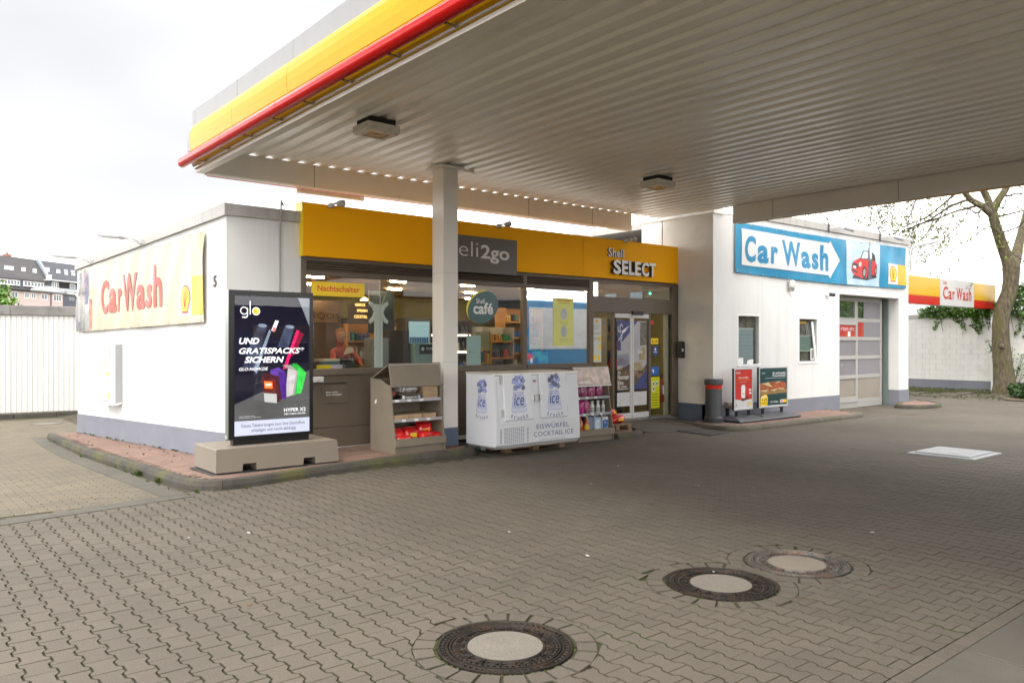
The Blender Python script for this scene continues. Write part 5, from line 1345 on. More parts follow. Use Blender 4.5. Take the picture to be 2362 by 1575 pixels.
# ---------------------------------------------------------------- gantry sign behind
t = thing('gantry_sign', (28, 10.9, 3.4), 'long yellow and red beam sign reading Car Wash behind the building', 'sign')
Fg = Frame((0, 10.9, 0), (1, 0, 0), ZUP)
GY = M('gantry_yellow', (.62, .36, .003), .3, var=.03); GRD = M('gantry_red', (.48, .012, .006), .3)
for a, b, nm in ((24.2, 27.04, 0), (27.05, 29.81, 1), (29.82, 31.82, 2)):
    if nm == 1:
        mb = MB(); mb.fbox(Fg, a, b, 2.99, 3.88, -.3, .012); mb.build('white_panel', M('gantry_white', (.52, .51, .50), .4, var=.03), t)
    else:
        mb = MB(); mb.fbox(Fg, a, b, 3.26, 3.86, -.3, .0); mb.build('yellow_panel', GY, t)
        mb = MB(); mb.fbox(Fg, a, b, 2.99, 3.258, -.3, .0); mb.build('red_panel', GRD, t)
mb = MB()
for ch, x, y, w_, h_ in (('C', 27.26, 3.20, .38, .42), ('a', 27.68, 3.20, .26, .29), ('r', 28.01, 3.20, .17, .29), ('W', 28.32, 3.20, .50, .42), ('a', 28.84, 3.20, .25, .29), ('s', 29.13, 3.20, .18, .29), ('h', 29.36, 3.20, .22, .47)):
    text(mb, Fg, ch, x, y, w_, h_, .013, .016, .02)
text(mb, Fg, 'Shell', 27.26, 3.69, .27, .11, .013, .016, .006)
mb.build('lettering', GRD, t)
mb = MB(); mb.box(31.66, 31.82, 10.85, 11.0, -.1, 2.99); mb.build('post', SIGNW, t)
# parking sign on the post
t = thing('parking_sign', (31.5, 10.8, 1.9), 'small white no stopping sign on the white post beside the tree', 'sign')
Fp_ = Frame((31.0, 10.80, 0), (1, 0, 0), ZUP)
mb = MB(); mb.fbox(Fp_, .28, 1.05, 1.68, 2.03, -.02, 0); mb.build('board', SIGNW, t)
mb = MB(); mb.poly(Fp_, circ(.42, 1.92, .075, .075, 16), .001, .004); mb.build('red_disc', M('sign_pink', (.45, .02, .08), .4), t)
mb = MB(); mb.fbox(Fp_, .55, 1.0, 1.93, 1.95, .001, .003); mb.fbox(Fp_, .60, 1.0, 1.88, 1.895, .001, .003); mb.fbox(Fp_, .42, .95, 1.76, 1.79, .001, .003); mb.build('text_lines', BLACK, t, kind='stuff')

# ---------------------------------------------------------------- white block wall on the right
WB_ = M('painted_block', (.74, .73, .70), .85, streak=.12, var=.02, vscale=2, bump=.3, bscale=60, rnd_amt=.012, dirt=(.55, .53, .48), dscale=1.1, dpos=(.6, .85))
wallr = thing('block_wall', (31.95, 10, 0), 'white painted block wall with grey foot behind the car wash exit', 'wall')
FWR = Frame((31.9, 17.0, 0), (0, -1, 0), ZUP)   # x runs towards the viewer side
mb = MB(); mb.fbox(FWR, 0, 13, .34, 2.72, -.25, -.012); mb.build('wall_core', M('mortar_white', (.76, .75, .73), .9, var=.03), wallr)
BLM = {}
for r in range(12):
    z0 = .345 + r * .198
    for q in range(-1, 26):
        x0 = q * .5 + (.25 if r % 2 else 0); x1 = x0 + .496
        x0 = max(x0, 0); x1 = min(x1, 13)
        if x1 - x0 < .05: continue
        mb = MB(); mb.fbox(FWR, x0, x1, z0, z0 + .194, -.02, rnd.uniform(-.002, .002), .004); mb.build('block', WB_, wallr)
mb = MB(); mb.fbox(FWR, 0, 13, -.3, .338, -.3, .03); mb.build('plinth', PLINTH, wallr)
mb = MB(); mb.fbox(FWR, 0, 13, 2.722, 2.86, -.3, .04); mb.build('coping', COPING, wallr)
mb = MB(); mb.box(31.4, 31.9, 4, 17, -.2, .0); mb.build('foot_ledge', M('mossy_kerb', (.09, .085, .05), .9, var=.3, vscale=3, dirt=(.09, .11, .03), dscale=2, dpos=(.45, .6)), wallr)

# ivy hanging over the wall
def leaf_cloud(name, pts, mat, size, label=None, cat=None, seed=1, par=None, up=.3, kind='stuff', origin=None):
    r = np.random.RandomState(seed); N = len(pts); P = np.array(pts)
    nrm = r.normal(size=(N, 3)); nrm[:, 2] += up; nrm /= np.linalg.norm(nrm, axis=1)[:, None]
    a = np.cross(nrm, r.normal(size=(N, 3))); a /= np.linalg.norm(a, axis=1)[:, None]; b = np.cross(nrm, a)
    s = size * r.uniform(.6, 1.3, N)[:, None]
    V = np.stack([P - a * s, P - b * s * .55 - a * s * .1, P + a * s * .6 - b * s * .35, P + a * s, P + a * s * .6 + b * s * .35, P + b * s * .55 - a * s * .1], 1).reshape(-1, 3)
    F_ = [tuple(range(i * 6, i * 6 + 6)) for i in range(N)]
    me = bpy.data.meshes.new(name)
    o = Vector(origin) if origin is not None else (WP(par) if par is not None else Vector((0, 0, 0)))
    me.from_pydata((V - np.array(o)).tolist(), [], F_); me.materials.append(mat); me.update()
    ob = bpy.data.objects.new(name, me); COL.objects.link(ob); LOC[ob.name] = o
    if par is not None: ob.parent = par
    else: ob.location = o
    if kind: ob['kind'] = kind
    if label: ob['label'] = label; ob['category'] = cat
    return ob
IVY = M('ivy_leaf', (.075, .165, .018), .45, var=.45, vscale=9, rnd_amt=.45)
IVYD = M('ivy_stem', (.07, .05, .03), .9)
rv = random.Random(8)
ivy = thing('ivy', (31.8, 11, 2.8), 'green ivy spilling over the top of the white wall under the gantry sign', 'ivy')
P = []
for k in range(12000):
    v = 13.6 - 9.2 * rv.random() ** .85
    hgt = .32 + .35 * (noise.noise(Vector((v * .9, 0, 0))) + .3) + (.9 if v < 10.9 else 0) * min(1, (10.9 - v))
    z = 2.72 + rv.random() * hgt
    P.append((31.9 + rv.uniform(-.32, .35), v, z))
for s in range(26):
    v = rv.uniform(5.0, 13.3); L_ = rv.uniform(.25, .95) * (1.2 if v < 11.5 else .7); n_ = int(L_ * 55)
    for k in range(n_):
        f = k / n_; P.append((31.82 + rv.gauss(0, .03), v + .15 * math.sin(f * 3 + s) + rv.gauss(0, .09 * (1 - .6 * f)), 2.78 - f * L_ + rv.gauss(0, .03)))
leaf_cloud('foliage', P, IVY, .062, par=ivy, seed=4)
for s in range(10):
    v = 5.5 + s * .8; mb = MB(); mb.tube([(31.85, v, 2.9), (31.84, v + .1, 2.6), (31.84, v + .02, 2.2)], .008, 4); mb.build('stem', IVYD, ivy)
# low juniper bed
JUN = M('juniper', (.035, .08, .015), .6, var=.45, vscale=6, rnd_amt=.4)
P = []
for k in range(12000):
    v = rv.uniform(5.2, 10.4); u = rv.uniform(28.4, 31.6)
    if v > 9.4 + .8 * noise.noise(Vector((u, 1, 0))) + .35 * (u - 29): continue
    hh = .25 + .28 * (noise.noise(Vector((u * 1.1, v * 1.1, 2))) + .5)
    P.append((u, v, G(u, v) + rv.random() ** .6 * hh))
leaf_cloud('ground_cover', P, JUN, .07, 'low green juniper bed round the foot of the tree', 'shrubs', seed=6, up=1.0, origin=(30, 8, 0))
mb = MB(); mb.add([(x, y, G(x, y) + .03) for x, y in ((27.9, 9.3), (31.9, 10.9), (31.9, 4), (27.2, 4))], [(0, 3, 2, 1)]); mb.build('planting_bed', M('soil', (.10, .075, .05), .95, var=.3, vscale=5, dirt=(.16, .17, .06), dscale=2), kind='structure')
# loose slabs and weeds along the exit
for k in range(22):
    u, v = rv.uniform(28.2, 31.3), rv.uniform(9.7, 13.2); a = rv.uniform(-.3, .3); F = Frame((u, v, G(u, v) + rv.uniform(.0, .03)), (math.cos(a), math.sin(a), rv.uniform(-.05, .05)), (-math.sin(a), math.cos(a), rv.uniform(-.05, .05)))
    mb = MB(); mb.fbox(F, -.2, .2, -.15, .15, -.03, .02, .006); mb.build('loose_slab', PAV, forecourt)
mb = MB()
for k in range(500):
    u, v = rv.uniform(27.5, 31.6), rv.uniform(9.4, 13.5)
    tuft(mb, u, v, G(u, v), rv.uniform(.02, .06), 6, rv)
for k in range(160):
    v = rv.uniform(9, 14); tuft(mb, 31.4 + rv.uniform(-.05, .4), v, G(31.4, v) + .1, .05, 8, rv)
mb.build('joint_grass', GR, kind='stuff', label='weeds between the loose slabs in front of the white block wall', category='grass')

# ---------------------------------------------------------------- bare tree
BARK = M('mossy_bark', (.105, .085, .055), .95, var=.55, vscale=16, bump=1.0, bscale=18, dirt=(.095, .088, .022), dscale=3.0, dpos=(.48, .62), damt=.8, stretch=(1, 1, .28))
TWIG = M('twig_bark', (.085, .06, .045), .9, var=.2)
BUD = M('young_leaf', (.15, .19, .035), .6, var=.4, vscale=5)
tc = 27.6 / 29.0
def TW(r, z, dep=0.0):     # point of the tree plane: r to the right of the view axis, z height, dep towards the back
    d = 27.6 + dep; rr = r * tc
    zz_ = 1.77 + (z - 1.77) * tc
    return Vector((rr * CU + d * SU, -rr * SU + d * CU, zz_))
tree = thing('tree', tuple(TW(18.27, -.1)), 'big bare mossy tree with a forked trunk beside the gantry sign', 'tree')
rt = random.Random(17)
trunk = MB()
def limb(pts, rad, mb): mb.tube(pts, rad, 12)
limb([TW(18.30, -.25), TW(18.26, .25), TW(18.20, .9), TW(18.12, 1.7), TW(18.10, 2.4), TW(18.18, 3.0), TW(18.42, 3.6), TW(18.50, 4.1), TW(18.50, 4.55)], [.48, .36, .315, .29, .27, .265, .255, .26, .29], trunk)
limb([TW(18.52, 4.35), TW(18.36, 4.85), TW(18.14, 5.45), TW(17.97, 5.95), TW(17.84, 6.4), TW(17.78, 6.65)], [.25, .21, .19, .175, .165, .15], trunk)
limb([TW(18.50, 4.4), TW(18.85, 4.85, .3), TW(19.3, 5.4, .8), TW(19.9, 6.3, 1.4), TW(20.6, 7.6, 2)], [.24, .20, .17, .13, .08], trunk)
limb([TW(17.84, 6.5), TW(17.42, 6.82), TW(17.0, 7.05), TW(16.75, 7.35), TW(16.3, 7.55), TW(15.6, 7.62)], [.15, .12, .10, .09, .07, .03], trunk)
limb([TW(17.80, 6.6), TW(17.62, 7.1), TW(17.42, 7.5), TW(17.38, 8.1), TW(17.1, 9.2)], [.14, .12, .11, .10, .06], trunk)
limb([TW(17.82, 6.6), TW(18.0, 7.0), TW(18.3, 7.45), TW(18.5, 7.95), TW(18.9, 9.0)], [.14, .12, .11, .10, .06], trunk)
limb([TW(18.28, 7.4), TW(18.24, 7.8), TW(18.1, 8.6)], [.07, .06, .04], trunk)
trunk.build('trunk', BARK, tree)
knot = MB(); knot.lathe(tuple(TW(18.0, 1.55, -.25)), [(0, 0), (.09, .03), (.10, .10), (.04, .16), (0, .17)], 10); knot.build('knot', BARK, tree)
segs = [[] for _ in range(3)]; tips = []
def grow(p, d, L_, r_, dep):
    pts = [p]; rad = [r_]; n_ = max(3, int(L_ / .16)); q = p.copy(); dd = d.normalized()
    for k in range(n_):
        dd = (dd + Vector((rt.gauss(0, .16), rt.gauss(0, .16), rt.gauss(0, .14) + (.012 if dep == 0 else -.03)))).normalized()
        q = q + dd * (L_ / n_); pts.append(q.copy()); rad.append(max(r_ * (1 - .75 * (k + 1) / n_), .0035))
        if dep < 4 and k > 0 and rt.random() < (.62, .60, .50, .34)[dep]:
            a = dd.cross(Vector((rt.gauss(0, 1), rt.gauss(0, 1), rt.gauss(0, 1)))).normalized()
            grow(q.copy(), (dd * .75 + a * rt.uniform(.5, 1.0) + Vector((0, 0, -.12))), L_ * rt.uniform(.35, .68), max(rad[-1] * .62, .0045), dep + 1)
    segs[min(dep, 2)].append((pts, rad)); tips.append(q)
starts = [((17.0, 7.05), (-1.0, -.25, .2), 3.0, .05), ((16.6, 7.4), (-1.2, -.35, -.4), 2.8, .04), ((17.3, 6.85), (-.9, -.55, .3), 3.0, .045), ((17.5, 6.75), (-.8, -.75, -.5), 2.6, .04), ((17.84, 6.2), (-.8, -.6, -.2), 2.0, .03),
          ((17.84, 6.4), (1.0, .02, .2), 2.6, .04), ((18.0, 5.85), (1.0, -.1, -.4), 2.0, .035), ((18.1, 7.2), (1.0, .3, .3), 2.2, .04), ((18.4, 7.7), (1, .1, .5), 2.4, .04), ((17.45, 7.4), (-.6, .3, .5), 1.8, .03),
          ((16.0, 7.6), (-1.2, -.3, .1), 2.4, .035), ((18.14, 5.5), (-.5, -.8, .3), 1.4, .02), ((19.2, 5.3), (.8, .0, 0), 1.6, .03), ((17.1, 9.0), (-1.4, -.35, -.5), 4.2, .05), ((16.9, 9.2), (-1.5, -.55, .5), 4.4, .05), ((18.3, 5.2), (.6, -.5, -.3), 1.0, .02), ((17.0, 9.2), (-1.6, -.65, .0), 5.0, .05), ((16.2, 8.8), (-1.6, -.8, -.6), 4.4, .045)]
for (rz, dv, L_, r_) in starts:
    dirv = Vector((dv[0] * CU + dv[2] * SU, -dv[0] * SU + dv[2] * CU, dv[1])); grow(TW(*rz), dirv, L_, r_, 0)
for lv in range(3):
    mb = MB(); 
    for pts, rad in segs[lv]: mb.tube(pts, rad, 5 if lv < 2 else 3, caps=False)
    if lv == 0:
        mb = None
        for pts, rad in segs[0]: m2 = MB(); m2.tube(pts, rad, 6); m2.build('branch', TWIG, tree)
    else: mb.build('twigs', TWIG, tree, kind='stuff')
P = [tuple(p + Vector((rt.gauss(0, .05), rt.gauss(0, .05), rt.gauss(0, .05)))) for p in tips if rt.random() < .75 for _ in range(3)]
leaf_cloud('young_leaves', P, BUD, .042, par=tree, seed=9)
P = [tuple(TW(17.95 + rt.gauss(0, .12), rt.uniform(5.2, 6.9), -.17 + rt.gauss(0, .05))) for _ in range(150)]
leaf_cloud('trunk_shoots', P, BUD, .05, par=tree, seed=10)
# twiggy bush by the trunk
bush = thing('bush', tuple(TW(18.9, 0, .6)), 'thin leafy bush between the tree trunk and the white wall', 'bush')
P = []; st = MB()
for k in range(12):
    a = rt.uniform(-.6, .6); b = TW(18.85 + a * .4, .0, .5); e_ = TW(18.9 + a * 1.4, rt.uniform(.8, 1.9), .5 + rt.gauss(0, .3)); st.tube([b, b.lerp(e_, .5) + Vector((0, 0, .1)), e_], .008, 4)
    for j in range(28): P.append(tuple(b.lerp(e_, rt.uniform(.4, 1)) + Vector((rt.gauss(0, .09), rt.gauss(0, .09), rt.gauss(0, .09)))))
st.build('stems', TWIG, bush, kind='stuff'); leaf_cloud('foliage', P, IVY, .045, par=bush, seed=12)

# ================================================================ LEFT BACKGROUND
FENW = M('fence_white_sheet', (.66, .645, .62), .6, var=.03, vscale=1, dirt=(.45, .40, .33), dscale=1.0, dpos=(.6, .9), stretch=(4, 4, .25))
fence = thing('sheet_fence', (2.9, 26.5, 0), 'white corrugated sheet fence with a grey concrete cap on the left', 'fence')
fa, fb_ = Vector((-2.0, 27.9)), Vector((7.0, 24.9)); fd = (fb_ - fa).normalized()
fa, fb_ = Vector((-3.0, 26.25)), Vector((8.0, 26.25))
FF = Frame((-3.0, 25.8, 0), (1, -.12, 0), ZUP)
z0, z1 = -.17, 2.52
for k in range(24):
    x0 = k * .5
    mb = MB(); pr = []
    for j in range(4):
        x = x0 + j * .125; pr += [(x, 0), (x + .01, -.022), (x + .022, -.022), (x + .032, 0)]
    pr.append((x0 + .498, 0))
    vs = [FF.p(x, z0, d) for x, d in pr] + [FF.p(x, z1, d) for x, d in pr]; n = len(pr)
    mb.add(vs, [(i, i + 1, n + i + 1, n + i) for i in range(n - 1)]); mb.build('sheet', FENW, fence)
mb = MB(); mb.fbox(FF, 0, 12, z0 - .1, z1, -.2, -.04); mb.build('fence_core', FENW, fence)
for k in range(6):
    mb = MB(); mb.fbox(FF, k * 2, k * 2 + 1.99, z1, z1 + .26, -.25, .06, .01); mb.build('cap', M('old_concrete_cap', (.21, .20, .19), .9, var=.2, vscale=2, bump=.4, bscale=60, dirt=(.06, .055, .05), dscale=1.6, dpos=(.56, .66)), fence)
mb = MB(); mb.fbox(FF, 0, 12, z0 - .05, z0 - .001, -.02, .02); mb.build('bottom_gap', DARK, fence)
# kerb and strip in front of the fence
mb = MB(); FK = Frame((-3.0, 25.0, 0), (1, -.04, 0), ZUP)
fk = None
for k in range(12):
    mb = MB(); mb.fbox(FK, k, k + .994, -.40, G(2.5, 24.8) + .13, -.15, 0, .015)
    if fk is None: fk = mb.build('fence_kerb', KERB, kind='structure')
    else: mb.build('kerb_stone', KERB, fk)
mb = MB(); mb.add([FK.p(0, G(2.5, 24.8) + .125, -.15), FK.p(12, G(2.5, 24.8) + .125, -.15), FF.p(12, G(2.5, 24.8) + .14, .03), FF.p(0, G(2.5, 24.8) + .14, .03)], [(0, 1, 2, 3)]); mb.build('strip', BRICKP, fk)

# houses far behind
PINK = M('house_pink_wall', (.52, .42, .385), .85, var=.02); SLATE = M('roof_slate', (.062, .057, .06), .7, var=.15, vscale=.8, stretch=(.3, .3, 4), bump=.3, bscale=3)
SLATE2 = M('roof_slate_blue', (.060, .063, .075), .7, var=.12, vscale=.8, stretch=(.3, .3, 4)); WINW = M('house_window_white', (.75, .75, .75), .5); WING = M('house_glass', (.10, .13, .14), .15, var=.4, vscale=.6); SKYL = M('skylight_glass', (.42, .45, .48), .2)
GREYW = M('house_grey_wall', (.09, .095, .115), .8, var=.05); CHB = M('chimney_brick', (.30, .12, .08), .9, var=.3, vscale=3)
h0, h1 = Vector((6.285, 73.76)), Vector((15.65, 81.6))
hd = (h1 - h0)
FH = Frame((h0.x, h0.y, 0), (hd.x, hd.y, 0), ZUP)       # faces the camera side
hn = FH.n
def RF(x, z, lift=0.0):
    """point of the sloping roof above position x of the street front, at height z"""
    b = .85 * (z - 6.2)
    p = FH.p(x + 1.11 * b, 1.77 + (z - 1.77) * (1 + .0226 * b), -b)
    return p + (FH.n * .78 + Vector((0, 0, .62))) * lift
hp = thing('terrace_house', tuple(FH.p(3, 0)), 'pale pink house with dark roof and two strips of dormer windows', 'house')
hg = thing('terrace_house', tuple(FH.p(10, 0)), 'grey slate clad house with skylights and balcony, right of the pink one', 'house')
def quadroof(x0, x1, z0, z1, lift, mat, name, par, th=.12):
    P = [RF(x0, z0, lift), RF(x1, z0, lift), RF(x1 , z1, lift), RF(x0, z1, lift)]
    dn = -(FH.n * .78 + Vector((0, 0, .62))) * th
    mb = MB(); mb.add(P + [p + dn for p in P], [(0, 1, 2, 3), (7, 6, 5, 4), (0, 4, 5, 1), (1, 5, 6, 2), (2, 6, 7, 3), (3, 7, 4, 0)]); return mb.build(name, mat, par)
mb = MB(); mb.fbox(FH, -12, 7.84, -.5, 6.18, -9, 0); mb.build('wall', PINK, hp)
# roof shape as one body: front slope, ridge, back slope; verge at x 8.45
def roof_body(x0, x1, mat, par):
    e0, r0 = RF(0, 6.16), RF(0, 8.8)
    be = 0.0; br = .85 * 2.6; zr = r0.z; ze = 6.16
    pts = [(x0, be - .15, ze - .02), (x0, br, zr), (x0, br * 2 + 3, ze)]
    vs = [FH.p(x, z, -b) for x in (x0, x1) for b, z in ((-.15, ze - .06), (br, zr), (br * 2, ze))]
    mb = MB(); mb.add(vs, [(0, 3, 4, 1), (1, 4, 5, 2), (0, 1, 2), (3, 5, 4), (0, 2, 5, 3)]); return mb.build('roof', mat, par)
rp_ = roof_body(-12, 8.45, SLATE, hp)
mb = MB(); mb.fbox(FH, -12, 7.9, 6.08, 6.20, .0, .22); mb.build('gutter', DARK, rp_)
mb = MB(); mb.add([RF(6.06, 8.86, .05), RF(6.36, 8.86, .05), RF(7.46, 7.41, .05), RF(7.25, 7.41, .05)], [(3, 2, 1, 0), (0, 1, 2, 3)]); 
P = [RF(6.0, 8.86, .25), RF(6.30, 8.80, .25), RF(7.50, 7.41, .25), RF(7.2, 7.41, .25)]; dn = Vector((0, 0, -.5))
mb = MB(); mb.add(P + [p + dn for p in P], [(0, 3, 2, 1), (0, 4, 7, 3), (1, 2, 6, 5), (0, 1, 5, 4), (2, 3, 7, 6)]); mb.build('party_parapet', M('parapet_zinc', (.30, .34, .42), .4, var=.1), rp_)
for (x0, x1, z0, z1) in ((2.73, 3.17, 7.68, 7.99), (3.24, 3.72, 7.68, 7.99), (4.52, 4.97, 7.68, 8.0), (5.76, 6.2, 7.67, 8.0)):
    q = quadroof(x0, x1, z0, z1, .06, SKYL, 'skylight', rp_, .05)
for (x0, x1, n_) in ((2.2, 4.41, 7), (4.85, 7.0, 6)):
    mb = MB(); mb.fbox(FH, x0 - .06, x1 + .04, 6.50, 6.98, -1.2, .02); d_ = mb.build('dormer', WINW, rp_)
    mb = MB(); mb.fbox(FH, x0 - .12, x1 + .10, 6.985, 7.08, -1.3, .12); mb.build('dormer_roof', SLATE, rp_) if False else mb.build('dormer_roof', SLATE, hp)
    w = (x1 - x0) / n_
    for k in range(n_):
        mb = MB(); mb.fbox(FH, x0 + w * k + .09, x0 + w * (k + 1) - .07, 6.60, 6.88, .021, .04); mb.build('pane', WING, d_) if False else mb.build('dormer_pane', WING, hp)
mb = MB(); mb.fbox(FH, 4.44, 4.80, 6.3, 7.05, -1.2, .0); mb.build('dormer_gap_wall', GREYW, hp)
def house_win(par, x0, x1, z0, z1, n_, sill=False):
    mb = MB(); mb.fbox(FH, x0 - .03, x1 + .03, z0 - .03, z1 + .03, -.1, .02); w = mb.build('window', WINW, par)
    ww = (x1 - x0) / n_
    for k in range(n_):
        mb = MB(); mb.fbox(FH, x0 + ww * k + .04, x0 + ww * (k + 1) - .04, z0 + .04, z1 - .03, .021, .03); mb.build('pane', WING, w)
for a in ((3.60, 4.2, 5.50, 5.98, 2), (4.95, 5.4, 5.52, 5.97, 2), (5.68, 6.12, 5.52, 5.96, 2), (6.76, 7.38, 5.50, 5.95, 2), (4.95, 5.4, 4.4, 4.86, 2), (5.68, 6.12, 4.4, 4.86, 2), (6.76, 7.38, 4.4, 4.83, 2), (3.6, 4.2, 4.4, 4.86, 2)): house_win(hp, *a)
mb = MB(); mb.tube([FH.p(7.80, 6.1, .06), FH.p(7.80, 0, .06)], .04, 6); mb.build('downpipe', GREYW, hp)
def chim(x0, x1, z0, z1, par, mat):
    mb = MB(); a = FH.p(x0 + 2.4, z0 - .8, -2.3); mb.fbox(FH, x0 + 2.4, x1 + 2.4, z0 - .4, z1 + .35, -2.7, -2.2); c_ = mb.build('chimney', mat, par)
chim(3.12, 3.50, 8.8, 8.98, rp_, CHB); chim(2.75, 3.10, 8.8, 8.78, rp_, M('chimney_grey', (.35, .30, .26), .9)); chim(5.4, 5.95, 8.8, 8.70, rp_, CHB); chim(3.95, 4.35, 8.8, 8.62, rp_, CHB)
mb = MB()
for x in (5.62, 5.78): mb.lathe(tuple(FH.p(x, 9.33, -2.45)), [(.05, 0), (.05, .12), (.07, .13), (.07, .16)], 8)
mb.build('chimney_pot', GREYW, hp, kind='stuff')
# grey house
mb = MB(); mb.fbox(FH, 7.842, 9.24, -.5, 6.18, -9, .0); mb.build('wall', PINK, hg)
mb = MB(); mb.fbox(FH, 9.242, 22, -.5, 6.40, -9, .02); mb.build('wall', GREYW, hg)
rg_ = roof_body(8.46, 24, SLATE2, hg)
mb = MB(); mb.fbox(FH, 7.9, 24, 7.22, 7.32, -1.1, .05); mb.build('balcony_roof_edge', M('trim_white', (.6, .62, .62), .5), rg_)
mb = MB(); mb.fbox(FH, 8.0, 24, 6.3, 7.2, -1.2, -.25); mb.build('upper_wall', GREYW, hg)
for (x0, x1, z0, z1) in ((7.06, 7.33, 7.86, 8.22), (7.38, 7.66, 7.86, 8.22), (8.50, 8.95, 7.84, 8.18), (9.48, 9.9, 7.79, 8.0), (10.35, 10.8, 7.79, 8.0), (9.40, 9.9, 8.02, 8.25), (10.26, 10.8, 8.02, 8.25)):
    quadroof(x0, x1, z0, z1, .08, SKYL if z0 < 8.0 else M('skylight_blind', (.25, .26, .28), .5), 'skylight', rg_, .05)
rail = MB()
for k in range(6):
    x = 7.98 + k * .11; rail.fbox(FH, x, x + .03, 7.38, 7.76, -.6, -.56)
rail.fbox(FH, 7.95, 8.6, 7.72, 7.77, -.6, -.56); rail.fbox(FH, 7.95, 8.6, 7.36, 7.41, -.6, -.56); rail.build('railing', WINW, hg, kind='stuff')
for a in ((8.2, 8.95, 6.45, 7.15, 3), (10.35, 11.0, 6.7, 7.1, 1)):
    mb = MB(); mb.fbox(FH, a[0], a[1], a[2], a[3], -.24, -.2); w = mb.build('window', WINW, hg)
    for k in range(a[4]):
        ww = (a[1] - a[0]) / a[4]; mb = MB(); mb.fbox(FH, a[0] + ww * k + .05, a[0] + ww * (k + 1) - .05, a[2] + .05, a[3] - .05, -.199, -.19); mb.build('pane', WING, w)
mb = MB(); mb.fbox(FH, 9.15, 10.3, 6.62, 7.12, -.24, -.22); mb.build('loggia_opening', DARK, hg)
mb = MB(); mb.fbox(FH, 9.0, 12, 6.32, 6.60, -.2, .1); mb.build('balcony_panel', M('balcony_glass', (.40, .45, .46), .3), hg)
for a in ((8.15, 9.02, 5.44, 5.99, 3), (9.92, 10.65, 5.54, 5.95, 2), (8.15, 9.02, 4.3, 4.82, 3), (9.92, 10.65, 4.4, 4.9, 2)): house_win(hg, *a)
# tree in front of the houses
gt = thing('tree', (4.9, 47.7, 0), 'bright green leafy tree rising behind the sheet fence at the left edge', 'tree')
mb = MB(); mb.tube([(4.9, 47.7, -.3), (4.95, 47.7, 2.2), (4.9, 47.7, 4.0)], [.16, .13, .06], 8); mb.build('trunk', BARK, gt)
mb = MB()
for k in range(7):
    a = k * .9; mb.tube([(4.95, 47.7, 2.0 + k * .2), (4.9 + 1.1 * math.cos(a), 47.7 + 1.1 * math.sin(a), 3.2 + k * .22)], [.05, .015], 5)
mb.build('limbs', BARK, gt, kind='stuff')
rt2 = np.random.RandomState(3); P = []
for c_ in range(70):
    d_ = rt2.normal(size=3); d_ /= np.linalg.norm(d_); rr = rt2.uniform(.3, 1.0) ** .5
    cc = np.array([4.85, 47.7, 3.1]) + d_ * np.array([1.35, 1.35, 1.45]) * rr
    P += [tuple(cc + rt2.normal(size=3) * .22) for _ in range(55)]
leaf_cloud('foliage', P, M('tree_leaf', (.09, .19, .02), .5, var=.5, vscale=2.5, rnd_amt=.5), .10, par=gt, seed=14, kind='stuff')
# white gable of the hall behind the shop, its sloping edge shows above the fascia
t = thing('rear_hall', (16, 24, 0), 'white hall with a sloping roof edge behind the shop roof', 'building')
Fq = Frame((0, 21, 0), (1, 0, 0), ZUP)
mb = MB(); mb.poly(Fq, [(17.5, -.3), (27.5, -.3), (27.5, 6.35), (24.2, 5.8), (17.5, 5.0)], -3, 0); mb.build('gable_wall', WHITE, t)
mb = MB(); mb.poly(Fq, [(17.4, 5.005), (24.2, 5.805), (27.6, 6.355), (27.6, 6.42), (24.2, 5.88), (17.4, 5.07)], -3, .06); mb.build('verge', COPING, t)
# ================================================================ THINGS ON THE FORECOURT
GP = lambda u, v: G(u, v)
# ---------------------------------------------------------------- advertising screen on a concrete foot
t = thing('screen_foot', (4.2, 10.4, .12), 'long taupe block with two fork slots carrying the advertising screen', 'concrete block')
FT = Frame((3.38, 10.01, 0), (1, 0, 0), ZUP)
STN = M('screen_foot_taupe', (.22, .187, .148), .6, var=.04, vscale=3, bump=.1, bscale=150)
L_ = 1.70; D_ = .85
def blk(y, z):   # battered ends
    return y
prof = [(0, .115), (.335, .115), (.345, .205), (.52, .205), (.53, .115), (1.17, .115), (1.18, .205), (1.345, .205), (1.355, .115), (L_, .115), (L_ - .025, .405), (L_ - .035, .415), (.012, .415), (0.004, .405)]
mb = MB(); mb.poly(FT, prof, -D_, 0); mb.build('block', STN, t)
mb = MB(); mb.fbox(FT, .02, L_ - .02, .085, .114, -D_ + .02, -.02); mb.build('rubber_pad', BLACK, t)
mb = MB(); mb.fbox(FT, -.06, L_ + .03, .083, .094, -D_ - .02, .05); mb.build('rubber_mat', MAT, t)
t = thing('advertising_screen', (4.2, 10.3, .42), 'tall black advertising screen showing a tobacco heater advert', 'advertising screen')
FSx = Frame((3.625, 10.24, 0), (1, 0, 0), ZUP)
BK = M('screen_black', (.008, .008, .009), .25, var=.05)
mb = MB(); mb.fbox(FSx, .0, 1.175, .495, 2.46, -.14, -.02, .0); sb = mb.build('screen_body', M('screen_side', (.22, .25, .22), .3, metal=.5, var=.05), t)
mb = MB(); mb.fbox(FSx, -.002, 1.178, .495, 2.462, -.0195, 0, .004); mb.build('bezel', BK, t)
mb = MB(); mb.fbox(FSx, .06, 1.12, .42, .494, -.12, -.015); mb.build('base', BK, t)
for x in (.3, .9):
    mb = MB(); mb.fbox(FSx, x, x + .02, 2.462, 2.475, -.08, -.06); mb.build('eye_bolt', STEEL, t)
mb = MB(); mb.fbox(Frame((3.625, 10.24, 0), (0, -1, 0), ZUP), -.12, -.10, .50, .55, 0, .002); mb.build('label_tag', SIGNW, t)
x0, x1, z0, z1 = .072, 1.118, .54, 2.385
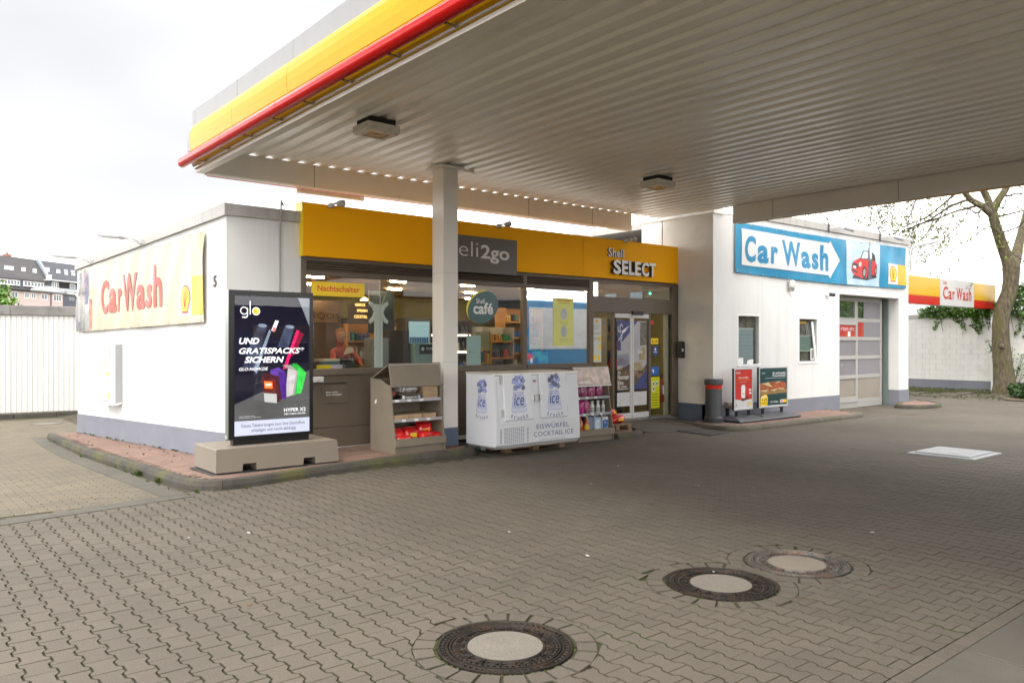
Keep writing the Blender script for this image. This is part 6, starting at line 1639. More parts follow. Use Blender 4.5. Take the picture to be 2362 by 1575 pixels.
def sc(name, col, e=1.0, **k): return M(name, col, .6, emit=e, coat=.0, spec=.05, **k)
disp = MB(); disp.fbox(FSx, x0, x1, z0, z1, .0, .003); disp.build('display', sc('ad_navy', (.0055, .005, .012), .35, var=.35, vscale=1.2), t)
def ad(pts, mat, nm, d):
    mb = MB(); mb.poly(FSx, [(x0 + a * (x1 - x0), z0 + b * (z1 - z0)) for a, b in pts], d, d + .0009); return mb.build(nm, mat, t)
AG = sc('ad_grey', (.045, .045, .045), .6, var=.2, vscale=2.0); AGL = sc('ad_light_grey', (.12, .13, .145), .6, var=.2, vscale=3)
ad([(0, .105), (1, .105), (1, .46), (0, .225)], AG, 'floor_print', .0035)
ad([(.84, 1), (1, 1), (1, .79), (.84, 1)][:3], AGL, 'corner_print', .0035)
ad([(0, 0), (1, 0), (1, .105), (0, .105)], sc('ad_white', (.22, .23, .28), .8, var=.03), 'warning_field', .0035)
DV = sc('ad_device', (.017, .021, .038), .8, var=.5, vscale=6); DVL = sc('ad_device_light', (.10, .125, .165), .7, var=.2, vscale=8); PK = sc('ad_pink', (.30, .006, .05), .8, var=.2, vscale=6)
ad([(.10, .49), (.30, .80), (.42, .775), (.24, .47)], DV, 'device_print', .0045)
ad([(.24, .47), (.45, .765), (.47, .745), (.28, .44)], DVL, 'device_print', .0047)
ad([(.56, .64), (.67, .80), (.79, .78), (.70, .62)], DV, 'device_print', .0045)
ad([(.63, .47), (.82, .76), (.86, .755), (.68, .475)], PK, 'device_print', .0047)
ad([(.86, .75), (.92, .73), (.80, .58), (.74, .56)], sc('ad_dark_red', (.12, .005, .02), .6), 'device_print', .0046)
ad([(.475, .755), (.53, .83), (.575, .825), (.52, .745)], sc('ad_stick', (.55, .55, .62), .6), 'stick_print', .0048)
ad([(.485, .755), (.50, .78), (.535, .775), (.52, .745)], sc('ad_stick_red', (.5, .10, .08), .6), 'stick_print', .0058)
for cx_, cz_ in ((.36, .79), (.73, .783)):
    ad([(cx_ + .058 * math.cos(R(a)), cz_ + .013 * math.sin(R(a)) - .05 * .058 * math.cos(R(a))) for a in range(0, 360, 20)], DVL, 'device_print', .0058)
def pack(x, y, s, w, h, c1, c2, nm):
    ad([(x, y), (x + w, y - .005), (x + w + s, y + h), (x + s * .7, y + h + .012)] if False else [(x + .03, y), (x + w + .03, y - .012), (x + w - s, y + h), (x - s, y + h + .012)], c1, nm, .0060)
    ad([(x - s, y + h + .012), (x + w - s, y + h), (x + w - s - .03, y + h + .03), (x - s + .02, y + h + .036)], c2, nm, .0060)
    ad([(x + w + .03, y - .012), (x + w + .07, y + .012), (x + w - s + .045, y + h + .01), (x + w - s, y + h)], c2, nm, .0060)
RDB = sc('ad_brown', (.05, .007, .006), .8, var=.4, vscale=12); RDB2 = sc('ad_brown2', (.028, .005, .005), .7); PUR = sc('ad_purple', (.025, .006, .08), .8, var=.3, vscale=10); PUR2 = sc('ad_purple2', (.05, .02, .14), .8)
WHP = sc('ad_packwhite', (.25, .235, .235), .6, var=.2, vscale=12); WHP2 = sc('ad_packwhite2', (.16, .15, .145), .6); GRP = sc('ad_green', (.02, .26, .035), .7, var=.3, vscale=14); GRP2 = sc('ad_green2', (.01, .17, .02), .7)
def pk(P, Q, T, c1, c2, d):
    ad(P, c1, 'pack_print', d); ad(Q, c2, 'pack_print', d); ad(T, c2, 'pack_print', d)
pk([(.82, .285), (.885, .285), (.955, .44), (.84, .49)], [(.77, .27), (.82, .28), (.84, .49), (.76, .51)], [(.76, .51), (.84, .49), (.955, .445), (.82, .51)], GRP, GRP2, .0056)
pk([(.66, .26), (.76, .275), (.82, .455), (.70, .475)], [(.76, .275), (.79, .28), (.84, .46), (.82, .455)], [(.62, .50), (.70, .475), (.82, .455), (.74, .50)], WHP, WHP2, .0060)
pk([(.58, .245), (.68, .255), (.675, .44), (.565, .455)], [(.46, .46), (.50, .3), (.58, .245), (.565, .455)], [(.46, .465), (.565, .455), (.675, .44), (.57, .485)], PUR, PUR2, .0064)
pk([(.39, .235), (.55, .222), (.53, .40), (.35, .42)], [(.55, .222), (.61, .25), (.575, .42), (.53, .40)], [(.34, .43), (.53, .40), (.575, .42), (.39, .445)], RDB, RDB2, .0068)
ad([(.385, .235), (.55, .222), (.545, .29), (.375, .30)], sc('ad_packlabel', (.22, .22, .22), .6), 'pack_print', .0078)
ad([(.39, .335), (.49, .33), (.485, .38), (.38, .385)], sc('ad_orange', (.85, .09, .01), .8), 'pack_print', .0078)
LW = sc('ad_lettering', (.40, .40, .41), .8, var=.0); LB_ = sc('ad_lettering_dark', (.008, .008, .012), .1)
def adt(nm, items, mat, d, b=.0, shear=0):
    mb = MB()
    for s, x, y, w, h, bd, sh in items: text(mb, FSx, s, x0 + x * (x1 - x0), z0 + y * (z1 - z0), w * (x1 - x0), h * (z1 - z0), d, d + .0006, bd, sh)
    return mb.build(nm, mat, t)
adt('slogan', [('UND', .055, .655, .26, .045, .03, .25), ('GRATISPACKS*', .055, .585, .87, .045, .025, .25), ('SICHERN', .125, .52, .52, .045, .03, .25), ('GLO-NOW.DE', .055, .465, .375, .022, .015, .25)], LW, .0085)
adt('slogan_small', [('HYPER X2', .645, .155, .30, .026, .012, 0), ('DER TABAK HEATER', .65, .133, .295, .010, .02, 0), ('*Aktion solange Vorrat reicht', .055, .135, .20, .006, .0, 0), ('Details zur Aktion unter glo-now.de', .055, .124, .28, .006, .0, 0), ('neo', .395, .350, .08, .018, .02, 0)], LW, .0088)
adt('warning_text', [('Dieses Tabakerzeugnis kann Ihre Gesundheit', .085, .052, .85, .030, .0, 0), ('schädigen und macht abhängig.', .215, .016, .60, .030, .0, 0)], LB_, .0048)
# glo wordmark built from rings
def ring(cx_, cy_, r, wd, nm, d, mat=LW, k=24):
    A = 1.0
    W_, H_ = (x1 - x0), (z1 - z0)
    o = [(cx_ + r * math.cos(R(a)), cy_ + r * W_ / H_ * math.sin(R(a))) for a in range(0, 361, 15)]
    i = [(cx_ + (r - wd) * math.cos(R(a)), cy_ + (r - wd) * W_ / H_ * math.sin(R(a))) for a in range(0, 361, 15)]
    mb = MB()
    for q in range(24):
        mb.poly(FSx, [(x0 + a * W_, z0 + b * H_) for a, b in (o[q], o[q + 1], i[q + 1], i[q])], d, d + .0009)
    mb.build(nm, mat, t)
ring(.12, .895, .050, .012, 'wordmark', .005); ring(.275, .893, .052, .012, 'wordmark', .005)
ad([(.192, .868), (.204, .868), (.204, .965), (.192, .965)], LW, 'wordmark', .005)
ad([(.158, .915), (.17, .915), (.17, .868), (.158, .868)], LW, 'wordmark', .0062)
ad([(.170, .868), (.167, .852), (.145, .842), (.095, .845), (.095, .854), (.14, .852), (.156, .860), (.158, .868)], LW, 'wordmark', .0062)
ad([(.275 + .040 * math.cos(R(a)), .893 + .040 * .567 * math.sin(R(a))) for a in range(0, 360, 20)], sc('ad_orange_dot', (.85, .22, .02), .9, var=.3, vscale=20), 'wordmark_dot', .0055)
mb = MB(); mb.fbox(FSx, x0 - .001, x1 + .001, z0 - .001, z1 + .001, .011, .013); mb.build('cover_glass', glass_mat('screen_glass', tint=(.97, .97, .97), refl=.03), t)

# ---------------------------------------------------------------- display bins
SILV = M('shelf_silver', (.42, .42, .43), .35, metal=.5, var=.05)
def hood_bin(u0, v0, z0, lab, style):
    """raked display cabinet; front lower edge starts at (u0, v0), width .92"""
    t = thing('display_cabinet', (u0 + .46, v0 + .37, z0), lab, 'display cabinet')
    Fp = Frame((u0, v0, z0), (1, 0, 0), ZUP); w = .915
    side = [(.0, .0), (.74, .0), (.74, 1.125), (.43, 1.10), (.22, 1.03), (.14, 1.03), (.02, .235), (-.02, .22), (-.02, .11), (0, .10)]
    for x in (0, w - .022):
        Fs = Frame((u0 + x, v0, z0), (0, 1, 0), ZUP)     # normal +u
        mb = MB(); mb.poly(Fs, side, 0, .022); mb.build('side_panel', BIN, t)
    mb = MB(); mb.fbox(Fp, .023, w - .023, .02, 1.10, -.74, -.71); mb.build('back_panel', BIN, t)
    mb = MB(); mb.fbox(Fp, .023, w - .023, .0, .10, -.70, -.03); mb.build('base_box', BIN, t)
    mb = MB(); mb.fbox(Fp, -.004, w + .004, .105, .222, -.02, .024, .004); mb.build('front_lip', BIN, t)
    mb = MB(); mb.fbox(Fp, .023, w - .023, .13, .15, -.70, -.02); mb.build('floor_tray', BIN, t)
    for z, dd in ((.48, .06), (.78, .10)):
        mb = MB(); mb.fbox(Fp, .023, w - .023, z, z + .012, -.70, -dd - .012); sh = mb.build('shelf', SILV, t)
        mb = MB(); mb.fbox(Fp, .02, w - .02, z - .012, z + .032, -dd - .011, -dd); mb.build('price_rail', SILV, sh)
        for q in range(3):
            x = .06 + q * .22 + (.1 if z < .6 else 0)
            mb = MB(); mb.fbox(Fp, x, x + .07, z - .008, z + .028, -dd + .0005, -dd + .002); mb.build('price_tag', SIGNW, sh)
    # raised hood: top plate and hanging front plate
    ft = Frame((u0, v0, z0), (1, 0, 0), ZUP)
    P = lambda y, z: (y, z)
    def plate(a, b, th, name, mat, x_0=-.012, x_1=w + .012):
        (ya, za), (yb, zb_) = a, b; d = Vector((0, yb - ya, zb_ - za)).normalized(); n = Vector((1, 0, 0)).cross(d)
        F = Frame((u0, v0 + ya, z0 + za), (1, 0, 0), d); L = math.hypot(yb - ya, zb_ - za)
        mb = MB(); mb.fbox(F, x_0, x_1, 0, L, -th, 0, .003); return mb.build(name, mat, t), F, L
    hf, F, L = plate((.085, 1.02), (.16, 1.355), .02, 'hood_front', BIN)
    hmb = MB(); hmb.fbox(F, .0, w, L - .022, L - .012, .0005, .005); hmb.fbox(F, w - .012, w, .012, L - .023, .0005, .005); hmb.build('hood_trim', SILV if style == 0 else SIGNW, hf)
    ht, F2_, L2 = plate((.165, 1.36), (.66, 1.14), .02, 'hood_top', BIN)
    mb = MB(); mb.fbox(F, -.012, w + .012, -.02, .0, -.03, .006); mb.build('hood_lip', SIGNW if style else BIN, hf)
    return t, Fp, F, L, w
t, Fp, Fh, Lh, w = hood_bin(6.08, 10.17, .095, 'taupe display cabinet with firewood boxes and red crisp bags beside the column', 0)
mb = MB(); q = Frame((6.08, 10.17, .095), (0, -1, 0), ZUP); q.o = Vector((6.078, 10.17, .095)); mb.poly(q, [(-.60, .72), (-.55, .74), (-.54, .80), (-.59, .78)], 0, .003); mb.build('white_sticker', SIGNW, t)
# goods of the first bin
CARD = M('cardboard', (.40, .27, .16), .8, var=.12, vscale=8, bump=.2, bscale=60)
CARDL = M('cardboard_edge', (.42, .31, .20), .8, var=.1, vscale=8)
RBAG = M('red_bag_foil', (.62, .018, .02), .22, var=.35, vscale=9, coat=.6, dirt=(.75, .35, .03), dscale=6, dpos=(.64, .70))
def carton(u, v, z, a, b, c, lab, rz=0, grp='flat cardboard boxes in the taupe cabinet', name='cardboard_box', mat=None):
    tt = thing(name, (u, v, z), lab, 'box', grp)
    F = Frame((u, v, z), (math.cos(rz), math.sin(rz), 0), (0, 0, 1))
    mb = MB(); mb.fbox(F, -a / 2, a / 2, 0, c, -b, 0, .004); mb.build('body', mat or CARD, tt)
    mb = MB(); mb.fbox(F, -a / 2, a / 2, c + .0005, c + .004, -b, -.003); mb.build('lid_flap', CARDL, tt)
    return tt, F
bx = 6.08
for k, (x, lab) in enumerate(((.16, 'left flat cardboard box on the middle shelf of the taupe cabinet'), (.43, 'middle flat cardboard box on the middle shelf of the taupe cabinet'), (.70, 'right flat cardboard box on the middle shelf of the taupe cabinet'))):
    carton(bx + x, 10.17 + .085 + .02 * k, .095 + .4935, .25, .40, .075, lab)
for k, lab in enumerate(('bottom', 'middle', 'top')):
    carton(bx + .72, 10.17 + .125, .095 + .7935 + k * .066, .27, .38, .060, lab + ' box of the small cardboard stack on the upper shelf', grp='cardboard boxes on the upper shelf')
tt, F = carton(bx + .36, 10.17 + .125, .095 + .7935, .36, .3, .085, 'black box with white lettering on the upper shelf of the taupe cabinet', name='black_box', grp=None or 'dark goods on the upper shelf', mat=BLACK)
mb = MB(); mb.fbox(F, -.155, -.115, .02, .07, .0005, .002); text(mb, F, 'Holzkohle Grill', -.10, .03, .20, .028, .0005, .0018, .03); mb.build('lettering', SIGNW, tt)
mb = MB(); mb.poly(F, circ(.145, .045, .028, .028, 14), .0005, .002); mb.build('badge', M('badge_blue', (.35, .42, .55), .4), tt)
def bag(u, v, z, sx, sy, sz, mat, lab, seed, name='crisp_bag', cat='bag', grp=None, rz=0., extra=None):
    r = random.Random(seed); tt = thing(name, (u, v, z), lab, cat, grp); N, Mm = 18, 10; vs = []; 
    for j in range(Mm + 1):
        ph = math.pi * j / Mm - math.pi / 2
        for i in range(N):
            th = 2 * math.pi * i / N
            cx_ = math.copysign(abs(math.cos(th)) ** .55, math.cos(th)) * abs(math.cos(ph)) ** .45; cy_ = math.copysign(abs(math.sin(th)) ** .55, math.sin(th)) * abs(math.cos(ph)) ** .45; cz_ = math.copysign(abs(math.sin(ph)) ** .8, math.sin(ph))
            nz = 1 + .13 * noise.noise(Vector((cx_ * 2.3 + seed, cy_ * 2.3, cz_ * 2.3))) + .07 * noise.noise(Vector((cx_ * 7, cy_ * 7 + seed, cz_ * 7)))
            x, y = cx_ * sx / 2 * nz, cy_ * sy / 2 * nz
            vs.append((u + x * math.cos(rz) - y * math.sin(rz), v + x * math.sin(rz) + y * math.cos(rz), z + sz / 2 + cz_ * sz / 2 * nz))
    mb = MB(); mb.add(vs, [(j * N + i, j * N + (i + 1) % N, (j + 1) * N + (i + 1) % N, (j + 1) * N + i) for j in range(Mm) for i in range(N)], True); mb.build('body', mat, tt)
    a = rz; F = Frame((u, v, z), (math.cos(a), math.sin(a), 0), ZUP)
    mb = MB(); mb.fbox(F, -sx * .42, sx * .42, sz * .92, sz * 1.05, -.006, .004); mb.build('seam', mat, tt)
    if extra:
        mb = MB(); mb.poly(Frame(F.p(0, 0, sy / 2 * 1.03), F.x, F.y), [(-sx * .2, sz * .35), (sx * .22, sz * .32), (sx * .2, sz * .62), (-sx * .18, sz * .66)], -.02, .004); mb.build('print', extra, tt)
    return tt
bag(bx + .09, 10.17 + .30, .89, .12, .2, .20, M('red_black_pack', (.35, .04, .02), .4, var=.6, vscale=18, dirt=(.02, .02, .02), dscale=14, dpos=(.45, .52)), 'red and black small pack on the left of the upper shelf', 3, 'food_pack', 'pack', 'dark goods on the upper shelf')
bag(bx + .38, 10.17 + .30, .98, .36, .3, .12, M('clear_wrap', (.20, .19, .18), .15, var=.5, vscale=14, coat=1), 'crumpled clear plastic wrap lying on the black box', 5, 'plastic_wrap', 'plastic wrap', 'dark goods on the upper shelf')
YP = M('print_yellow_patch', (.80, .50, .02), .3)
bags1 = [(.13, .22, .245, .24, .26, .20, 'leftmost'), (.40, .26, .25, .28, .28, .20, 'middle left'), (.62, .18, .245, .24, .26, .15, 'front middle'), (.72, .36, .25, .28, .30, .26, 'rear right'), (.20, .12, .245, .3, .2, .11, 'flat front'), (.82, .16, .245, .14, .22, .12, 'small right end')]
for k, (x, y, z, a, b, c, nm) in enumerate(bags1): bag(bx + x, 10.17 + y, z, a, b, c, RBAG, nm + ' red foil crisp bag in the bottom of the taupe cabinet', 10 + k, 'crisp_bag', 'crisp bag', 'red crisp bags in the taupe cabinet', rz=.2 * (k % 3 - 1), extra=YP if k in (1, 3) else None)

# second cabinet with bottles
t, Fp, Fh, Lh, w = hood_bin(9.80, 10.06, -.03, 'brown display cabinet with screen wash bottles right of the ice freezer', 1)
mb = MB(); mb.fbox(Fh, .02, w - .02, .01, Lh - .03, .006, .009); mb.build('hood_poster', M('hood_poster', (.60, .47, .42), .4, var=.3, vscale=5, dirt=(.45, .36, .30), dscale=6, dpos=(.5, .6)), t)
mb = MB(); text(mb, Fh, 'GO WELL', .10, .04, .30, .04, .009, .0105, .03); mb.build('poster_lettering', SIGNW, t)
ux, vx, zx = 9.80, 10.06, -.03
PINKB = M('pink_fluid_bag', (.36, .06, .17), .2, var=.4, vscale=16, coat=.8, dirt=(.55, .42, .5), dscale=11, dpos=(.52, .64)); MAG = M('magenta_fluid', (.45, .02, .20), .2, coat=.5)
for k in range(4):
    bag(ux + .14 + k * .205, vx + .26, zx + .795, .18, .14, .205, PINKB, ('first', 'second', 'third', 'fourth')[k] + ' pink pouch from the left on the top shelf of the brown cabinet', 30 + k, 'fluid_pouch', 'pouch', 'pink pouches on the top shelf')
for k, x in enumerate((.10, .25, .40)):
    bag(ux + x, vx + .22, zx + .495, .14, .13, .235, PINKB if k != 1 else MAG, ('left', 'middle magenta', 'right knotted')[k] + ' pouch on the middle shelf of the brown cabinet', 40 + k, 'fluid_pouch', 'pouch', 'pouches on the middle shelf')
def bottle(u, v, z, h, r, mat, capm, lab, name='bottle', grp=None, labm=None, can=False):
    tt = thing(name, (u, v, z), lab, 'canister' if can else 'bottle', grp); mb = MB()
    if can:
        F = Frame((u, v, z), (1, 0, 0), (0, 1, 0)); mb.fbox(F, -r, r, -r * .6, r * .6, 0, h * .78, .012)
        mb.tube([(u - r * .7, v, z + h * .78), (u - r * .6, v, z + h * .93), (u + r * .1, v, z + h * .96), (u + r * .5, v, z + h * .80)], r * .17, 8)
        mb.lathe((u - r * .55, v, z + h * .76), [(.018, 0), (.018, .03)], 10)
    else:
        mb.lathe((u, v, z), [(r * .95, 0), (r, .01), (r, h * .55), (r * .85, h * .66), (r * .35, h * .84), (r * .3, h * .92)], 14)
    mb.build('body', mat, tt)
    mb = MB(); cxp = u - r * .55 if can else u; mb.lathe((cxp, v, z + (h * .86 if can else h * .92)), [(.022, 0), (.022, .03), (0, .031)], 10); mb.build('cap', capm, tt)
    if labm:
        mb = MB()
        if can: mb.fbox(Frame((u, v - r * .6 - .001, z), (1, 0, 0), ZUP), -r * .85, r * .85, h * .12, h * .62, 0, .002)
        else: mb.lathe((u, v, z + h * .15), [(r * 1.02, 0), (r * 1.02, h * .34)], 14)
        mb.build('label_print', labm, tt)
    return tt
WPL = M('white_plastic', (.66, .66, .66), .35, var=.03); CPL = M('clear_fluid_blue', (.42, .55, .66), .2, var=.1, coat=.5); OFL = M('orange_fluid', (.42, .10, .02), .2, coat=.6, var=.1); CAPB = M('cap_blue', (.01, .03, .20), .4)
LGRY = M('label_grey', (.40, .42, .40), .5, var=.3, vscale=30); LBL = M('label_blue', (.02, .12, .42), .4, var=.4, vscale=25, dirt=(.6, .6, .6), dscale=20, dpos=(.55, .6)); LYE = M('label_yellow', (.80, .50, .02), .4, var=.2, vscale=20)
for k in range(5):
    bottle(ux + .50 + k * .075, vx + .17 + .05 * (k % 2), zx + .4935, .215, .036, WPL, WPL, ('first', 'second', 'third', 'fourth', 'fifth')[k] + ' white flat bottle from the left on the middle shelf', grp='white bottles on the middle shelf', labm=LGRY)
zb_ = zx + .151
bottle(ux + .07, vx + .12, zb_, .27, .05, LYE, WPL, 'yellow and white trigger bottle at the left end of the bottom shelf', grp='bottles on the bottom shelf')
bottle(ux + .19, vx + .16, zb_, .30, .062, OFL, RED, 'orange fluid bottle with red cap on the bottom shelf', grp='bottles on the bottom shelf')
bottle(ux + .305, vx + .11, zb_, .31, .052, OFL, WPL, 'orange fluid bottle with yellow label and white cap on the bottom shelf', grp='bottles on the bottom shelf', labm=LYE)
bottle(ux + .43, vx + .18, zb_, .37, .075, M('grey_fluid', (.25, .29, .36), .25, var=.1), CAPB, 'grey canister with blue cap on the bottom shelf', can=True, grp='canisters on the bottom shelf')
bottle(ux + .58, vx + .14, zb_, .36, .078, CPL, WPL, 'pale blue canister with white handle on the bottom shelf', can=True, grp='canisters on the bottom shelf', labm=M('label_pale', (.55, .65, .72), .4, var=.3, vscale=20))
bottle(ux + .78, vx + .14, zb_, .35, .078, WPL, WPL, 'white canister with dark blue label at the right end of the bottom shelf', can=True, grp='canisters on the bottom shelf', labm=LBL)

# ---------------------------------------------------------------- ice freezer on pallet
FRW = M('freezer_white', (.70, .71, .745), .3, var=.02, coat=.2)
t = thing('ice_freezer', (8.4, 9.9, .13), 'big white ice merchandiser with two slanted doors standing on a pallet', 'freezer')
u0, u1, vf, z0, z1 = 7.515, 9.32, 9.54, .135, 1.262
Fz = Frame((u0, vf, 0), (0, 1, 0), ZUP)   # normal +u : profile in v,z
LEAN = .07
prof = [(0.0, z0 + .03), (.03, z0), (.79, z0), (.79, z1 + .02), (.10, z1), (.07, z1 - .02), (0, z0 + .32)]
mb = MB(); mb.poly(Fz, prof, 0, u1 - u0); body = mb.build('body', FRW, t)
mb = MB(); mb.poly(Frame((0, 0, z1 + .003), (1, 0, 0), (0, 1, 0)), [(u0 - .005, vf + .08), (u1 + .005, vf + .08), (u1 + .005, vf + .80), (u0 - .005, vf + .80)], .0, .03); mb.build('top_cover', M('freezer_top', (.48, .45, .40), .5, var=.06), t)
mb = MB(); mb.tube([(u0 - .006, vf + .075, z1 - .0), (u1 + .006, vf + .075, z1 - .0)], .022, 10); mb.build('top_edge', SIGNW, t)
mb = MB(); mb.box(u0 + .02, u1 - .02, vf + .03, vf + .77, z0 - .03, z0 - .001); mb.build('under_rail', STEEL, t)
# slanted front frame
pA, pB = Vector((u0, vf, z0 + .32)), Vector((u0, vf + .07, z1 - .02)); fy = (pB - pA).normalized()
FFz = Frame(pA, (1, 0, 0), fy); FLz = (pB - pA).length
mb = MB(); mb.fbox(FFz, .08, u1 - u0 - .10, .02, .03, .001, .004); mb.fbox(FFz, .04, .06, .02, FLz - .06, .001, .004); mb.build('front_seam', LIGHTGREY, t, kind='stuff')
LIL = M('lilac_print', (.40, .43, .62), .5); ICEB = M('ice_letter_blue', (.03, .06, .28), .5); GLS = M('glass_shape_print', (.50, .53, .70), .5, var=.1, vscale=10)
def ice_logo(F, cx_, cy_, s, par):
    mb = MB(); mb.poly(F, [(cx_ - .10 * s, cy_ - .02 * s), (cx_ + .10 * s, cy_ - .02 * s), (cx_ + .155 * s, cy_ - .30 * s), (cx_ + .13 * s, cy_ - .335 * s), (cx_ - .13 * s, cy_ - .335 * s), (cx_ - .155 * s, cy_ - .30 * s)], .0, .0015); mb.build('glass_print', GLS, par)
    mb = MB(); mb.poly(F, [(cx_ - .145 * s, cy_ - .27 * s), (cx_ + .145 * s, cy_ - .27 * s), (cx_ + .125 * s, cy_ - .315 * s), (cx_ - .125 * s, cy_ - .315 * s)], .0016, .0024); mb.build('glass_foot_print', M('glass_foot_print', (.60, .62, .74), .5), par)
    mb = MB(); text(mb, F, 'ice', cx_ - .10 * s, cy_ - .23 * s, .20 * s, .17 * s, .003, .004, .0, .25); mb.build('lettering', ICEB, par)
    mb = MB(); mm = [(-.15, -.005), (-.09, -.02), (-.03, -.028), (.03, -.028), (.09, -.02), (.145, -.004)]
    for ch, (dx, dy) in zip('frocks', mm): text(mb, F, ch, cx_ + (dx - .018) * s, cy_ + (-.41 + dy) * s, .042 * s, .06 * s if ch in 'fk' else .045 * s, .001, .002, .004)
    mb.build('lettering', M('ice_letter_grey', (.10, .13, .28), .5), par)
    # ice cubes heaped on the glass stand where the mascot print is left out
    mb = MB(); rr = random.Random(2)
    for k in range(14):
        a = rr.uniform(0, 1.5); x = cx_ + rr.uniform(-.11, .11) * s; y = cy_ + rr.uniform(.03, .24) * s; q = .05 * s
        mb.poly(F, [(x + q * math.cos(a + j * math.pi / 2), y + q * math.sin(a + j * math.pi / 2)) for j in range(4)], .0012 * (1 + k * .5), .0018 * (1 + k * .5))
    mb.build('ice_cube_print', M('ice_cube_print', (.22, .25, .46), .45, var=.5, vscale=18, rnd_amt=.6), par, kind='stuff')
for (a, b) in ((.155, .735), (.915, 1.50)):
    mb = MB(); mb.fbox(FFz, a, b, .085, .80, .002, .045, .008); dmb = mb.build('door', FRW, t)
    Fd = Frame(FFz.p(0, 0, .0455), FFz.x, FFz.y); ice_logo(Fd, (a + b) / 2 + .0, .555, 1.05, dmb)
    for z in (.14, .66):
        mb = MB(); x = a - .02 if a < .5 else b - .012
        mb.fbox(FFz, x - .015 if a < .5 else x, x + .018 if a < .5 else x + .03, z, z + .12, .004, .03, .003); mb.build('hinge', STEEL, dmb)
    mb = MB(); x = b - .02 if a < .5 else a - .012
    mb.fbox(FFz, x, x + .03, .38, .50, .046, .075, .006); mb.build('handle', SIGNW, dmb)
mb = MB(); mb.fbox(FFz, .80, .91, .36, .47, .003, .03, .005); mb.build('lock_plate', SILV, t)
mb = MB(); mb.fbox(FFz, .80, .865, .69, .71, .002, .008); mb.build('temperature_display', BLACK, t)
mb = MB(); mb.fbox(FFz, .80, .87, .665, .682, .002, .004); mb.build('red_label', M('faint_red', (.6, .3, .3), .5), t)
Fs = Frame((u0 - .001, vf + .79, 0), (0, -1, 0), ZUP)   # left side, normal -u
ice_logo(Frame(Fs.p(0, 0, .001), Fs.x, Fs.y), .42, .97, .95, t)
Ff = Frame((u0, vf - .001, 0), (1, 0, 0), ZUP)
def lowf(d=0):  # lower front face is vertical between z0 and z0+.32
    return Frame((u0, vf - d, 0), (1, 0, 0), ZUP)
Fl = lowf(.001)
mb = MB()
for i in range(10):
    for j in range(12): mb.fbox(Fl, .16 + i * .042, .16 + i * .042 + .026, z0 + .05 + j * .021, z0 + .05 + j * .021 + .008, .0, .0016)
for i in (0, 1):
    for j in range(11): mb.fbox(Fl, .075 + .0 if i == 0 else .625, .11 if i == 0 else .66, z0 + .055 + j * .021, z0 + .055 + j * .021 + .008, .0, .0016)
mb.build('vent_slots', M('vent_dark', (.08, .08, .09), .8), t, kind='stuff')
Flt = Frame((u0, vf - .001, 0), (1, 0, 0), ZUP)
BLT = M('freezer_letter_blue', (.07, .10, .22), .5)
mb = MB(); text(mb, Fl, 'EISWÜRFEL', .83, z0 + .235, .72, .095, .0, .0015, .0, 0, 1.05); text(mb, Fl, 'COCKTAIL ICE', .77, z0 + .115, .88, .075, .0, .0015, .0, 0, 1.05); mb.build('lettering', BLT, t)
mb = MB(); text(mb, Fl, 'www.icefrocks.com', .90, z0 + .045, .56, .03, .0, .0015); mb.build('web_lettering', M('faint_blue', (.35, .38, .48), .5), t)
# pallet
WOOD = M('pallet_wood', (.22, .14, .08), .85, var=.3, vscale=6, bump=.4, bscale=50, stretch=(1, 6, 6)); 
t = thing('pallet', (8.4, 9.9, -.02), 'weathered wooden pallet carrying the white ice freezer', 'pallet')
for u in (7.95, 8.55, 9.15):
    for v in (9.86, 10.22):
        mb = MB(); mb.box(u - .0, u + .13, v, v + .12, -.018, .078); mb.build('block', WOOD, t)
for v in (9.62, 9.88, 10.16):
    mb = MB(); mb.box(7.72, 9.30, v, v + .10, .079, .1015); mb.build('top_board', WOOD, t)
mb = MB(); mb.box(7.80, 9.29, 9.87, 9.96, -.024, -.0185); mb.build('bottom_board', WOOD, t)
t = thing('paper_cup', (7.88, 10.35, -.02), 'crushed blue and white paper cup lying under the freezer corner', 'cup')
mb = MB(); mb.tube([(7.80, 10.40, .01), (7.84, 10.36, .015)], [.025, .03], 12); mb.build('blue_wrap', M('cup_teal', (.05, .25, .28), .5), t)
mb = MB(); mb.tube([(7.84, 10.36, .015), (7.89, 10.31, .02)], [.031, .038], 12, caps=False); mb.lathe((7.89, 10.31, -.01), [(.03, 0), (.028, .001)], 8); mb.build('cup_body', WPL, t)
# charcoal bags on a small pallet by the entrance
t = thing('pallet', (11.2, 10.8, .07), 'small wooden pallet under the red bags beside the entrance', 'pallet')
for k in range(4):
    mb = MB(); mb.box(10.80, 11.62, 10.42 + k * .20, 10.55 + k * .20, .155, .178); mb.build('top_board', WOOD, t)
for u in (10.82, 11.16, 11.50):
    mb = MB(); mb.box(u, u + .10, 10.42, 11.15, .07, .154); mb.build('bearer', WOOD, t)
for k, (u, v, z, a, b, c, nm) in enumerate(((11.02, 10.66, .18, .38, .42, .17, 'lower left'), (11.42, 10.74, .18, .36, .40, .16, 'lower right'), (10.98, 10.72, .34, .36, .40, .17, 'second layer'), (10.96, 10.80, .50, .34, .36, .18, 'third layer'), (10.92, 10.92, .67, .30, .34, .18, 'topmost'), (11.34, 10.84, .33, .28, .34, .13, 'small upper right'))):
    bag(u, v, z, a, b, c, RBAG, nm + ' red charcoal bag in the heap beside the entrance', 60 + k, 'charcoal_bag', 'charcoal bag', 'red bags heaped beside the entrance', rz=.3 * (k % 3 - 1), extra=YP if k % 2 else None)

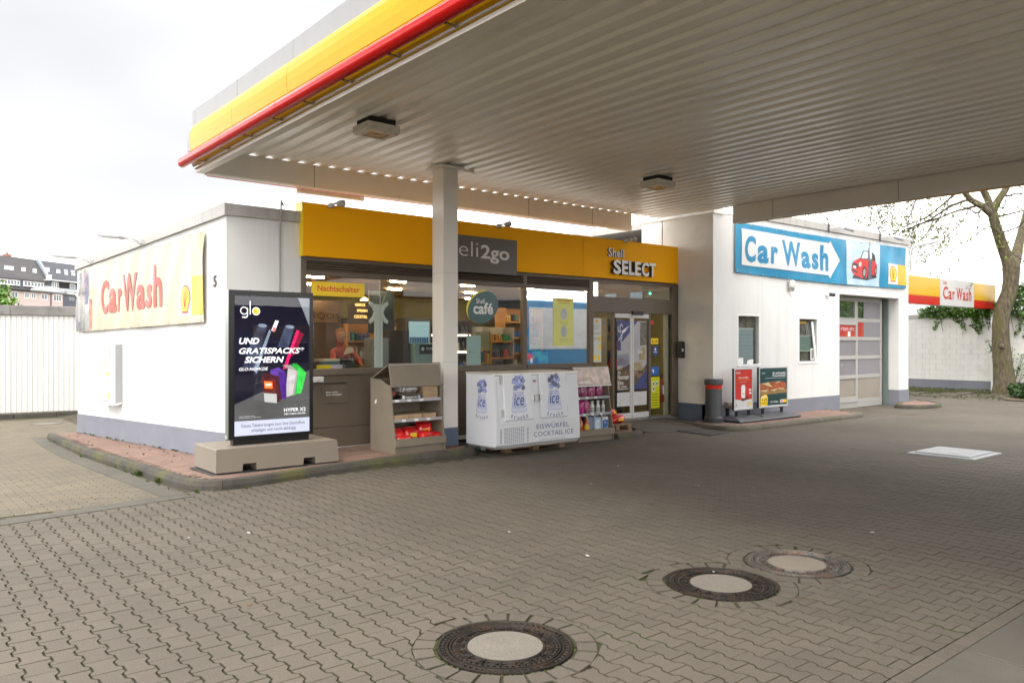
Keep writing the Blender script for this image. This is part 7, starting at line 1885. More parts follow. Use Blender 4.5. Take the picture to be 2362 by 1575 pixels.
# ---------------------------------------------------------------- litter bin, socket post, two poster stands
BG = M('bin_grey', (.055, .06, .065), .45, var=.08, vscale=4)
t = thing('litter_bin', (14.05, 10.27, .06), 'round dark grey litter bin with a red band at the pier corner', 'litter bin')
c_ = (14.05, 10.27, .06)
mb = MB(); mb.lathe(c_, [(.20, 0), (.205, .01), (.205, .10), (.185, .115), (.178, .14), (.178, .70), (.172, .72)], 28); mb.build('body', BG, t)
mb = MB(); mb.lathe(c_, [(.174, .722), (.176, .73), (.176, .795), (.172, .80)], 28); mb.build('red_band', RED, t)
mb = MB(); mb.lathe(c_, [(.188, .802), (.196, .81), (.198, .91), (.188, .925), (.10, .93), (0, .93)], 28); mb.build('lid', BG, t)
mb = MB(); a = math.radians(-70); F = Frame((14.05, 10.27, .06), (-math.sin(-1.0), math.cos(-1.0), 0), ZUP); F.n = Vector((math.cos(-1.0), math.sin(-1.0), 0)); mb.fbox(F, -.02, .03, .52, .64, .172, .180); mb.build('white_sticker', SIGNW, t)
t = thing('socket_post', (14.62, 10.2, .06), 'short black post with grey socket box beside the red poster stand', 'socket post')
mb = MB(); mb.box(14.60, 14.66, 10.30, 10.36, .06, .36); mb.build('post', BLACK, t)
mb = MB(); mb.box(14.545, 14.71, 10.25, 10.36, .33, .455, .012); so = mb.build('socket_box', M('socket_grey', (.33, .32, .29), .5), t)
for k in range(3):
    mb = MB(); mb.fbox(Frame((14.55, 10.249, .34), (1, 0, 0), ZUP), .008 + k * .052, .05 + k * .052, .03, .09, 0, .012, .004); mb.build('socket', LIGHTGREY, so)
def stand(uc, vf, w, zt_, lab, kind):
    t = thing('poster_stand', (uc, vf + .1, .05), lab, 'poster stand', 'poster stands before the car wash wall')
    z0 = .30; F = Frame((uc - w / 2, vf, 0), (1, 0, 0), ZUP)
    # heavy plastic foot, sloping to all sides
    a, b = w / 2 + .16, .36
    P0 = [(-a, -b), (a, -b), (a, b), (-a, b)]; P1 = [(-a * .97, -b * .9), (a * .97, -b * .9), (a * .97, b * .9), (-a * .97, b * .9)]; P2 = [(-a * .74, -b * .32), (a * .74, -b * .32), (a * .74, b * .32), (-a * .74, b * .32)]
    vs = [(uc + x * .97, vf + .1 + y * .95, .062) for x, y in P0] + [(uc + x, vf + .1 + y, .085) for x, y in P0] + [(uc + x, vf + .1 + y, .11) for x, y in P1] + [(uc + x, vf + .1 + y, .175) for x, y in P2]
    mb = MB(); mb.add(vs, [(i * 4 + k, i * 4 + (k + 1) % 4, (i + 1) * 4 + (k + 1) % 4, (i + 1) * 4 + k) for i in range(3) for k in range(4)] + [(12, 13, 14, 15), (3, 2, 1, 0)]); mb.build('foot', M('stand_foot', (.045, .05, .06), .42, var=.08), t)
    for x in (w * .14, w * .80):
        for dx in (0, .05):
            mb = MB(); mb.fbox(F, x + dx, x + dx + .022, .165, .285, -.06, -.03); mb.build('spring', BLACK, t)
        mb = MB(); mb.fbox(F, x - .06, x + .13, .285, .299, -.08, -.01); mb.build('spring_plate', BLACK, t)
    AL = M('stand_aluminium', (.62, .62, .63), .3, metal=.4, var=.03)
    s = .035
    fr = MB(); fr.fbox(F, 0, w, z0, z0 + s * 1.3, -.06, 0, .006); fr.fbox(F, 0, w, zt_ - s, zt_, -.06, 0, .006); fr.fbox(F, 0, s, z0 + s * 1.3 + .001, zt_ - s - .001, -.06, 0, .006); fr.fbox(F, w - s, w, z0 + s * 1.3 + .001, zt_ - s - .001, -.06, 0, .006); fr.build('frame', AL, t)
    mb = MB(); mb.fbox(F, -.004, -.0005, z0 + .01, zt_ - .01, -.055, -.01); mb.build('edge_strip', BLACK, t)
    x0, x1, y0, y1 = s + .001, w - s - .001, z0 + s * 1.3 + .001, zt_ - s - .001
    mb = MB(); 
    if kind == 'red':
        mb.fbox(F, x0, x1, y0, y1, -.03, -.01); mb.build('poster', M('poster_red', (.56, .035, .03), .3, var=.08, vscale=3), t)
        W_, H_ = x1 - x0, y1 - y0; q = lambda pts, m, nm, d: (lambda mb: (mb.poly(F, [(x0 + a * W_, y0 + b * H_) for a, b in pts], -.0098 + d, -.009 + d), mb.build(nm, m, t)))(MB())
        q([(0, 0), (1, 0), (1, .225), (.55, .20), (0, .235)], POST, 'poster_foot', 0)
        q([(.36, .27), (.58, .255), (.60, .54), (.57, .60), (.40, .60), (.36, .54)], SIGNW, 'device_print', .001)
        q([(.42, .36), (.55, .355), (.55, .38), (.42, .385)], M('print_gold', (.6, .4, .1), .5), 'gold_print', .002)
        q([(.30, .22), (.45, .18), (.60, .20), (.82, .27), (.70, .31), (.60, .25)], M('print_choc', (.07, .04, .03), .5, var=.4, vscale=20), 'fruit_print', .0022)
        for bx_ in ((.82, .44), (.84, .36)): q([(bx_[0], bx_[1]), (bx_[0] + .13, bx_[1]), (bx_[0] + .13, bx_[1] + .045), (bx_[0], bx_[1] + .045)], SIGNW, 'white_field', .001)
        q([(.03, .04), (.12, .04), (.12, .12), (.03, .12)], M('print_greyish', (.4, .4, .4), .5, var=.6, vscale=80), 'grey_field', .001)
        q([(.72, .05), (.95, .05), (.95, .15), (.72, .13)], M('poster_gold', (.7, .55, .2), .5, var=.2, vscale=30), 'gold_field', .001)
        mb = MB(); text(mb, F, 'Yeah!', x0 + .03 * W_, y0 + .90 * H_, .28 * W_, .05 * H_, -.009, -.008, .02); text(mb, F, 'VEEL-VAPEN', x0 + .17 * W_, y0 + .775 * H_, .60 * W_, .032 * H_, -.009, -.008, .03); text(mb, F, 'jetzt probieren', x0 + .28 * W_, y0 + .665 * H_, .38 * W_, .02 * H_, -.009, -.008, .01); mb.build('lettering', SIGNW, t)
        mb = MB(); text(mb, F, 'FÜR GENIESSER', x0 + .05 * W_, y0 + .725 * H_, .86 * W_, .03 * H_, -.009, -.008, .03); mb.build('lettering', M('print_orange2', (.8, .25, .02), .5), t)
    else:
        mb.fbox(F, x0, x1, y0, y1, -.03, -.01); mb.build('poster', M('poster_green', (.014, .06, .065), .3, var=.35, vscale=3, stretch=(.3, 1, 3)), t)
        W_, H_ = x1 - x0, y1 - y0; q = lambda pts, m, nm, d: (lambda mb: (mb.poly(F, [(x0 + a * W_, y0 + b * H_) for a, b in pts], -.0098 + d, -.009 + d), mb.build(nm, m, t)))(MB())
        q([(0, .29), (.5, .31), (1, .32), (1, .44), (.6, .40), (0, .42)], M('print_board', (.30, .18, .06), .5, var=.3, vscale=14), 'board_print', .0)
        q([(0, .42), (.3, .40), (.95, .44), (.98, .55), (.90, .62), (.70, .645), (.3, .63), (0, .60)], M('print_bread', (.33, .07, .02), .5, var=.6, vscale=22, dirt=(.5, .2, .08), dscale=24, dpos=(.5, .6)), 'bread_print', .001)
        CHS = M('print_cheese', (.62, .50, .28), .5, var=.15, vscale=20)
        q([(0, .42), (.34, .435), (.18, .365)], CHS, 'cheese_print', .002); q([(.38, .42), (.70, .455), (.52, .38)], CHS, 'cheese_print', .002); q([(.66, .46), (.90, .45), (.88, .42), (.72, .425)], CHS, 'cheese_print', .002)
        q([(.08, .60), (.30, .63), (.46, .50), (.36, .51)], CHS, 'cheese_print', .002); q([(.55, .62), (.80, .645), (.66, .60)], CHS, 'cheese_print', .002)
        q([(.38, .47), (.92, .475), (.90, .50), (.4, .495)], M('print_ham', (.5, .06, .03), .5), 'ham_print', .0021)
        q([(.02, 0), (.27, .01), (.29, .22), (.23, .31), (.06, .28), (.02, .22)], YEL, 'price_field', .0022)
        q([(.05, .21), (.24, .25), (.22, .28), (.07, .24)], SIGNW, 'price_ribbon', .0032)
        q([(.75, .055), (.97, .055), (.97, .14), (.75, .14)], SIGNW, 'logo_field', .001); q([(.87, .055), (.99, .055), (.99, .14), (.87, .14)], YEL, 'logo_field', .002)
        q([(.81 + .04 * math.cos(R(a)), .098 + .026 * math.sin(R(a))) for a in range(0, 360, 30)], RED, 'logo_field', .003)
        mb = MB(); text(mb, F, 'So schmeckt', x0 + .46 * W_, y0 + .845 * H_, .49 * W_, .055 * H_, -.009, -.008, .03, .2); text(mb, F, 'Freundschaft!', x0 + .46 * W_, y0 + .775 * H_, .49 * W_, .055 * H_, -.009, -.008, .02, .2); text(mb, F, 'GO WELL', x0 + .38 * W_, y0 + .075 * H_, .30 * W_, .035 * H_, -.009, -.008, .04)
        mb.fbox(F, x0 + .2 * W_, x0 + .95 * W_, y0 + .735 * H_, y0 + .742 * H_, -.0095, -.0088); mb.build('lettering', SIGNW, t)
        mb = MB(); text(mb, F, '+15', x0 + .05 * W_, y0 + .13 * H_, .20 * W_, .06 * H_, -.007, -.006, .02); mb.fbox(F, x0 + .05 * W_, x0 + .25 * W_, y0 + .09 * H_, y0 + .10 * H_, -.0068, -.006); mb.fbox(F, x0 + .05 * W_, x0 + .25 * W_, y0 + .06 * H_, y0 + .07 * H_, -.0068, -.006); mb.build('price_lettering', BLACK, t)
        mb = MB(); text(mb, F, 'café', x0 + .06 * W_, y0 + .86 * H_, .13 * W_, .045 * H_, -.009, -.008, .02); mb.build('logo_lettering', M('print_teal', (.35, .45, .40), .5), t)
    return t
stand(14.72, 9.97, .70, 1.215, 'narrow poster stand with a red vaping poster, nearer the litter bin', 'red')
stand(15.90, 9.98, 1.16, 1.22, 'wide poster stand with a dark green sandwich poster', 'green')
# ================================================================ INSIDE THE SHOP
inside = None
OCH = M('shop_ochre_wall', (.55, .27, .08), .7, var=.08, vscale=1.5); CEIL = M('shop_ceiling', (.42, .27, .15), .8, var=.05); FLR = M('shop_floor', (.16, .13, .10), .4, var=.1)
DKW = M('shop_dark_wood', (.055, .035, .025), .5, var=.2); PLUM = M('shop_plum_panel', (.075, .05, .05), .6, var=.06); OLV = M('shop_olive_wall', (.16, .14, .05), .7, var=.2, vscale=1.4)
mb = MB(); mb.box(5.19, 14.3, 11.56, 17.6, .0, .10); mb.build('shop_floor', FLR, shop)
mb = MB(); mb.box(5.19, 14.3, 11.56, 17.6, 2.92, 2.98); mb.build('shop_ceiling', CEIL, shop)
mb = MB(); mb.box(5.0, 5.185, 11.56, 17.6, .1, 2.92); mb.build('inner_wall', OCH, shop)
mb = MB(); mb.box(5.19, 14.3, 17.45, 17.6, .1, 2.92); mb.build('inner_wall', OLV, shop)
mb = MB(); mb.box(14.1, 14.3, 11.6, 17.4, .1, 2.92); mb.build('inner_wall', OLV, shop)
# ceiling strips that are lit
LIT_ = emis('lit_strip', (1.0, .74, .42), 36.0)
for k, (u, v) in enumerate(((5.95, 12.6), (7.6, 12.6), (9.2, 12.6), (10.8, 12.6), (12.6, 12.6), (6.7, 14.2), (8.6, 14.4), (10.6, 14.4), (12.6, 14.6), (6.8, 16.2), (9.4, 16.3), (12, 16.3))):
    t = thing('ceiling_light', (u, v, 2.9), ('%s lit ceiling strip inside the shop, %s row' % (('first', 'second', 'third', 'fourth', 'fifth', 'left', 'second', 'third', 'fourth', 'left', 'middle', 'right')[k], ('front', 'middle', 'rear')[0 if k < 5 else 1 if k < 9 else 2])), 'ceiling light', 'lit strips on the shop ceiling')
    mb = MB(); mb.box(u - .15, u + .15, v - .035, v + .035, 2.885, 2.918); mb.build('diffuser', LIT_, t)
def rack(u0, u1, v, z0, zs, lab, backm, seed, bottles=True, face=-1, lit=False, depth=.4, dens=.075):
    """wall rack with shelves; the goods on it are mixed small packs"""
    t = thing('shelf_rack', ((u0 + u1) / 2, v, z0), lab, 'shelf')
    mb = MB(); mb.box(u0, u1, v + depth - .02, v + depth, z0, zs[-1] + .35); mb.build('back_panel', backm, t)
    for x in (u0, u1 - .02):
        mb = MB(); mb.box(x, x + .02, v, v + depth - .021, z0, zs[-1] + .35); mb.build('side_panel', backm, t)
    r = random.Random(seed); cols = [(.45, .05, .03), (.55, .35, .03), (.05, .12, .35), (.45, .45, .42), (.03, .20, .10), (.25, .12, .04), (.03, .03, .05), (.35, .18, .03)]
    sm_ = emis('lit_shelf_edge', (1.0, .85, .6), 1.6) if lit else M('shelf_edge_wood', (.42, .20, .06), .6)
    for z in zs:
        mb = MB(); mb.box(u0 + .021, u1 - .021, v, v + depth - .022, z - .02, z); s_ = mb.build('shelf', DKW, t)
        mb = MB(); mb.box(u0 + .021, u1 - .021, v - .012, v - .001, z - .03, z + .012); mb.build('shelf_edge', sm_, s_)
        x = u0 + .06; run = r.randrange(len(cols)); 
        while x < u1 - .08:
            if r.random() < .3: run = r.randrange(len(cols))
            c = cols[run]; nm = 'goods_%d' % run
            m = M(nm, c, .35, var=.25, vscale=25)
            h_ = r.uniform(.14, .26); mb = MB()
            if bottles and r.random() < .6: mb.lathe((x, v + .08, z + .001), [(dens * .40, 0), (dens * .40, h_ * .62), (dens * .16, h_ * .82), (dens * .15, h_)], 8)
            else: mb.box(x - dens * .42, x + dens * .42, v + .03, v + .14, z + .001, z + h_)
            mb.build('shelf_pack', m, t)
            x += dens * r.uniform(1.0, 1.25)
    return t
rack(7.9, 9.0, 15.2, .1, (.75, 1.15, 1.55, 1.95), 'chilled wall shelf with lit edges seen behind the café window, left bay', DKW, 2, lit=True)
rack(9.02, 10.1, 15.2, .1, (.75, 1.15, 1.55, 1.95), 'chilled wall shelf with lit edges behind the café window, middle bay', DKW, 3, lit=True)
rack(10.12, 11.2, 15.2, .1, (.75, 1.15, 1.55, 1.95), 'chilled wall shelf with lit edges behind the café window, right bay', DKW, 4, lit=True)
rack(12.4, 13.7, 15.4, .1, (.7, 1.1, 1.5, 1.9, 2.3), 'dark goods shelf straight behind the sliding doors', OCH, 5)
rack(11.3, 12.3, 14.9, .1, (.6, 1.0, 1.4, 1.8), 'bright shelf of drinks left of the entrance', M('shelf_back_light', (.35, .33, .30), .6), 6)
rack(13.5, 14.1, 12.9, .1, (.7, 1.15, 1.6, 2.0), 'narrow magazine shelf beside the extinguisher', M('shelf_back_grey', (.20, .19, .15), .6), 7, bottles=False, dens=.14)
rack(7.40, 8.1, 14.2, .1, (1.05, 1.45, 1.8), 'wooden bakery shelf behind the till', OCH, 8, depth=.3)
t = thing('magazine_stand', (9.4, 12.4, .1), 'orange wire stand with books behind the café window', 'stand')
OR_ = M('stand_orange', (.60, .28, .01), .5)
for u in (9.0, 9.55):
    mb = MB(); mb.box(u, u + .03, 12.3, 12.33, .1, 1.95); mb.build('upright', OR_, t)
for z in (1.35, 1.62):
    mb = MB(); mb.box(9.03, 9.55, 12.28, 12.5, z, z + .03); mb.build('shelf', OR_, t)
for k in range(7):
    mb = MB(); mb.box(9.05 + k * .07, 9.11 + k * .07, 12.32, 12.45, 1.38, 1.38 + .17 + .02 * (k % 3)); mb.build('book', M('goods_%d' % (k % 5), (.3, .3, .3), .5), t)
mb = MB(); mb.box(9.2, 9.54, 12.33, 12.36, 1.66, 1.98); mb.build('card', M('stand_card', (.42, .38, .20), .6), t)
# counter with clutter, person, menu boards
t = thing('till_counter', (6.4, 12.4, .1), 'dark till counter inside the left window', 'counter')
mb = MB(); mb.box(5.25, 7.2, 12.0, 12.6, .1, 1.16); mb.build('cabinet', DKW, t)
mb = MB(); mb.box(5.2, 7.25, 11.65, 12.65, 1.161, 1.20); mb.build('worktop', M('worktop_grey', (.14, .12, .10), .4), t)
def smallbox(name, u0, u1, v0, v1, z0, z1, mat, lab, cat, rz=0., part='body'):
    t = thing(name, ((u0 + u1) / 2, (v0 + v1) / 2, z0), lab, cat); mb = MB()
    c = Vector(((u0 + u1) / 2, (v0 + v1) / 2, z0)); F = Frame(c, (math.cos(rz), math.sin(rz), 0), (-math.sin(rz), math.cos(rz), 0)); mb.fbox(F, -(u1 - u0) / 2, (u1 - u0) / 2, -(v1 - v0) / 2, (v1 - v0) / 2, 0, z1 - z0, .005); mb.build(part, mat, t); return t
smallbox('cash_drawer', 5.62, 5.98, 11.75, 12.05, 1.201, 1.46, M('till_blue', (.07, .13, .16), .4), 'blue grey till box on the counter under the papers', 'till')
smallbox('yellow_card', 5.53, 5.78, 11.66, 11.68, 1.30, 1.41, YEL, 'small yellow card leaning at the bottom of the left window', 'card')
smallbox('white_card', 5.785, 5.98, 11.66, 11.68, 1.30, 1.41, M('card_pink', (.55, .45, .52), .5), 'small pale pink card beside the yellow card', 'card')
smallbox('paper_stack', 5.66, 6.05, 11.8, 12.05, 1.462, 1.50, M('paper_cream', (.60, .52, .36), .7), 'cream papers lying on the till box', 'papers', .3)
smallbox('snack_boxes', 5.42, 5.66, 12.2, 12.45, 1.201, 1.75, M('snack_mix', (.42, .30, .25), .5, var=.6, vscale=16, dirt=(.35, .04, .03), dscale=14, dpos=(.5, .58)), 'pile of snack packs at the left of the counter', 'packs')
t = bag(6.15, 11.85, 1.201, .28, .25, .30, BLACK, 'black plastic bag standing on the counter', 77, 'plastic_bag', 'bag')
t = bag(6.6, 11.9, 1.201, .4, .25, .12, M('snack_mix2', (.30, .12, .05), .4, var=.6, vscale=16, dirt=(.45, .40, .2), dscale=14, dpos=(.5, .6)), 'low heap of sweets on the counter right of the bag', 78, 'sweets', 'sweets')
t = thing('menu_board', (6.95, 13.6, 2.1), 'tall dark teal board hanging behind the white parcel pillar', 'menu board')
mb = MB(); mb.box(7.22, 7.75, 13.0, 13.05, 1.95, 2.74); mb.build('board', M('board_teal', (.010, .020, .025), .4), t)
mb = MB(); mb.box(7.50, 7.70, 12.95, 12.99, 1.92, 2.2); mb.build('small_board', M('board_dark', (.02, .03, .045), .4), t)
t = thing('menu_board', (6.25, 13.3, 2.3), 'brown board with glowing cocktail words under a warm downlight', 'menu board')
mb = MB(); mb.box(6.95, 7.38, 13.3, 13.34, 2.20, 2.50); mb.build('board', M('board_brown', (.09, .05, .03), .5), t)
Fm = Frame((6.86, 13.295, .10), (1, 0, 0), ZUP); mb = MB(); text(mb, Fm, 'GEBÄCK', .22, 2.36, .22, .06, 0, .002, .01); text(mb, Fm, 'SPEISEN', .26, 2.25, .22, .05, 0, .002, .01); text(mb, Fm, 'COCKTAIL', .20, 2.13, .28, .06, 0, .002, .01); mb.build('lettering', emis('board_letter', (.8, .5, .15), .9), t)
t = thing('downlight', (6.3, 13.15, 2.7), 'warm lit downlight above the brown board', 'downlight')
mb = MB(); mb.lathe((7.2, 13.15, 2.56), [(.02, .06), (.06, .03), (.085, 0)], 12); mb.build('shade', emis('warm_shade', (1.0, .62, .25), 3.0), t)
t = thing('brand_sign', (5.6, 13.4, 2.3), 'small tan sign with IQOS letters at the back of the till', 'sign')
mb = MB(); mb.box(6.58, 7.08, 14.0, 14.03, 2.16, 2.37); mb.build('board', M('iqos_tan', (.33, .20, .11), .5), t)
Fi = Frame((6.56, 13.998, .16), (1, 0, 0), ZUP); mb = MB(); text(mb, Fi, 'IQOS', .03, 2.05, .52, .13, 0, .003, -.012); mb.build('lettering', BLACK, t)
mb = MB(); mb.box(5.25, 7.3, 14.3, 14.36, .1, 2.6); mb.build('till_back_wall', M('back_wall_brown', (.15, .10, .07), .7, var=.25, vscale=2), shop)
# white pillar with crossed clamps
t = thing('scale_pillar', (7.05, 11.9, 1.2), 'pale green pillar with an X shaped head standing in the left window', 'pillar')
PGW = M('pillar_pale', (.66, .72, .68), .5, var=.04)
F = Frame((6.60, 11.72, 0), (1, 0, 0), ZUP)
mb = MB(); mb.fbox(F, .03, .17, 1.2, 2.42, -.05, .0, .004); mb.build('shaft', PGW, t)
for s in (-1, 1):
    for a in (0, 1):
        P = [(.10 + s * .05, 2.28), (.10 + s * .11, 2.44 if a else 2.12), (.10 + s * .17, 2.47 if a else 2.09), (.10 + s * .185, 2.42 if a else 2.14), (.10 + s * .12, 2.36 if a else 2.20), (.10 + s * .085, 2.28)]
        mb = MB(); mb.poly(F, P, -.04, -.01); mb.build('clamp', PGW, t)
mb = MB(); mb.tube([F.p(.17, 2.42, -.03), F.p(.26, 2.66, -.03)], .008, 5); mb.build('lever', STEEL, t)
smallbox('purple_cabinet', 7.36, 7.84, 12.6, 13.0, .1, 2.0, PLUM, 'plum brown cabinet between the pillar and the white column', 'cabinet')
smallbox('white_machine', 6.95, 7.28, 12.4, 12.7, .1, 1.85, M('machine_pale', (.22, .25, .24), .4), 'pale vending machine behind the pillar', 'machine')
t = smallbox('glass_cooler', 8.40, 9.0, 13.6, 14.0, .9, 2.28, M('cooler_frame', (.05, .05, .045), .4), 'glass door cooler with blue cans behind the plum cabinet', 'cooler')
Fc_ = Frame((8.40, 13.598, .18), (1, 0, 0), ZUP); mb = MB(); mb.fbox(Fc_, .05, .55, 1.45, 2.02, 0, .004); mb.build('door_pane', emis('cooler_light', (.12, .19, .21), .5), t)
mb = MB()
for k in range(8): mb.fbox(Fc_, .07 + k * .058, .11 + k * .058, 1.50, 1.70, .005, .02)
mb.build('cans', M('can_blue', (.02, .10, .30), .3), t, kind='stuff')
t = smallbox('service_block', 7.9, 8.5, 12.5, 12.9, .1, 1.76, PG, 'pale green service block with black sign behind the column', 'cabinet')
Fv = Frame((8.0, 12.49, .13), (1, 0, 0), ZUP); mb = MB(); mb.fbox(Fv, 0, .45, 1.42, 1.6, 0, .004); mb.build('black_sign', BLACK, t); mb = MB(); text(mb, Fv, 'VUSE', .14, 1.50, .2, .05, .004, .006, .02); mb.poly(Fv, circ(.07, 1.52, .035, .035, 12), .004, .006); mb.build('lettering', SIGNW, t)
# person behind the counter, leaning forward
SKIN = M('skin', (.42, .22, .13), .5); HAIR = M('hair_copper', (.22, .085, .03), .6, var=.2, vscale=30); SHIRT = M('shirt_orange_red', (.38, .06, .025), .7, var=.15); COLL = M('collar_cream', (.55, .45, .33), .7)
def skin_body(name, verts, edges, radii, mat, parent, sub=2):
    me = bpy.data.meshes.new(name); o = WP(parent); me.from_pydata([tuple(Vector(v) - o) for v in verts], edges, [])
    ob = bpy.data.objects.new(name, me); COL.objects.link(ob); ob.parent = parent
    md = ob.modifiers.new('skin', 'SKIN'); 
    if len(me.skin_vertices) == 0: bpy.context.view_layer.update()
    for i, r_ in enumerate(radii): me.skin_vertices[0].data[i].radius = (r_, r_ * .85)
    me.skin_vertices[0].data[0].use_root = True
    md.use_smooth_shade = True
    s = ob.modifiers.new('sub', 'SUBSURF'); s.levels = sub; s.render_levels = sub
    me.materials.append(mat); return ob
t = thing('person', (6.15, 13.3, .1), 'person with copper hair in an orange red shirt leaning over the till', 'person')
B = (6.68, 13.15)
V = [(B[0] + .12, B[1] + .05, .95), (B[0] + .08, B[1], 1.15), (B[0] + .02, B[1] - .10, 1.38), (B[0] - .02, B[1] - .16, 1.50), (B[0] - .06, B[1] - .20, 1.57), (B[0] - .10, B[1] - .22, 1.68), (B[0] - .11, B[1] - .23, 1.77),
     (B[0] - .18, B[1] - .12, 1.46), (B[0] - .26, B[1] - .26, 1.26), (B[0] - .22, B[1] - .46, 1.24), (B[0] + .20, B[1] - .12, 1.46), (B[0] + .30, B[1] - .24, 1.27), (B[0] + .20, B[1] - .44, 1.24),
     (B[0] + .02, B[1] + .07, .6), (B[0] + .02, B[1] + .08, .16), (B[0] + .22, B[1] + .07, .6), (B[0] + .22, B[1] + .08, .16)]
V = [(x, y, z + (.14 if z > .7 else 0)) for x, y, z in V]
E_ = [(0, 1), (1, 2), (2, 3), (3, 4), (4, 5), (5, 6), (3, 7), (7, 8), (8, 9), (3, 10), (10, 11), (11, 12), (0, 13), (13, 14), (0, 15), (15, 16)]
Rr = [.16, .15, .17, .11, .055, .09, .075, .075, .055, .04, .075, .055, .04, .085, .06, .085, .06]
skin_body('body', V, E_, Rr, SHIRT, t)
mb = MB(); hc = Vector((B[0] - .10, B[1] - .25, 1.77)); mb.lathe(tuple(hc), [(0, 0), (.05, .01), (.075, .06), (.088, .13), (.08, .19), (0, .21)], 14); mb.build('face', SKIN, t)
mb = MB(); mb.lathe(tuple(hc + Vector((.01, .03, .05))), [(.08, 0), (.100, .06), (.10, .13), (.075, .19), (0, .215)], 14); mb.build('hair', HAIR, t)
mb = MB(); mb.poly(Frame((B[0] + .02, B[1] - .30, 1.59), (1, 0, 0), ZUP), [(-.08, -.04), (.12, .0), (.10, .10), (-.02, .09)], -.03, .0); mb.build('collar', COLL, t)
for s in (-1, 1):
    mb = MB(); mb.tube([(B[0] - .01 + s * .21, B[1] - .46, 1.375), (B[0] + s * .20, B[1] - .54, 1.365)], [.035, .03], 8)
    for f in range(5): mb.tube([(B[0] + s * .20 - .028 + f * .014, B[1] - .53, 1.365), (B[0] + s * .20 - .032 + f * .016, B[1] - .58, 1.36), (B[0] + s * .20 - .03 + f * .015, B[1] - .61 + .004 * abs(f - 2), 1.352)], [.008, .0075, .006], 6)
    mb.build('hand', SKIN, t)

# green lamp of the door
t = thing('signal_lamp', (13.5, 11.7, 2.85), 'small glowing green lamp behind the transom window above the door', 'lamp')
mb = MB(); mb.box(13.50, 13.58, 11.62, 11.68, 2.78, 2.98); mb.build('housing', BLACK, t)
mb = MB(); mb.lathe((13.53, 11.60, 2.855), [(0, 0), (.018, .006), (.018, .018), (0, .024)], 10); mb.build('diode', emis('green_led', (.02, .9, .45), 25), t)

# ================================================================ VEHICLES ON THE OTHER SIDE (seen only as reflections in the panes)
TB = M('truck_blue', (.01, .22, .48), .3, var=.05, coat=.4); TW_ = M('truck_white', (.62, .66, .70), .3, coat=.4); TDK = M('truck_dark', (.03, .035, .04), .3); TGL = M('truck_glass', (.10, .16, .20), .05, spec=1)
t = thing('delivery_truck', (19, -1.5, 0), 'blue and white delivery truck parked across the forecourt', 'truck')
mb = MB(); mb.box(20.2, 26.5, -3.4, -1.0, .9, 3.5, .05); mb.build('cargo_box', TB, t)
mb = MB(); mb.box(20.6, 26.0, -.998, -.985, 1.5, 3.2); mb.build('side_panel', TW_, t)
mb = MB(); mb.poly(Frame((0, -1.05, 0), (1, 0, 0), ZUP).__class__((0, -1.05, 0), (-1, 0, 0), ZUP), [(-20.1, .6), (-18.1, .6), (-18.05, 1.6), (-18.45, 2.65), (-20.1, 2.75)], -2.3, 0); mb.build('cab', TW_, t)
mb = MB(); mb.poly(Frame((0, -1.04, 0), (-1, 0, 0), ZUP), [(-19.6, 1.65), (-18.25, 1.65), (-18.55, 2.5), (-19.6, 2.5)], .0, .01); mb.build('side_window', TGL, t)
mb = MB(); mb.add([(18.03, -3.2, 1.65), (18.03, -1.2, 1.65), (18.42, -1.25, 2.6), (18.42, -3.15, 2.6)], [(0, 1, 2, 3), (3, 2, 1, 0)]); mb.build('windscreen', TGL, t)
for x in (18.95, 22, 25):
    for y in (-1.3, -3.3):
        mb = MB(); mb.tube([(x, y, .45), (x, y + .28, .45)], .45, 20); w_ = mb.build('wheel', TDK, t)
        mb = MB(); mb.tube([(x, y + .281, .45), (x, y + .29, .45)], .22, 16); mb.build('rim', STEEL, w_)
mb = MB(); mb.box(18.15, 26.4, -3.2, -1.2, .45, .88); mb.build('chassis', TDK, t)
far = thing('office_building', (30, -14, 0), 'white and grey commercial building across the street', 'building')
mb = MB(); mb.box(23.01, 60, -26, -24, -.5, 4.6); mb.build('wall', WHITE, far)
mb = MB(); mb.box(22.9, 60.1, -26.1, -23.9, 4.61, 5.0); mb.build('roof_edge', GREYW, far)
for k in range(6):
    mb = MB(); mb.box(25 + k * 4.2, 27.6 + k * 4.2, -23.99, -23.95, 1.2, 3.0); mb.build('window', TGL, far)
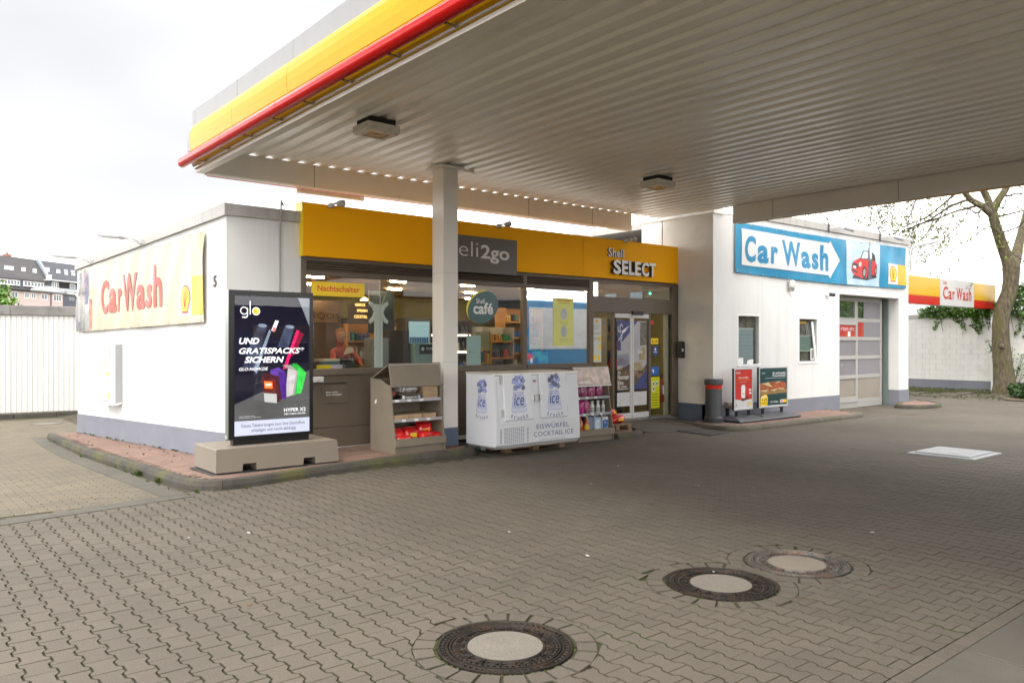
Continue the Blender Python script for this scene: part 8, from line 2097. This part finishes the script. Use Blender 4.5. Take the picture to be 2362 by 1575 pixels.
# fuel pump on its island and a canopy post behind the camera
t = thing('fuel_pump', (9.0, -1.0, 0), 'white and yellow fuel pump on its island behind the camera', 'fuel pump')
mb = MB(); mb.box(8.4, 9.8, -1.3, -.6, .16, 1.9, .03); mb.build('cabinet', SIGNW, t)
mb = MB(); mb.box(8.4, 9.8, -1.32, -.58, 1.901, 2.25); mb.build('header', YEL, t)
mb = MB(); mb.box(8.5, 9.7, -.599, -.58, 1.2, 1.75); mb.build('display', BLACK, t)
mb = MB(); mb.box(7.6, 10.6, -1.6, -.3, .0, .159); mb.build('island_kerb', CONC, t)
t = thing('column', (12.0, 1.0, 0), 'square white column carrying the near side of the canopy', 'column')
mb = MB(); mb.box(11.9, 12.2, -2.3, -2.0, .0, 4.6); mb.build('shaft', CANB, t)

# unseen shed and house, added to cut sky light and darken the panes
BRKH = M('light_block_brown', (.13, .095, .065), .9, var=.2, vscale=.6); BRKG = M('light_block_grey', (.22, .20, .17), .9, var=.15, vscale=.6)
def light_block_house(x0, x1, y0, y1, h, face, mat, lab):
    t = thing('light_block_house', ((x0 + x1) / 2, (y0 + y1) / 2, 0), lab, 'house', 'added blocks outside the view')
    mb = MB(); mb.box(x0, x1, y0, y1, -.5, h); mb.build('wall', mat, t)
    mb = MB(); mb.box(x0 - .2, x1 + .2, y0 - .2, y1 + .2, h + .01, h + .5); mb.build('roof', SLATE, t)
    n = int(((x1 - x0) if face == 'y' else (y1 - y0)) / 2.6)
    for k in range(n):
        for r in range(int(h / 3.1)):
            mb = MB(); z = 1.0 + r * 3.0
            if face == 'y': mb.box(x0 + .8 + k * 2.6, x0 + 2.0 + k * 2.6, y1 + .01, y1 + .05, z, z + 1.5)
            else: mb.box(x0 - .05, x0 - .01, y0 + .8 + k * 2.6, y0 + 2.0 + k * 2.6, z, z + 1.5)
            mb.build('window', TGL, t)
light_block_house(10, 22, -30, -24, 3.4, 'y', BRKH, 'low brown brick shed added out of view to darken the pane reflections')
light_block_house(44, 52, -20, -2, 12, 'x', BRKH, 'brown brick house added out of view to cut light from the right')
